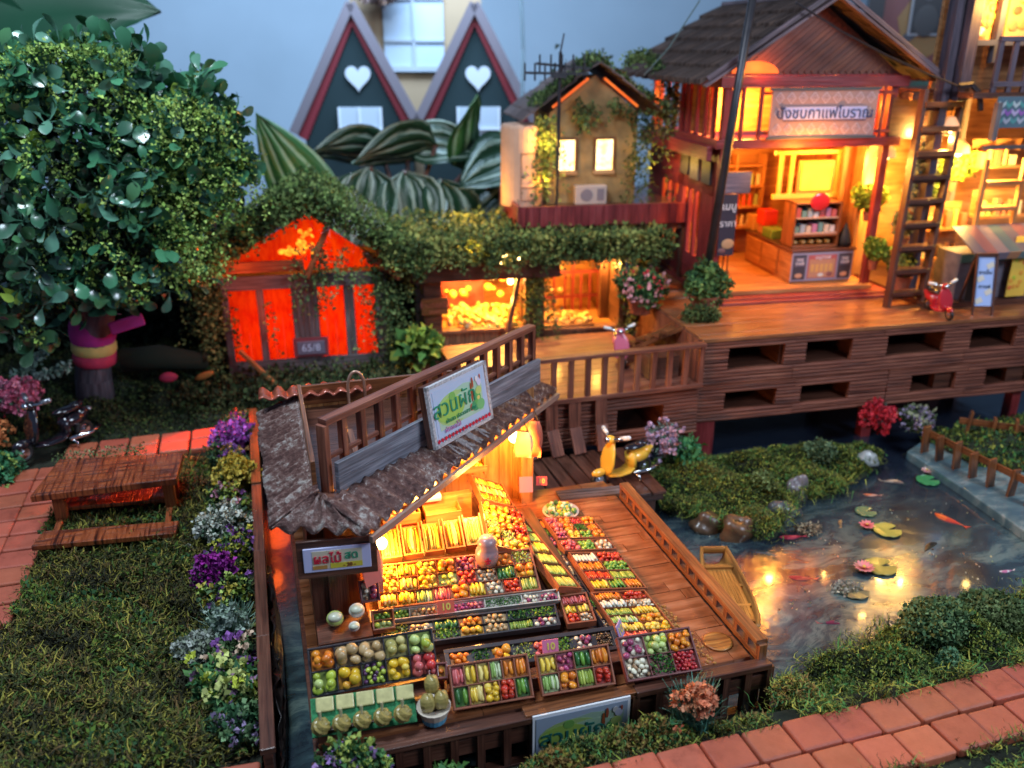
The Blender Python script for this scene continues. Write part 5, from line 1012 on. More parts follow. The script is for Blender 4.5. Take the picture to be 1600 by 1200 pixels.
for x in (.105, .715): text('เมนู\nกาแฟ', .05, (x, -.021, .28), (PI/2, 0, 0), WPR, po)
t = cth('display_case', 'glass pastry display case with a red dome badge on the counter', 'display case', 1.14, .2, .525); b = MB()
b.b2((0, 0, 0), (.62, .30, .03)); b.b2((0, 0, .0), (.02, .30, .56)); b.b2((.60, 0, 0), (.62, .30, .56)); b.b2((0, 0, .54), (.62, .30, .56)); b.b2((0, .28, 0), (.62, .30, .56)); b.b2((0, 0, .14), (.62, .02, .17)); b.build('case_frame', M['rail'], t, bevel=.004)
for z in (.17, .36): b = MB(); b.b2((.02, .02, z), (.60, .28, z+.012)); b.build('shelf', plain('pale shelf %.2f' % z, (.6, .4, .3), .4), t)
b = MB()
for z in (.185, .375):
    for i in range(7): b.b2((.04+i*.08, .05, z), (.10+i*.08, .2, z+R.uniform(.07, .12)), col=R.choice([(.5, .12, .12), (.3, .4, .5), (.6, .5, .4), (.15, .3, .3), (.45, .2, .35), (.65, .6, .6)]))
for i in range(5): b.ball((.09+i*.11, .12, .055), (.045, .05, .03), 10, 6, col=(.72, .35, .08))
each(b, 'pastry', M['attr'], t)
b = MB(); b.ball((.31, .0, .57), (.13, .02, .11), 18, 10); b.build('dome_badge', M['redp'], t, smooth=True)
t = cth('vase', 'dark pointed vase on the right end of the counter', 'vase', 1.88, .26, .525); b = MB(); b.lathe((0, 0, 0), [(0, 0), (.085, 0), (.09, .06), (.07, .14), (.045, .2), (.02, .26), (0, .3)], 12); b.build('vase', M['blackmatt'], t, smooth=True)
t = cth('lattice_window', 'bright yellow lattice frame with a glowing screen hung at the back of the cafe', 'window frame', 1.18, .62, 1.04, rad(2)); b = MB(); b.box((.40, 0, .06), (1.12, .05, .06)); b.box((.40, 0, .60), (1.16, .05, .05))
for x in (-.09, .06, .70, .86): b.box((x+.01, 0, .33), (.045, .04, .50))
b.build('lattice', plain('yellow painted lattice', (.75, .45, .10), .5), t, bevel=.006)
b = MB(); b.box((.40, -.03, .30), (.42, .02, .34)); b.build('screen', lit('glowing screen', (1, .50, .02), (1, .75, .05), 1.1, 2), t, bevel=.01)
b = MB(); b.box((.40, -.015, .30), (.50, .02, .40)); b.build('screen_frame', plain('ochre frame', (.45, .22, .05), .5), t)
t = cth('bottle_rack', 'plywood rack of red bottles and jars on the cafe back wall', 'rack', .55, 1.62, .5); b = MB()
for z in (0, .28, .56, .84): b.b2((0, 0, z), (.85, .2, z+.025))
for x in (0, .42, .83): b.b2((x, 0, 0), (x+.02, .2, 1.0))
b.build('rack_frame', M['ply'], t); b = MB()
for z in (.025, .305, .585):
    for i in range(9): c = R.choice([(.5, .06, .02), (.6, .25, .08), (.25, .3, .1), (.6, .45, .3)]); b.cyl((.06+i*.092, .1, z), (.06+i*.092, .1, z+.15), .033, .02, 8, col=c)
each(b, 'bottle', M['attr'], t)
t = cth('picture', 'framed orange red picture on the left of the cafe back wall', 'picture', .18, 1.86, 1.0); b = MB(); b.b2((0, -.02, 0), (.42, .02, .60)); b.build('frame', M['ply'], t); b = MB(); b.b2((.04, -.03, .05), (.38, -.021, .55), col=(.5, .12, .03)); b.ball((.21, -.03, .3), (.11, .01, .16), 12, 8, col=(.7, .4, .2)); b.ball((.24, -.04, .38), (.05, .01, .07), 12, 8, col=(.25, .08, .03)); b.build('painting', M['paint'], t)
t = cth('red_box', 'red box and green baskets piled on the side counter', 'boxes', 1.16, .95, .525); b = MB(); b.b2((0, .1, .12), (.2, .32, .32), col=(.55, .03, .01)); b.b2((-.02, -.2, 0), (.2, .08, .12), col=(.12, .22, .05)); b.b2((.0, .4, .0), (.18, .6, .2), col=(.5, .25, .08)); b.b2((.02, .12, 0), (.2, .3, .118), col=(.5, .2, .1)); b.build('boxes', M['attr'], t, bevel=.01)
def chair(loc, rz, label, grp='cafe chairs', s=1):
    t = thing('chair', label, 'chair', loc, rz, grp); b = MB(); b.box((0, 0, .22*s), (.2*s, .2*s, .025*s)); b.build('seat', M['ply'], t, bevel=.004)
    for (x, y) in ((-.085, -.085), (.085, -.085), (-.085, .085), (.085, .085)): b = MB(); b.box((x*s, y*s, .104*s), (.022*s, .022*s, .208*s)); b.build('leg', M['ply'], t)
    b = MB(); 
    for x in (-.085, -.03, .03, .085): b.box((x*s, .09*s, .36*s), (.018*s, .016*s, .25*s))
    b.box((0, .09*s, .49*s), (.2*s, .022*s, .03*s)); b.build('backrest', M['rail'], t); return t
p = CO+Matrix.Rotation(CA, 3, 'Z') @ Vector((.24, .22, .1)); chair(tuple(p), CA+2.6, 'small slat back chair just inside the cafe entrance', s=.95)
t = cth('menu_banner', 'dark vertical menu banner with white Thai lettering behind the leaning pole', 'banner', .13, -.10, .55); b = MB(); b.b2((-.10, 0, 0), (.10, .012, .72), col=(.035, .03, .05)); b.ball((.02, -.004, .14), (.08, .006, .06), 12, 6, col=(.55, .32, .16)); b.ball((-.05, -.004, .06), (.05, .006, .03), 12, 6, col=(.2, .1, .1)); b.build('panel', M['paint'], t)
text('เมนู', .12, (0, -.008, .58), (PI/2, 0, 0), WPR, t, ex=.001); text('ราคา', .11, (0, -.008, .38), (PI/2, 0, 0), WPR, t, ex=.001)
t = cth('awning_board', 'small slate striped board under the cafe balcony, right of the pole', 'board', .20, -.08, 1.40); b = MB(); b.box((0, 0, 0), (.34, .03, .24)); b.build('board', wood('slate board', (.06, .06, .09), (.14, .12, .17), (.22, .19, .24), .6), t)
def clamp_glow(x, y, z, pw, col=(1, .42, .07), r=.05): p = CO+Matrix.Rotation(CA, 3, 'Z') @ Vector((x, y, z)); glow('room_and_fill_light', tuple(p), pw, col, r)
clamp_glow(.5, .55, 2.2, 120, (1, .5, .08)); clamp_glow(1.6, .5, 2.2, 30, (1, .20, .02)); clamp_glow(.35, 1.6, 2.2, 60, (1, .3, .04)); clamp_glow(.65, .9, 1.60, 75, (1, .42, .06)); clamp_glow(1.5, .35, 1.66, 40, (1, .42, .06)); clamp_glow(.30, .28, 1.5, 36, (1, .42, .06)); clamp_glow(1.0, -.34, 1.66, 46, (1, .36, .04), .03); clamp_glow(.38, -.20, 2.64, 4, (1, .25, .03), .03)  # last two hang outside the rooms, added to warm deck and gable
b = MB()
for (x, y, z) in []: p = CO+Matrix.Rotation(CA, 3, 'Z') @ Vector((x, y, z)); q = MB(); q.ball((0, 0, 0), .028, 10, 7); o = q.build('bulb_lamp', M['bulb'], smooth=True); o.location = p; tag(o, ['bulb under the cafe ceiling above the side counter', 'bulb under the cafe ceiling above the pastry case', 'bulb at the cafe entrance beside the pole'][int(x > .2)+int(x > 1)], 'lamp', 'bulbs of the cafe')
# pole with pot
pole = thing('utility_pole', 'tall black pole leaning slightly in front of the cafe', 'pole', (4.86, 8.66, 1.40)); b = MB(); b.tube([(4.86, 8.66, 1.40), (5.22, 8.66, 5.4)], [.052, .040], 12); b.build('shaft', M['metal'], pole, world=True, smooth=True); b = MB(); b.lathe((4.86, 8.66, 1.40), [(0, .0), (.09, 0), (.08, .04), (.055, .05)], 14); b.build('base', M['metal'], pole, world=True)
def bush(name, label, cat, c, r, n, size, cols, pot=None, grp=None, mat=None, up=.5, flowers=None, seed=0):
    t = thing(name, label, cat, (c[0], c[1], pot[0] if pot else c[2]-r[2]), 0, grp); p = unit(NR.normal(0, 1, (n, 3)))*NR.uniform(.4, 1, (n, 1))**.5*np.array(r); p *= (1+.9*(clump(p*1.0+np.array(c), 7, seed)[:, None]-.55)); p += np.array(c)
    leaves('foliage', p, size, pal(p, cols, 6, seed), mat or M['moss'], t, up, .6)
    if flowers:
        k, fs, fc = flowers; q = unit(NR.normal(0, 1, (k, 3))*np.array([1, 1, .8])+np.array([0, -.3, .6]))*np.array(r)*1.02+np.array(c); leaves('blossom', np.repeat(q, 5, 0)+NR.normal(0, fs*.3, (k*5, 3)), fs, np.repeat(pal(q, fc, 3, seed, .6), 5, 0), M['flower'], t, .5, .9)
    if pot: b = MB(); b.lathe((c[0], c[1], pot[0]), [(0, 0), (pot[1]*.75, 0), (pot[1], pot[2]), (pot[1]*1.08, pot[2]), (pot[1]*1.08, pot[2]*1.15), (pot[1]*.9, pot[2]*1.12), (0, pot[2])], 16); b.build('pot', pot[3] if len(pot) > 3 else M['terracotta'], t, world=True, smooth=False)
    return t
PG = [(.02, .07, .02), (.05, .13, .04), (.10, .22, .06), (.18, .3, .08)]
bush('potted_shrub', 'bushy green potted shrub at the foot of the leaning black pole', 'shrub', (4.84, 8.55, 1.72), (.24, .2, .26), 2600, .055, PG, (1.40, .16, .2))
bush('potted_shrub', 'low green bush with yellow and red flowers left of the black pole', 'shrub', (4.30, 9.1, 1.62), (.3, .26, .2), 2400, .05, PG, (1.30, .16, .16), flowers=(40, .05, [(.7, .05, .06), (.75, .5, .1), (.7, .3, .3)]))
bush('moss_tuft', 'moss tuft draped over the deck corner below the potted shrub', 'moss', (4.66, 8.30, 1.46), (.26, .12, .1), 1200, .045, VINE)
bush('hanging_plant', 'grey green plant hanging at the right post of the cafe', 'plant', (7.62, 8.62, 2.85), (.17, .12, .34), 2200, .05, [(.08, .12, .08), (.18, .22, .14), (.28, .32, .2)], (2.38, .09, .14, M['terracotta']))
bush('hanging_plant', 'small airy plant on the shelf right of the hanging plant', 'plant', (7.5, 8.65, 2.25), (.13, .1, .16), 900, .04, [(.12, .16, .06), (.25, .28, .12)], (1.95, .08, .14, M['terracotta']))
bush('potted_shrub', 'olive bush in a pot at the right corner of the cafe porch', 'shrub', (7.45, 8.5, 1.80), (.20, .16, .17), 1600, .05, OLIVE+[(.2, .22, .06)], (1.45, .13, .2))
# wires
def wire(pts, label, r=.007, mat=None):
    b = MB(); b.tube(pts, r, 5); return tag(b.build('wire', mat or M['metal']), label, 'wire')
wire([(4.55, 9.9, 3.95), (4.75, 9.7, 4.25), (5.0, 9.5, 4.75)], 'thin taut wire rising from the left eave of the cafe', .008, plain('green wire', (.12, .17, .16), .4))
wire([dk(1.2, 1.0, 4.70), dk(1.75, .95, 4.42), dk(2.3, .9, 4.18), dk(2.8, .8, 3.98), dk(3.15, .75, 3.86)], 'twisted wire sagging from the cafe gable to the building on the right', .011)
o = wire([dk(3.15, .75, 3.86), dk(3.3, .73, 3.88), dk(3.42, .72, 3.78), dk(3.45, .7, 3.6)], 'bent dark pipe at the corner of the building on the right', .035)

# ================================================================ building at the right edge
RB = thing('shop_house', 'dark timber building cut by the right edge with lit yellow rooms and a balcony', 'house', tuple(dk(3.3, .7, 1.40)), DA)
def rbb(b, u0, v0, z0, u1, v1, z1, **k): b.b2((u0-3.3, v0-.7, z0-1.4), (u1-3.3, v1-.7, z1-1.4), **k)
b = MB(); rbb(b, 3.08, .9, 1.4, 3.18, 1.05, 5.6); rbb(b, 3.2, .8, 3.7, 3.34, .95, 5.6); b.build('timber_post', wood('dark plum timber', (.02, .014, .022), (.06, .045, .065), (.12, .09, .12), .5), RB, bevel=.006)
b = MB(); rbb(b, 3.3, 1.4, 3.7, 6.4, 1.45, 5.6); rbb(b, 3.2, 2.2, 1.45, 6.4, 2.25, 3.7); b.build('back_wall', M['ply'], RB)
b = MB(); rbb(b, 3.2, .55, 3.74, 6.4, 2.2, 3.80); rbb(b, 3.0, .4, 1.4, 6.4, 2.2, 1.47); each(b, 'storey_floor', M['deckdark'], RB)
b = MB()
for z in (3.86, 4.32): rbb(b, 3.42, .55, z, 6.4, .60, z+.055)
for i in range(16): rbb(b, 3.42+i*.19, .56, 3.8, 3.48+i*.19, .595, 4.32)
b.build('balcony_railing', wood('plum balcony wood', (.03, .02, .03), (.10, .07, .09), (.18, .13, .16), .5), RB, bevel=.004)
b = MB()
for (u0, u1, c) in [(3.36, 3.60, (.75, .38, .12)), (3.78, 4.6, (.70, .42, .16)), (3.68, 3.76, (.65, .15, .05))]:
    rbb(b, u0, .95, 4.3, u1, .98, 5.4, col=c)
for k in range(60): u = R.choice([R.uniform(3.38, 3.58), R.uniform(3.85, 4.4)]); z = R.uniform(4.4, 5.1); r_ = R.uniform(.025, .07); b.ball((u-3.3, .94-.7, z-1.4), (r_, .01, r_*.8), 8, 5, col=R.choice([(.6, .12, .05), (.75, .3, .08), (.8, .6, .1), (.5, .25, .1), (.15, .1, .05), (.8, .75, .6)]))
b.build('floral_panel', M['paint'], RB)
b = MB(); rbb(b, 3.60, .85, 4.1, 3.67, .93, 5.6); rbb(b, 3.3, .85, 4.28, 6.4, .93, 4.34); rbb(b, 4.7, .85, 3.8, 4.8, .93, 5.6); b.build('window_post', plain('slate post', (.07, .075, .11), .5), RB)
b = MB()
for i in range(3):
    for k in range(32):
        c = [(.10, .32, .30), (.30, .12, .42), (.42, .42, .5)][i]; cc = [(.5, .55, .55), (.5, .4, .6), (.1, .3, .3)][i]
        u = 3.50+k*.09; z = 3.72-i*.085; col = c if k % 2 else cc; x = u-3.3; y = .50-.7; zz = z-1.4
        b.add([(x, y, zz-.045), (x+.045, y, zz-.085), (x+.09, y, zz-.045), (x+.09, y, zz+.0), (x+.045, y, zz-.04), (x, y, zz)], [(0, 1, 4, 5), (1, 2, 3, 4)], None, 0, col)
rbb(b, 3.48, .505, 3.43, 6.4, .515, 3.76, col=(.10, .16, .20)); b.build('chevron_valance', M['paint'], RB)
b = MB(); rbb(b, 3.42, .5, 3.20, 6.4, .54, 3.24); rbb(b, 3.5, 1.6, 1.47, 3.56, 1.66, 3.7); rbb(b, 4.0, 1.6, 1.47, 4.06, 1.66, 3.7); rbb(b, 3.45, .45, 3.3, 3.51, .51, 3.7); b.build('inner_post', M['oldwood'], RB)
def pendant(p, label, r=.13):
    t = thing('pendant_lamp', label, 'lamp', tuple(p), 0, 'pendant lamps of the right building'); b = MB(); b.lathe((0, 0, 0), [(r, -.13), (r*.85, -.04), (r*.4, .02), (.01, .03)], 18); b.build('lamp_shade', plain('peach shade %.1f' % p[0], (.75, .42, .25), .6, emit=(1, .4, .12), es=.5), t, smooth=True)
    b = MB(); b.ball((0, 0, -.12), r*.42, 10, 7); b.build('bulb', M['bulb'], t, smooth=True); b = MB(); b.cyl((0, 0, .03), (0, 0, .3), .006, n=5); b.build('cord', M['blackmatt'], t)
    glow('lamp_light', (p[0], p[1], p[2]-.22), 50, (1, .55, .12), .05)
pendant(dk(3.28, .95, 3.50), 'peach pendant lamp right of the top of the tall ladder'); pendant(dk(2.90, 1.5, 3.15), 'dimmer pendant lamp seen between the rungs of the tall ladder'); pendant(dk(3.75, 1.3, 3.2), 'pendant lamp deeper inside the right building')
glow('room_and_fill_light', tuple(dk(3.6, .6, 4.7)), 60, (1, .5, .1), .05); glow('room_and_fill_light', tuple(dk(3.9, 1.0, 2.9)), 190, (1, .56, .12), .06); glow('room_and_fill_light', tuple(dk(3.1, 1.7, 2.6)), 90, (1, .56, .1), .05)
b = MB(); DD = DKT; b.T = DKT; b.b2((2.62, 1.9, 1.4), (3.2, 1.95, 3.2)); tag(b.build('rear_partition', M['ply']), 'lit yellow wall panel seen behind the tall ladder', 'wall')
b = MB(DKT); b.b2((2.75, 1.3, 3.25), (3.25, 1.34, 3.72)); b.b2((2.85, 1.1, 3.70), (3.3, 1.35, 3.78)); tag(b.build('dark_cabinet', M['deckdark']), 'dark shelf cabinet behind the upper rungs of the tall ladder', 'cabinet')
for i, (u, v, z, r_, lb) in enumerate([(3.35, 1.2, 2.75, (.1, .1, .26), 'lime green trailing plant beside the ladder inside the right building'), (2.85, 1.6, 2.5, (.25, .12, .15), 'olive foliage seen through the middle rungs of the ladder'), (2.75, 1.2, 1.95, (.13, .1, .12), 'lime green tuft seen through the lower rungs of the ladder'), (3.9, 1.5, 2.9, (.3, .15, .2), 'warm yellow green plant by the back wall of the right building')]):
    p = dk(u, v, z); bush('lit_plant', lb, 'plant', tuple(p), r_, 1000, .06, [(.15, .25, .02), (.3, .4, .04), (.45, .5, .08)], (z-r_[2]-.12, .06, .1), 'plants inside the right building')
# tall ladder
ld = thing('ladder', 'tall dark wooden ladder leaning between the cafe and the right building', 'ladder', tuple(dk(3.0, .75, 1.40))); ld.rotation_euler = (0, 0, DA); b = MB()
fb, ft = (2.60, .62), (2.93, .95)
for du in (0, .44): b.bar((fb[0]+du-3.0, fb[1]-.75, 0), (ft[0]+du-3.0+(.02 if du else -.05), ft[1]-.75, 2.42), .05, .10, (0, 1, 0))
b.build('stringer', M['deckdark'], ld, bevel=.005)
for i in range(9):
    q = (i+.6)/9.2; x0 = fb[0]+(ft[0]-fb[0])*q-3.0; y = fb[1]+(ft[1]-fb[1])*q-.75; b = MB(); b.box((x0+.22-.025*q, y, 2.42*q), (.44+.05*q, .15, .045 if i < 6 else .06)); b.box((x0+.22-.025*q, y+.03, 2.42*q-.04), (.42, .02, .07)); b.build('step', M['rail' if i > 5 else 'deckdark'], ld, bevel=.004)
# plank shelf frames inside
t = thing('shelf_frame', 'upright yellow lit wooden shelf frame on the right', 'shelf', tuple(dk(3.75, .75, 1.47))); t.rotation_euler = (0, 0, DA); b = MB()
for du in (0, .52): b.box((du+.05, .1, .9), (.05, .05, 1.35))
for z in (.75, 1.0, 1.3): b.box((.31, .1, z), (.5, .12, .05))
for du in (.62, ): b.box((du+.3, .2, .8), (.05, .05, 1.6))
b.build('frame', M['ply'], t, bevel=.004)
for i, (u, v, z, w_, n_) in enumerate([(3.55, 1.3, 2.15, .55, 5), (4.15, 1.2, 2.3, .7, 6), (4.1, 1.3, 2.9, .7, 5), (3.6, 1.4, 1.75, .6, 5)]):
    t = thing('goods_shelf', ['middle left', 'middle right', 'upper', 'lowest'][i]+' lit shelf of jars and packets inside the right building', 'shelf', tuple(dk(u, v, z)), DA, 'goods shelves in the right building'); b = MB(); b.b2((0, 0, -.03), (w_, .2, 0)); b.b2((0, .19, -.03), (w_, .2, .3)); b.build('shelf', M['ply'], t)
    for k in range(n_):
        c = R.choice([(.7, .5, .2), (.6, .15, .08), (.3, .45, .12), (.8, .7, .4), (.45, .2, .1)]); hh = R.uniform(.1, .24); b = MB(); (b.cyl((.07+k*.11, .09, 0), (.07+k*.11, .09, hh), .04, .03, 10, col=c) if k % 2 else b.b2((.03+k*.11, .04, 0), (.10+k*.11, .13, hh), col=c)); b.build('jar' if k % 2 else 'packet', M['attr'], t)
# striped cart
kt = thing('market_cart', 'grey plum market cart with a striped sloping awning beside the sandwich board', 'cart', tuple(dk(3.75, .55, 1.47))); kt.rotation_euler = (0, 0, DA); b = MB()
for i in range(8):
    T = frame_m((-.38+i*.155, -.28, .60), (1, 0, 0), (0, .75, .38)); q = MB(T); q.b2((0, -.0, 0), (.154, .5, .012), col=[(.12, .10, .13), (.24, .10, .10), (.20, .15, .17), (.08, .12, .14)][i % 4]); q.b2((0, -.004, -.09), (.154, .0, .012), col=[(.12, .20, .22), (.36, .28, .30), (.20, .17, .22), (.45, .22, .12)][i % 4]); q.build('awning_strip', M['paint'], kt)
b.b2((-.36, -.05, 0), (.75, .35, .55)); b.build('cart_body', plain('plum grey board', (.14, .12, .15), .6, 0, 0, .3, 8), kt, bevel=.005)
b = MB(); b.b2((-.12, -.06, .12), (.12, -.051, .45), col=(.45, .18, .12)); b.b2((-.36, -.06, .45), (.7, -.052, .55), col=(.08, .16, .14)); b.build('painted_panel', M['paint'], kt)
t = thing('yellow_poster', 'glowing yellow poster with orange flowers at the right edge', 'poster', tuple(dk(4.02, .40, 1.50))); t.rotation_euler = (0, 0, DA); b = MB(); b.b2((0, 0, 0), (.26, .015, .72), col=(.85, .55, .08))
for k in range(14): b.ball((R.uniform(.03, .23), -.003, R.uniform(.06, .66)), (.028, .004, .03), 8, 5, col=R.choice([(.75, .2, .05), (.8, .35, .05), (.5, .55, .05)]))
b.build('sheet', M['paint'], t); glow('poster_light', tuple(dk(4.1, .1, 2.35)), 2.5, (1, .6, .15), .04)
# sandwich board
ab = thing('sandwich_board', 'sandwich board with pale blue paper and white Thai lettering at the deck edge', 'sign', tuple(dk(3.48, .16, 1.40))); ab.rotation_euler = (0, 0, DA-.25)
m = frame_m((0, 0, .36), (1, 0, 0), (0, .22, 1)); b = MB(); b.box((0, .02, -.01), (.20, .56, .014)); o1 = b.build('paper', plain('pale blue paper', (.40, .52, .85), .5), None)
b = MB()
for k, y in enumerate((.2, .05, -.10, -.2)): b.box(((-1)**k*.05, y, .0), (.08, .06, .003), (0, 0, .5))
o2 = b.build('paper_pattern', plain('cream print', (.7, .62, .5), .5), None)
o3 = text('ชาเย็น', .06, (.0, .12, .003), (0, 0, 0), DARK, None, ex=.001); o4 = text('กาแฟ', .06, (.0, -.04, .003), (0, 0, 0), DARK, None, ex=.001); mount(ab, m, [o1, o2, o3, o4])
b = MB()
for s_ in (-.11, .11): b.bar((s_, -.08, 0), (s_, .055, .68), .02, .025); b.bar((s_, .30, 0), (s_, .07, .68), .02, .025)
b.b2((-.12, .04, .66), (.12, .10, .69)); b.build('frame', M['deckdark'], ab)
b = MB(); b.b2((-.10, .17, .10), (.10, .19, .55)); b.build('back_panel', M['blackmatt'], ab)
# coloured panel and poster behind
cp = thing('mural_panel', 'board painted red, yellow and green standing behind the cafe', 'panel', (11.2, 13.0, -.3), rad(-22)); b = MB(); b.b2((-1.0, 0, 0), (1.6, .1, 6.5), col=(.20, .08, .09))
b.add([(-.35, -.01, 4.2), (1.6, -.01, 5.3), (1.6, -.01, 6.4), (.3, -.01, 6.4), (-.6, -.01, 5.0)], [(0, 1, 2, 3, 4)], None, 0, (.30, .19, .08)); b.add([(-.8, -.02, 3.0), (1.6, -.02, 3.0), (1.6, -.02, 4.9), (-.2, -.02, 4.0)], [(0, 1, 2, 3)], None, 0, (.08, .17, .14))
b.add([(-.3, -.03, 4.02), (1.6, -.03, 4.9), (1.6, -.03, 5.0), (-.3, -.03, 4.1)], [(0, 1, 2, 3)], None, 0, (.4, .32, .3)); b.add([(-.45, -.025, 4.55), (.35, -.025, 5.25), (-.1, -.025, 5.75), (-.2, -.025, 5.6), (.1, -.025, 5.25), (-.5, -.025, 4.7)], [(0, 1, 2, 3, 4, 5)], None, 0, (.08, .09, .12)); b.b2((-1.1, -.05, 0), (-.85, .12, 6.5), col=(.03, .035, .045)); b.build('painted_board', M['paint'], cp)
b = MB(); b.b2((-.42, -.06, 4.72), (.12, -.05, 6.2), col=(.30, .33, .38)); b.b2((-.38, -.066, 4.76), (.08, -.06, 6.1), col=(.03, .035, .045)); b.ball((-.15, -.066, 5.45), (.13, .006, .19), 12, 8, col=(.14, .15, .17)); b.ball((-.15, -.066, 4.95), (.19, .005, .25), 12, 8, col=(.06, .065, .075)); tag(b.build('photo_poster', M['paint'], cp), 'black and white photo poster')
# ================================================================ mossy shack with orange light
SA = rad(-5); SO = Vector((-.42, 10.12, .45)); shk = thing('mossy_shack', 'grey shack glowing red orange through four tall panes under a shaggy moss roof', 'shack', tuple(SO), SA)
GLR = m_film('red orange film', (.75, .05, .001), (1, .36, .012), .30, 7)
b = MB(); W1 = 1.72; ze = 1.36
for (x0, x1) in [(-.06, .02), (.33, .41), (.72, 1.02), (1.32, 1.44), (1.68, 1.80)]:
    n_ = max(1, int((x1-x0)/.055))
    for i in range(n_): b.b2((x0+(x1-x0)*i/n_+.002, -.02-R.uniform(0, .012), 0), (x0+(x1-x0)*(i+1)/n_-.002, .03, 1.36))
b.b2((-.08, -.045, 1.22), (W1+.1, -.02, 1.38)); b.b2((-.06, -.03, 0), (W1+.08, -.015, .36)); b.build('timber_wall', M['oldwood'], shk, bevel=.004)
b = MB()
for i in range(14): b.b2((1.76, .05+i*.1, 0), (1.80, .05+i*.1+.096, 1.36)); b.b2((-.08, .05+i*.1, 0), (-.04, .05+i*.1+.096, 1.36))
b.b2((-.08, 1.45, 0), (1.80, 1.50, 1.36)); b.build('side_wall', M['oldwood'], shk)
for (x0, x1) in [(.02, .33), (.41, .72), (1.02, 1.32), (1.44, 1.68)]:
    b = MB(); b.b2((x0-.01, .02, .34), (x1+.01, .028, 1.24)); po = b.build('window', GLR, shk); b = MB()
    for k in range(2): b.b2((x0+.08+k*.1, .012, .36), (x0+.095+k*.1, .018, .36+R.uniform(.3, .55)))
    b.build('pane_print', lit('dark red print %.2f' % x0, (.55, .015, .002), (.7, .03, .004), .9), po)
b = MB(); b.poly([(-.22, .02, 1.42), (W1+.12, .02, 1.42), (W1*.5+.12, .02, 2.06)], .01, (0, 1, 0)); b.build('gable_film', m_film('gable film', (.75, .05, .001), (1, .42, .014), .28, 6), shk)
b = MB()   # crumpled yellow patch right of centre and ragged left rim
for k in range(34): q = R.random(); b.ball((.70+.32*q+.05*R.gauss(0, 1), .0, 1.60+.30*q*R.random()+.03*R.random()), (R.uniform(.012, .04), .012, R.uniform(.012, .04)), 6, 4, rot=(0, R.random()*3, 0))
b.build('crumpled_glow', lit('hot crumpled film', (1, .10, .005), (1, .50, .03), 1.3, 14), shk, kind='stuff')
b = MB()
for k in range(30): q = k/29; b.ball((-.24+q*.85, .0, 1.45+q*.50), (R.uniform(.03, .05), .02, R.uniform(.025, .045)), 7, 5)
for k in range(16): b.ball((-.30+R.random()*.3, -.02, 1.42+R.uniform(-.03, .04)), .022, 6, 4)
b.build('ragged_trim', GLR, shk)
b = MB(); b.b2((-.10, -.12, 1.44), (.90, -.06, 1.56)); b.bar((.92, -.10, 1.36), (1.28, -.10, 2.10), .06, .15, (0, 1, 0)); b.bar((1.58, -.10, 1.62), (1.98, -.10, 1.30), .06, .15, (0, 1, 0)); b.build('rafter', M['table'], shk, bevel=.005)
b = MB(); rx = W1*.5+.12
for s_ in (-1, 1):
    for k in range(5):
        t0, t1 = k/5, (k+1.3)/5; b.poly([(rx+s_*1.16*t0, -.18, 2.16-.74*t0+.03), (rx+s_*1.16*t1, -.18, 2.16-.74*t1+.05), (rx+s_*1.16*t1, -.18, 2.16-.74*t1+.02), (rx+s_*1.16*t0, -.18, 2.16-.74*t0)], 1.75, (0, 1, 0))
b.build('roof', M['shingle'], shk)
SM = Matrix.Translation(SO) @ Matrix.Rotation(SA, 4, 'Z'); SMn = np.array(SM)
def tow(P, Mn): return P @ Mn[:3, :3].T+Mn[:3, 3]
# roof moss and hanging strands
n = 24000; s_ = NR.choice([-1, 1], n); t = NR.uniform(0, 1.08, n)**.9; y = NR.uniform(-.30, 1.5, n)**1; y = np.where(NR.random(n) < .55, NR.uniform(-.34, -.05, n), y)
P_ = np.stack([rx+s_*1.18*t, y, 2.20-.74*t**1.25+NR.uniform(-.02, .22, n)*(1-.3*t)], 1); P_[:, 2] -= np.where(y < -.2, NR.uniform(0, .17, n)*NR.uniform(.3, 1, n), 0); P_ = tow(P_, SMn)
leaves('roof_moss', P_, .055, pal(P_, [(.03, .06, .015), (.07, .13, .03), (.13, .21, .05), (.19, .27, .08)], 5), M['moss'], shk, .4, .6, kind='stuff')
def vines(name, tops, L, par, cols, n_per=26, sz=.045, wob=.07, seed=0, T=None):
    P_ = []
    for (x, y, z) in tops:
        l = L*R.uniform(.4, 1.3); dx, dy = R.uniform(-.3, .3), R.uniform(-.15, .1)
        for k in range(int(n_per*l/L*1.2)+4): q = R.random(); P_.append((x+dx*q*l+R.gauss(0, wob*.4), y+dy*q*l+R.gauss(0, wob*.4), z-q*l))
    P_ = np.array(P_); 
    if T is not None: P_ = tow(P_, np.array(T))
    return leaves(name, P_, sz, pal(P_, cols, 5, seed), M['moss'], par, -.2, .65, kind='stuff')
SG = [(.03, .07, .02), (.08, .14, .04), (.14, .21, .06), (.20, .27, .09)]
vines('hanging_moss', [(-.12+R.uniform(-.22, .10), -.1+R.uniform(-.1, .2), 1.5+R.uniform(-.2, .1)) for k in range(46)], 1.1, shk, SG, 40, T=SM)
vines('hanging_moss', [(1.78+R.uniform(-.10, .16), -.12+R.uniform(-.1, .3), 1.45+R.uniform(-.3, .1)) for k in range(38)], 1.0, shk, SG, 34, T=SM)
vines('hanging_moss', [(.98+R.uniform(-.2, .75), -.16, 1.65+R.uniform(-.15, .15)) for k in range(26)], .55, shk, SG, 30, T=SM)
vines('hanging_moss', [(R.uniform(.3, .6), -.14, 1.2+R.uniform(-.15, .15)) for k in range(2)], .7, shk, SG, 20, T=SM)
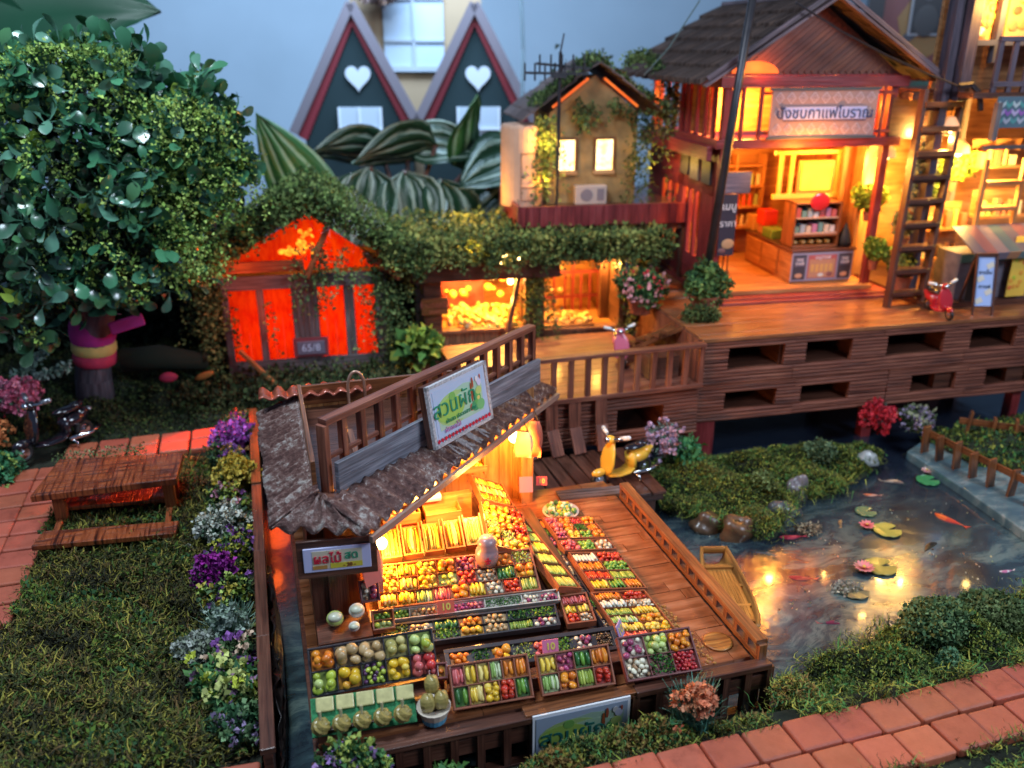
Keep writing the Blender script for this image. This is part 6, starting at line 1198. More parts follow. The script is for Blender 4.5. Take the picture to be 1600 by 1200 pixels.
P_ = tow(np.column_stack([NR.uniform(-.6, 2.1, 9000), NR.uniform(-.75, .0, 9000), NR.random(9000)**1.8*.42-.12]), SMn); leaves('base_moss', P_, .06, pal(P_, [(.015, .03, .008), (.03, .065, .015), (.06, .10, .03), (.09, .10, .035)], 4), M['moss'], shk, .7, .6, kind='stuff')
P_ = tow(NR.normal(0, 1, (140, 3))*np.array([.14, .05, .1])+np.array([.22, -.12, 2.22]), SMn); strands('white_fibre', P_, .22, .006, np.tile([[.5, .52, .55]], (140, 1)), M['flower'], shk, curl=.9, kind='stuff')
P_ = tow(NR.normal(0, 1, (160, 3))*np.array([.16, .05, .12])+np.array([1.5, -.24, 1.98]), SMn); strands('white_fibre', P_, .22, .006, np.tile([[.5, .52, .55]], (160, 1)), M['flower'], shk, curl=.9, kind='stuff')
b = MB(); b.b2((.74, -.10, .42), (1.06, -.06, .58)); pb = b.build('number_plate', plain('grey lilac plate', (.16, .14, .19), .4), shk, bevel=.006); text('65/8', .125, (.90, -.103, .50), (PI/2, 0, 0), plain('pale digits', (.55, .6, .75), .4), pb, ex=.002)
b = MB(); b.b2((.70, -.085, .39), (1.10, -.062, .62)); b.build('plate_rim', plain('dull red rim', (.22, .05, .06), .5), pb)
b = MB(); b.bar((.10, -.2, .55), (.62, -.42, .02), .045, .04); tag(b.build('broken_twig', M['ply'], shk), 'broken pale twig')
glow('shack_lamp', tuple(SM @ Vector((.98, .22, 1.66))), 26, (1, .36, .03), .05); glow('shack_lamp', tuple(SM @ Vector((.45, .32, .75))), 26, (1, .20, .02), .05); glow('shack_lamp', tuple(SM @ Vector((1.36, .32, .70))), 20, (1, .20, .02), .05)
glow('shack_light', tuple(SM @ Vector((.3, -.35, .95))), 5, (1, .10, .01), .15); glow('shack_light', tuple(SM @ Vector((.2, -.45, 1.5))), 5, (1, .12, .01), .12)
sl = bpy.data.lights.new('shack_spill', 'SPOT'); sl.energy = 420; sl.color = (1, .07, .01); sl.spot_size = rad(34); sl.spot_blend = .4; sl.shadow_soft_size = .03; so = bpy.data.objects.new('shack_spill', sl); C.objects.link(so); so.location = SM @ Vector((.55, -.15, 1.15)); so.rotation_euler = (Vector((-1.0, 8.3, .4))-so.location).to_track_quat('-Z', 'Y').to_euler()  # added spot outside the wall, throws the shack's red spill onto the bricks

# ================================================================ flower shop (centre)
FA = rad(-6); FO = Vector((1.98, 9.95, .50)); fl = thing('flower_shop', 'low wooden flower shop with lit yellow counter openings under a moss covered roof', 'shop', tuple(FO), FA); FM = Matrix.Translation(FO) @ Matrix.Rotation(FA, 4, 'Z'); FMn = np.array(FM)
def sticks(b, x0, x1, z0, z1, y, n, d=.03):
    for i in range(n): b.b2((x0+(x1-x0)*i/n+.002, y-R.uniform(0, .01), z0), (x0+(x1-x0)*(i+1)/n-.002, y+d, z1))
b = MB(); sticks(b, .05, 1.12, -.1, .49, -.02, 18); sticks(b, 1.12, 2.32, -.1, .44, -.02, 20); b.b2((.0, -.06, .49), (1.12, .10, .525)); b.b2((1.25, -.05, .44), (2.4, .10, .47)); b.build('counter_front', wood('warm counter wood', (.08, .03, .018), (.24, .10, .05), (.36, .18, .09), .45, .1), fl)
b = MB()
for (x0, x1) in ((-.14, .07), (1.10, 1.34)):
    z = 0; b = MB()
    while z < 1.25: b.b2((x0, -.05-R.uniform(0, .012), z), (x1, .08, z+.047)); z += .05
    b.build('pillar_boards', M['deckdark'], fl)
b = MB()
z = 0
while z < 1.4: b.b2((2.30, -.05, z), (2.36+R.uniform(0, .01), .75, z+.057)); z += .06
b.build('pillar_boards', M['deckdark'], fl)
b = MB(); b.b2((-.3, -.20, 1.18), (1.5, -.12, 1.38)); b.b2((-.36, -.24, 1.38), (2.7, 1.7, 1.46)); b.b2((1.3, -.10, 1.34), (2.55, -.05, 1.42)); b.build('roof_board', M['deckdark'], fl, bevel=.005)
b = MB(); b.b2((-.1, 1.45, 0), (2.5, 1.5, 1.4)); b.b2((2.37, .2, 0), (2.40, 1.5, 1.4)); b.b2((-.14, .08, 0), (-.10, 1.45, 1.4)); b.b2((.05, .1, .40), (2.3, 1.4, .44)); b.build('inner_wall', M['ply'], fl)
b = MB(); b.b2((.15, 1.0, .5), (.75, 1.05, 1.0)); b.b2((.12, .98, .98), (.78, 1.07, 1.03)); b.b2((1.45, .8, .62), (2.3, .84, .66)); b.b2((1.45, .8, .95), (2.3, .84, .99)); b.b2((1.9, .8, .44), (1.94, .84, 1.3))
for x in (1.5, 1.65, 1.8, 2.02, 2.14, 2.26): b.b2((x, .79, .45), (x+.025, .82, .95))
each(b, 'shelf_board', M['red'], fl)
b = MB()
for k in range(140): b.ball((R.uniform(.12, 1.05), R.uniform(.0, .8), .50+R.random()*.12), R.uniform(.02, .05), 7, 5, col=R.choice([(.8, .55, .15), (.75, .6, .3), (.7, .35, .08), (.5, .5, .1)]))
for k in range(40): b.ball((R.uniform(1.4, 2.0), R.uniform(.05, .4), .48+R.random()*.08), R.uniform(.03, .05), 7, 5, col=R.choice([(.75, .5, .2), (.7, .4, .15)]))
for k in range(24): b.ball((R.uniform(.2, 1.0), R.uniform(.7, .95), .7+R.random()*.5), R.uniform(.03, .07), 7, 5, col=R.choice([(.75, .45, .1), (.45, .5, .1), (.7, .3, .08)]))
for x in (1.5, 1.62, 1.74): 
    for z in (.70, 1.02): b.ball((x, .78, z+.04), .04, 8, 6, col=(.6, .35, .15))
b.build('bouquet_mass', M['attr'], fl, smooth=True, kind='stuff')
b = MB(); b.b2((1.32, .0, .47), (2.0, .5, .50)); b.build('display_tray', M['ply'], fl)
p = FM @ Vector((0, 0, 0)); b = MB(); b.bar((.86, -.14, .50), (1.02, -.10, 1.25), .05, .05); tg = b.build('leaning_stick', M['deckdark']); tg.matrix_basis = FM.copy(); tag(tg, 'dark stick leaning across the lit opening of the flower shop', 'stick')
for (x, y, z, pw) in [(.45, .45, 1.15, 95), (.95, .35, 1.1, 110), (.75, .15, .85, 30), (1.65, .5, 1.15, 26), (2.15, .30, 1.2, 34)]: p = FM @ Vector((x, y, z)); glow('shop_light', tuple(p), pw, (1, .52, .09), .04)
for i, (x, y, z, r_) in enumerate([(1.0, .2, 1.12, .045), (.98, .30, 1.02, .04), (.80, -.30, 1.50, .028), (.76, -.31, 1.42, .024), (.90, -.30, 1.43, .02), (.98, -.30, 1.44, .022)]):
    q = MB(); q.ball((0, 0, 0), r_, 10, 7); o = q.build('bulb_lamp', M['bulb'], smooth=True); o.location = FM @ Vector((x, y, z)); tag(o, ['hottest bulb under the ceiling of the left opening of the flower shop', 'second bulb just below the hottest one in the flower shop', 'topmost of the four tiny bulbs in the roof moss', 'lower left of the four tiny bulbs in the roof moss', 'third tiny bulb, right of the lower left one in the roof moss', 'rightmost tiny bulb in the roof moss of the flower shop'][i], 'lamp', 'bulbs of the flower shop')
glow('moss_light', tuple(FM @ Vector((.45, -.35, 1.62))), 7, (1, .55, .1), .04); glow('moss_light', tuple(FM @ Vector((.6, .9, 1.95))), 16, (1, .5, .06), .06)
n = 12500; P_ = np.column_stack([NR.uniform(-.62, 2.85, n), NR.uniform(-.38, 1.6, n), 1.46+NR.uniform(0, .22, n)]); P_[:, 2] += .06*clump(P_, 4, 2); fr = NR.random(n) < .42; P_[fr, 1] = NR.uniform(-.42, -.22, fr.sum()); P_[fr, 2] = 1.70-NR.random(fr.sum())**1.3*.30
P_ = tow(P_, FMn); leaves('roof_moss', P_, .055, pal(P_, [(.05, .08, .02), (.11, .16, .035), (.20, .25, .06), (.32, .32, .08)], 4), M['moss'], fl, .5, .6, kind='stuff')
vines('hanging_moss', [(R.uniform(1.1, 1.42), -.12, 1.35) for k in range(22)], .95, fl, VINE, 40, T=FM); vines('hanging_moss', [(R.uniform(-.5, 2.8), -.38, 1.50) for k in range(44)], .22, fl, VINE, 18, T=FM)
vines('hanging_moss', [(R.uniform(2.3, 2.75), -.2, 1.4) for k in range(18)], .9, fl, VINE, 30, T=FM); vines('hanging_moss', [(R.uniform(-.5, -.15), -.2+R.random()*.5, 1.45) for k in range(14)], .8, fl, SG, 34, T=FM)
t = thing('shop_plate', 'small brown sign with raised red lettering at the left pillar of the flower shop', 'sign', tuple(FM @ Vector((-.02, -.10, .86))), FA); b = MB(); b.b2((-.16, -.02, -.10), (.16, .02, .10)); b.build('board', M['rail'], t, bevel=.005); text('ร้านดอกไม้', .085, (0, -.025, .02), (PI/2, 0, 0), plain('dull red letters', (.45, .12, .08), .5), t); text('สดสด', .06, (0, -.025, -.06), (PI/2, 0, 0), plain('dull red letters b', (.45, .12, .08), .5), t)
bush('potted_plant', 'long leaved potted plant left of the flower shop counter', 'plant', (1.68, 9.42, 1.02), (.20, .16, .14), 420, .16, [(.03, .10, .02), (.08, .2, .04), (.3, .4, .06)], (.72, .12, .18))
bush('flower_pots', 'dark red and green flower rack right of the flower shop', 'flowers', (4.55, 9.6, 1.35), (.22, .2, .45), 2200, .055, [(.02, .05, .02), (.05, .09, .03), (.16, .03, .05), (.10, .05, .03)], flowers=(26, .05, [(.5, .04, .08), (.6, .2, .25)]))
b = MB()
for k in range(6): b.box((4.22+k*.05, 8.95-k*.1, 1.0+.06*k), (.55, .10, .045), (0, 0, .5))
b.bar((3.95, 8.8, .92), (4.4, 8.2, 1.38), .05, .05); b.bar((4.25, 8.95, .92), (4.5, 8.4, 1.45), .05, .05); tag(b.build('steps', M['rail'], bevel=.004), 'small wooden steps climbing from the walkway to the pallet deck', 'steps')
b = MB(); b.b2((3.9, 7.95, .905), (4.25, 8.3, 1.15)); tag(b.build('deck_box', M['deckdark']), 'dark box beside the steps behind the railing', 'box')

# ================================================================ small house on the terrace
HO = Vector((3.66, 10.72, 2.36)); HA = rad(-7); sh2 = thing('small_house', 'small ochre house with two glowing square windows and a bark shingle roof', 'house', tuple(HO), HA); HM = Matrix.Translation(HO) @ Matrix.Rotation(HA, 4, 'Z'); HMn = np.array(HM); hw = 1.16
b = MB(); b.poly([(0, 0, 0), (hw, 0, 0), (hw, 0, 1.12), (hw/2, 0, 1.58), (0, 0, 1.12)], 1.0, (0, 1, 0)); b.build('wall', M['tan'], sh2)
for (x0, x1, z0, z1) in [(.13, .34, .42, .80), (.62, .84, .42, .80)]:
    b = MB(); b.b2((x0, -.012, z0), (x1, -.004, z1)); wo = b.build('window', lit('lit window %.2f' % x0, (1, .55, .12), (1, .82, .42), 2.6, 9), sh2); b = MB(); b.b2((x0-.03, -.045, z0-.05), (x1+.03, 0, z0)); b.build('sill', plain('warm sill', (.6, .32, .14), .5), wo); b = MB()
    for xx in (x0-.03, x1): b.b2((xx, -.03, z0), (xx+.03, 0, z1+.03))
    b.b2((x0, -.03, z1), (x1, 0, z1+.03)); b.build('frame', M['rail'], wo)
b = MB()
for s_ in (-1, 1):
    for k in range(7):
        y = -.24
        while y < 1.2:
            w = R.uniform(.09, .14); t0, t1 = k/7, (k+1.35)/7; dz = R.uniform(0, .015); b.poly([(hw/2+s_*1.0*t0, y, 1.72-.68*t0+.02), (hw/2+s_*.92*t1, y, 1.72-.68*t1+.05+dz), (hw/2+s_*.92*t1, y, 1.72-.68*t1+.03+dz), (hw/2+s_*1.0*t0, y, 1.72-.68*t0)], w-.004, (0, 1, 0)); y += w
for i, f in enumerate(b.f): b.uv[i] = [(b.v[j][0]+b.v[j][2], b.v[j][1]) for j in f]
b.build('roof', M['shingle'], sh2)
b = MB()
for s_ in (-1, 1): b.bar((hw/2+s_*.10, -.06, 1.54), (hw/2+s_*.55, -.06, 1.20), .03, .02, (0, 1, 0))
b.build('lit_rafter', lit('rafter lamplight emission', (1, .10, .01), (1, .22, .03), .7, 5), sh2)  # lamplight on the rafters put in as their own emission
P_ = tow(np.column_stack([NR.uniform(-.2, 1.6, 3800), NR.uniform(-.28, .4, 3800), np.zeros(3800)]), np.eye(4)); P_[:, 2] = 1.78-.72*np.abs(P_[:, 0]-hw/2)+NR.uniform(-.02, .07, 3800); keep = clump(P_*1.0, 4, 1) > .45; P_ = tow(P_[keep], HMn); leaves('roof_moss', P_, .05, pal(P_, SG, 5), M['moss'], sh2, .3, .6, kind='stuff')
vines('hanging_moss', [(R.uniform(-.18, .05), -.14, 1.1) for k in range(26)], 1.15, sh2, SG, 40, T=HM); vines('hanging_moss', [(R.uniform(1.08, 1.35), -.14, 1.15) for k in range(22)], 1.2, sh2, VINE, 36, T=HM); vines('hanging_moss', [(R.uniform(.1, 1.1), -.08, 1.2+R.uniform(-.1, .12)) for k in range(22)], .28, sh2, SG, 20, T=HM)
P_ = []
for k in range(900): q = R.random(); a = -.3+q*1.4; P_.append((.9+.75*q+.04*R.gauss(0, 1), -.2, 1.72-.1*q-.38*q*q+.16*math.sin(q*4)+.035*R.gauss(0, 1)))
P_ = tow(np.array(P_), HMn); leaves('creeper', P_, .045, pal(P_, SG, 5), M['moss'], sh2, 0, .6, kind='stuff')
P_ = tow(NR.normal(0, 1, (700, 3))*np.array([.13, .08, .2])+np.array([1.55, -.1, 1.05]), HMn); leaves('creeper', P_, .05, pal(P_, [(.14, .16, .05), (.25, .25, .08)], 5), M['moss'], sh2, 0, .6, kind='stuff')
glow('moss_light', tuple(HM @ Vector((1.35, -.25, .5))), 6, (1, .6, .12), .05)
t = thing('air_conditioner', 'white air conditioner box at the foot of the small ochre house', 'air conditioner', tuple(HM @ Vector((.33, -.14, .0))), HA); b = MB(); b.b2((0, 0, 0), (.42, .12, .24)); b.build('body', plain('cream casing', (.55, .42, .36), .5), t, bevel=.01); b = MB(); b.cyl((.15, -.006, .12), (.15, 0, .12), .08, n=18); b.b2((.29, -.006, .05), (.38, 0, .2)); b.build('grille', plain('grey grille', (.25, .2, .22), .5), t)
# water tank
t = thing('water_tank', 'round peach water tank glowing yellow beside the small ochre house', 'tank', tuple(HM @ Vector((-.33, .08, 0)))); b = MB(); b.lathe((0, 0, 0), [(.0, 0), (.27, 0), (.27, .95), (.265, .98), (.25, 1.0), (0, 1.01)], 28); b.build('tank', M['tank'], t, smooth=False)
b = MB(); 
for a0, a1, z0, z1 in [(-1.9, -1.15, .66, .67), (-1.9, -1.15, .08, .09), (-1.9, -1.15, .24, .25)]:
    b.tube([(.275*math.cos(a0+(a1-a0)*k/8), .275*math.sin(a0+(a1-a0)*k/8), z0) for k in range(9)], .006, 5)
for a0 in (-1.9, -1.15): b.tube([(.275*math.cos(a0), .275*math.sin(a0), .08), (.275*math.cos(a0), .275*math.sin(a0), .67)], .006, 5)
b.build('panel_line', plain('brown line', (.3, .14, .08), .6), t); glow('tank_light', tuple(HM @ Vector((-.10, -.30, .80))), 10, (1, .55, .08), .03); glow('tank_light', tuple(HM @ Vector((-.09, -.30, .35))), 7, (1, .5, .07), .03)
# terrace parapet
t = thing('terrace', 'dark red terrace board carrying the small house above the flower shop', 'terrace', tuple(HM @ Vector((.4, -.3, -.3))), HA); b = MB()
b.b2((-.85, -.25, -.16+.3-.10), (1.35, 1.5, .30)); b.build('floor', M['deckdark'], t); b = MB(); n_ = 26
for i in range(n_): b.b2((-.88+i*.088, -.30, .12), (-.88+i*.088+.085, -.26, .37))
b.b2((-.90, -.30, .12), (-.86, 1.2, .37)); b.b2((1.38, -.3, .12), (1.42, 1.2, .37)); b.build('parapet', M['red'], t); b = MB()
for x in (-.8, 1.3, .25):
    for y in (-.2, 1.3): b.b2((x-.05, y-.05, -1.3), (x+.05, y+.05, .12))
each(b, 'stilt', M['deckdark'], t)
# antenna
an = thing('antenna', 'dark television antenna with short crossbars on a mast before the small house', 'antenna', tuple(HM @ Vector((.02, -.42, .0)))); b = MB(); b.cyl((0, 0, -.1), (.02, 0, 1.85), .022, n=8); b.cyl((.02, 0, 1.85), (.06, 0, 2.05), .010, n=6); b.build('mast', M['metal'], an); b = MB()
b.bar((-.42, 0, 1.62), (.36, -.06, 1.60), .02, .03); b.bar((-.26, .05, 1.72), (.40, .02, 1.66), .02, .03)
for k in range(7): x = -.42+k*.125; b.cyl((x, 0, 1.53), (x, 0, 1.73), .012, n=6)
for k in range(5): x = -.22+k*.14; b.cyl((x, .05, 1.60), (x, .05, 1.82), .012, n=6)
b.b2((-.08, -.04, 1.56), (.09, .04, 1.62)); b.build('crossbars', M['metal'], an)
# thin dark cord hanging in the background
b = MB(); b.tube([(4.9, 16.0, 5.2), (4.95, 16.0, 4.2), (4.9, 15.9, 3.2)], .035, 6); tag(b.build('cord', plain('blurred grey cord', (.12, .17, .2), .6)), 'blurred grey cord hanging on the wall beside the toy house', 'cord')

# ================================================================ scooters
def scooter(loc, rz, label, paint, seatm=None, s=1.0, tilt=.1, shieldm=None):
    t = thing('scooter', label, 'scooter', loc, rz, 'toy scooters'); t.rotation_euler = (tilt, 0, rz); seatm = seatm or M['black']
    def sc(b): b.T = Matrix.Scale(s, 4); return b
    def loft(secs, name, mt, n=14):
        b = sc(MB()); vs = []; F = []
        for (x, z, w, d, tl) in secs:
            for k in range(n):
                a = 2*PI*k/n; ca_, sa_ = math.cos(a), math.sin(a); f = lambda q: math.copysign(abs(q)**.7, q); vs.append((x+f(ca_)*d*.5*math.cos(tl), f(sa_)*w*.5, z+f(ca_)*d*.5*math.sin(tl)))
        for i in range(len(secs)-1):
            for k in range(n): F.append((i*n+k, i*n+(k+1) % n, (i+1)*n+(k+1) % n, (i+1)*n+k))
        F.append(tuple(range(n))[::-1]); F.append(tuple((len(secs)-1)*n+k for k in range(n))); b.add(vs, F); return b.build(name, mt, t, smooth=True)
    loft([(.175, .10, .07, .03, 0), (.165, .13, .14, .035, .2), (.155, .20, .17, .035, .3), (.135, .28, .15, .035, .3), (.115, .335, .09, .04, .2), (.105, .36, .05, .05, .0)], 'front_shield', shieldm or paint)
    loft([(.17, .095, .12, .03, 1.2), (.08, .078, .14, .03, 1.57), (-.02, .078, .14, .03, 1.57), (-.07, .10, .13, .035, 1.2)], 'footboard', paint)
    b = sc(MB()); b.ball((-.15, 0, .178), (.115, .064, .056), 18, 12); b.ball((-.225, 0, .205), (.062, .050, .042), 16, 10); b.ball((-.08, 0, .15), (.035, .06, .07), 14, 9); b.b2((-.10, -.05, .10), (-.06, .05, .22)); b.build('rear_cowl', paint, t, smooth=True)
    b = sc(MB()); b.ball((-.13, 0, .262), (.115, .052, .028), 16, 10); b.ball((-.20, 0, .278), (.055, .048, .022), 14, 8); b.build('seat', seatm, t, smooth=True)
    b = sc(MB()); b.ball((.240, 0, .128), (.068, .030, .036), 16, 10); b.build('front_fender', paint, t, smooth=True)
    b = sc(MB()); b.ball((.12, 0, .375), (.04, .045, .035), 14, 9); b.ball((.155, 0, .38), (.02, .03, .026), 12, 8, mi=1); b.build('headlight_housing', [paint, M['chrome']], t, smooth=True)
    b = sc(MB()); b.tube([(.085, -.12, .40), (.11, -.05, .385), (.11, .05, .385), (.085, .12, .40)], .010, 8); b.build('handlebar', M['chrome'], t, smooth=True)
    for s2 in (-1, 1):
        b = sc(MB()); b.cyl((.088, s2*.085, .398), (.065, s2*.15, .415), .017, .019, 10); b.ball((.063, s2*.155, .417), .019, 10, 7); b.build('grip', M['silver'] if paint is M['black'] else M['whitegloss'], t, smooth=True)
    for (x, nm) in ((.245, 'front_wheel'), (-.215, 'rear_wheel')):
        b = sc(MB()); pts = [(x+.055*math.cos(a), 0, .075+.055*math.sin(a)) for a in np.linspace(0, 2*PI, 21)]; b.tube(pts, .020, 8, caps=False); w = b.build(nm, M['rubber'], t, smooth=True)
        b = sc(MB()); b.cyl((x, -.014, .075), (x, .014, .075), .040, n=18); b.cyl((x, -.024, .075), (x, .024, .075), .014, n=10); b.build('rim', M['chrome'], w)
    b = sc(MB()); b.tube([(-.06, .06, .075), (-.10, .085, .03), (-.09, .10, .005)], .010, 7); b.tube([(-.06, .07, .07), (-.22, .08, .065), (-.30, .08, .085)], .016, 8); b.build('exhaust', M['chrome'], t, smooth=True)
    b = sc(MB()); b.ball((-.285, 0, .215), (.025, .025, .018), 10, 7); b.build('tail_light', paint if paint is not M['black'] else M['silver'], t, smooth=True); return t
scooter((3.16, 6.86, .348), rad(196), 'yellow toy scooter with black seat parked on the jetty', M['yellow'], s=1.22, tilt=.10)
scooter((-2.17, 8.93, .452), rad(222), 'glossy black toy scooter at the corner of the brick path', M['black'], s=1.42, tilt=.08)
scooter((3.86, 8.62, .905), rad(255), 'pink toy scooter with white handlebars behind the railing', M['pinkp'], s=1.05)
scooter(tuple(dk(2.98, .22, 1.405)), rad(258), 'red toy scooter facing out in front of the tall ladder', M['redp'], s=.98)

# ================================================================ picnic table
pt = thing('picnic_table', 'carved red brown picnic table with two benches on the mossy lawn', 'picnic table', (-1.45, 7.3, .40), rad(0)); b = MB(); th = .045
b.poly([(-2.03, 7.17, .76), (-.89, 7.16, .76), (-.86, 7.68, .76), (-1.92, 7.86, .76)], .06); b.build('tabletop', M['carved'], pt, world=True, bevel=.006)
b = MB(); b.poly([(-1.99, 6.77, .53), (-.90, 6.66, .53), (-.88, 6.86, .53), (-1.94, 7.0, .53)], .045); fbn = b.build('bench_seat', M['carved'], pt, world=True, bevel=.006)
b = MB(); b.poly([(-1.90, 7.38, .54), (-.98, 7.28, .54), (-.96, 7.54, .54), (-1.88, 7.66, .54)], .035); b.build('bench_seat', M['carved'], pt, world=True, bevel=.006)
for (x0, y0, x1, y1) in ((-1.90, 7.25, -1.84, 7.75), (-1.02, 7.22, -.96, 7.62)):
    b = MB(); b.b2((x0, y0, .40), (x1+.03, y0+.10, .76)); b.b2((x0, y1-.10, .40), (x1+.03, y1, .76)); b.b2((x0+.01, y0-.45, .50), (x1, y1+.22, .53)); b.build('trestle', M['table'], pt, world=True, bevel=.005)
for (x, y) in ((-1.86, 6.86), (-1.0, 6.74)): b = MB(); b.poly([(x-.07, y-.01, .53), (x+.07, y-.01, .53), (x+.035, y-.01, .40), (x-.035, y-.01, .40)], .05, (0, 1, 0)); b.b2((x-.04, y+.04, .45), (x+.04, y+.12, .53)); b.build('bench_leg', M['table'], pt, world=True, bevel=.004)
P_ = np.column_stack([NR.uniform(-1.98, -1.2, 900), NR.normal(7.90, .03, 900), NR.uniform(.62, .86, 900)]); P_[:, 1] -= .15*(P_[:, 0]+1.9)*1.0*0
tag(leaves('moss_tuft', P_, .028, pal(P_, [(.06, .10, .03), (.12, .18, .06), (.18, .22, .1)], 5), M['moss'], kind='stuff'), 'wisps of pale moss along the back edge of the picnic table')
# ================================================================ flowers
def shrub(label, c, r, cols, fc, nf=50, fs=.04, n=1400, lf=.06, seed=0, grp='dried flower clumps along the fence', cat='flower clump', spiky=False):
    r *= .80; fs *= .72; nf = int(nf*1.25); lf *= .8; fc = [tuple(q*.82 for q in f) for f in fc]
    t = thing('flower_clump', label, cat, (c[0], c[1], c[2]-r*.6), 0, grp)
    if spiky:
        D = NR.normal(0, .55, (n, 3)); D[:, 2] = 1; strands('stems', np.tile(np.array([c]), (n, 1))+NR.normal(0, r*.25, (n, 3))*np.array([1, 1, .2])-np.array([0, 0, r*.5]), r*1.25, .012, pal(NR.normal(0, 1, (n, 3)), cols, 2, seed), M['flower'], t, D=D*np.array([1, 1, 3]), curl=.12)
    else: p = unit(NR.normal(0, 1, (n, 3)))*NR.uniform(.2, 1, (n, 1))**.4*r; p = p*(1+.9*(clump(p+np.array(c), 9, seed)[:, None]-.5))*np.array([1.1, 1.1, .85])+np.array(c); leaves('foliage', p, lf, pal(p, cols, 6, seed), M['flower'], t, .5, .5)
    q = unit(NR.normal(0, 1, (nf, 3))*(.7 if spiky else 1)+np.array([0, -.5, 2.2 if spiky else .7]))*r*NR.uniform(.75, 1.2, (nf, 1)); q = q*(1+.9*(clump(q+np.array(c), 9, seed)[:, None]-.5))*np.array([1.1, 1.1, .9])+np.array(c); k = 9; cc = np.repeat(pal(q, fc, 2, seed+1, .8), k, 0); pq = np.repeat(q, k, 0)+NR.normal(0, fs*.28, (nf*k, 3)); leaves('blossoms', pq, fs, np.clip(cc*NR.uniform(.8, 1.25, (len(cc), 1)), 0, 1), M['flower'], t, .4, 1.0); return t
VI, YE, WH, PK2, MG = (.26, .09, .36), (.62, .46, .05), (.62, .64, .56), (.58, .26, .34), (.30, .03, .30)
G3 = [(.02, .06, .02), (.05, .11, .03), (.09, .17, .06)]
shrub('small yellow and orange flower clump at the far end of the fence, on the bricks', (-.42, 9.0, .52), .13, G3, [YE, (.7, .25, .08), MG], 30)
shrub('magenta violet tufted flowers against the lit end of the fence', (-.46, 8.50, .55), .20, [(.05, .12, .09), (.08, .16, .12)], [MG, VI, (.5, .12, .6)], 150, .05)
shrub('mixed purple and green clump below the magenta flowers', (-.50, 8.08, .52), .19, G3, [VI, (.35, .45, .15), (.6, .3, .1)], 60, .035)
shrub('bright mustard yellow flower clump beside the fence joint', (-.44, 7.62, .54), .19, G3, [YE, (.8, .62, .10)], 170, .045)
shrub('pink, purple and lime flower clump right of the picnic bench', (-.50, 7.15, .53), .19, G3, [PK2, YE, VI, (.4, .5, .08)], 70, .04)
shrub('white flower clump halfway along the fence', (-.52, 6.70, .54), .21, [(.03, .08, .04), (.06, .12, .06)], [WH, (.6, .65, .55)], 130, .042)
shrub('yellow and lilac clump below the white flowers', (-.46, 6.36, .52), .17, G3, [(.6, .6, .08), VI], 60, .04)
shrub('deep magenta woolly flower ball in the middle of the lawn border', (-.58, 5.98, .55), .17, G3, [MG, (.5, .03, .42), (.38, .02, .34)], 200, .045)
shrub('yellow and violet buds under the woolly magenta ball', (-.48, 5.72, .52), .18, G3, [(.65, .55, .08), VI, (.45, .6, .12)], 60, .04)
shrub('frosty sage green spiky plant leaning on the fence', (-.48, 5.34, .50), .20, [(.20, .34, .24), (.32, .44, .34), (.14, .26, .18)], [(.4, .5, .42), (.3, .42, .3)], 60, .04, 700, spiky=True)
shrub('grey white dried clump on the lawn side of the spiky plant', (-.66, 5.22, .48), .14, [(.2, .24, .18), (.32, .36, .3)], [(.45, .48, .42), (.3, .35, .25)], 60, .04)
shrub('violet and yellow flowers beside the fence just above the last clump', (-.44, 5.04, .52), .15, G3, [VI, (.7, .65, .15), (.7, .5, .35)], 50, .045)
shrub('large lime yellow and mauve flower clump nearest the camera on the left', (-.48, 4.72, .50), .22, [(.03, .12, .04), (.06, .2, .07), (.12, .28, .08)], [(.55, .62, .06), (.45, .25, .42), (.6, .65, .2)], 75, .055, 1800, .08)
shrub('dark green and pale violet tuft beside the last garden bricks', (-.42, 4.40, .46), .17, [(.02, .08, .03), (.05, .16, .06)], [(.4, .3, .5), (.2, .35, .15)], 30, .045)
FG = 'plants along the near edge'
shrub('green, lime and violet bush in front of the durian tray', (.18, 3.84, .45), .21, [(.03, .10, .03), (.06, .18, .05), (.10, .26, .08)], [(.50, .60, .12), (.42, .25, .6), (.35, .2, .45)], 90, .045, 2400, .06, grp=FG)
shrub('small green tuft in front of the left front railing', (.72, 3.62, .40), .15, [(.03, .12, .03), (.10, .25, .05)], [(.15, .35, .08)], 20, .04, 500, .09, grp=FG)
shrub('orange tipped sea green coral plant by the brick path', (2.24, 3.68, .52), .19, [(.06, .22, .16), (.12, .32, .24)], [(.80, .25, .12), (.85, .36, .18)], 110, .04, 900, spiky=True, grp=FG)
shrub('pink and lilac dried flower sprig beside the yellow scooter', (3.74, 7.22, .52), .20, [(.05, .10, .06), (.2, .26, .22)], [(.70, .36, .42), (.6, .42, .6)], 110, .042, 700, grp='flowers of the islet')
shrub('scarlet flower cluster under the pallet deck', (6.42, 7.32, .42), .17, [(.03, .04, .03), (.08, .03, .03)], [(.75, .03, .05), (.6, .02, .04)], 150, .05, 500, grp='flowers of the islet')
shrub('pale yellow and lilac flowers right of the scarlet cluster', (6.95, 7.30, .32), .20, [(.05, .08, .03), (.12, .16, .06)], [(.5, .5, .3), (.45, .35, .5)], 70, .04, 900, grp='flowers of the islet')
shrub('green leafy sprig on the left end of the islet', (3.98, 7.2, .40), .16, [(.03, .16, .06), (.06, .25, .09)], [(.08, .3, .1)], 20, .05, 500, .09, grp='flowers of the islet')
shrub('tall green moss plume in the middle of the islet', (4.52, 6.55, .30), .11, [(.08, .13, .03), (.14, .2, .05), (.2, .26, .08)], [(.2, .26, .08)], 20, .04, 1600, .05, grp='flowers of the islet')
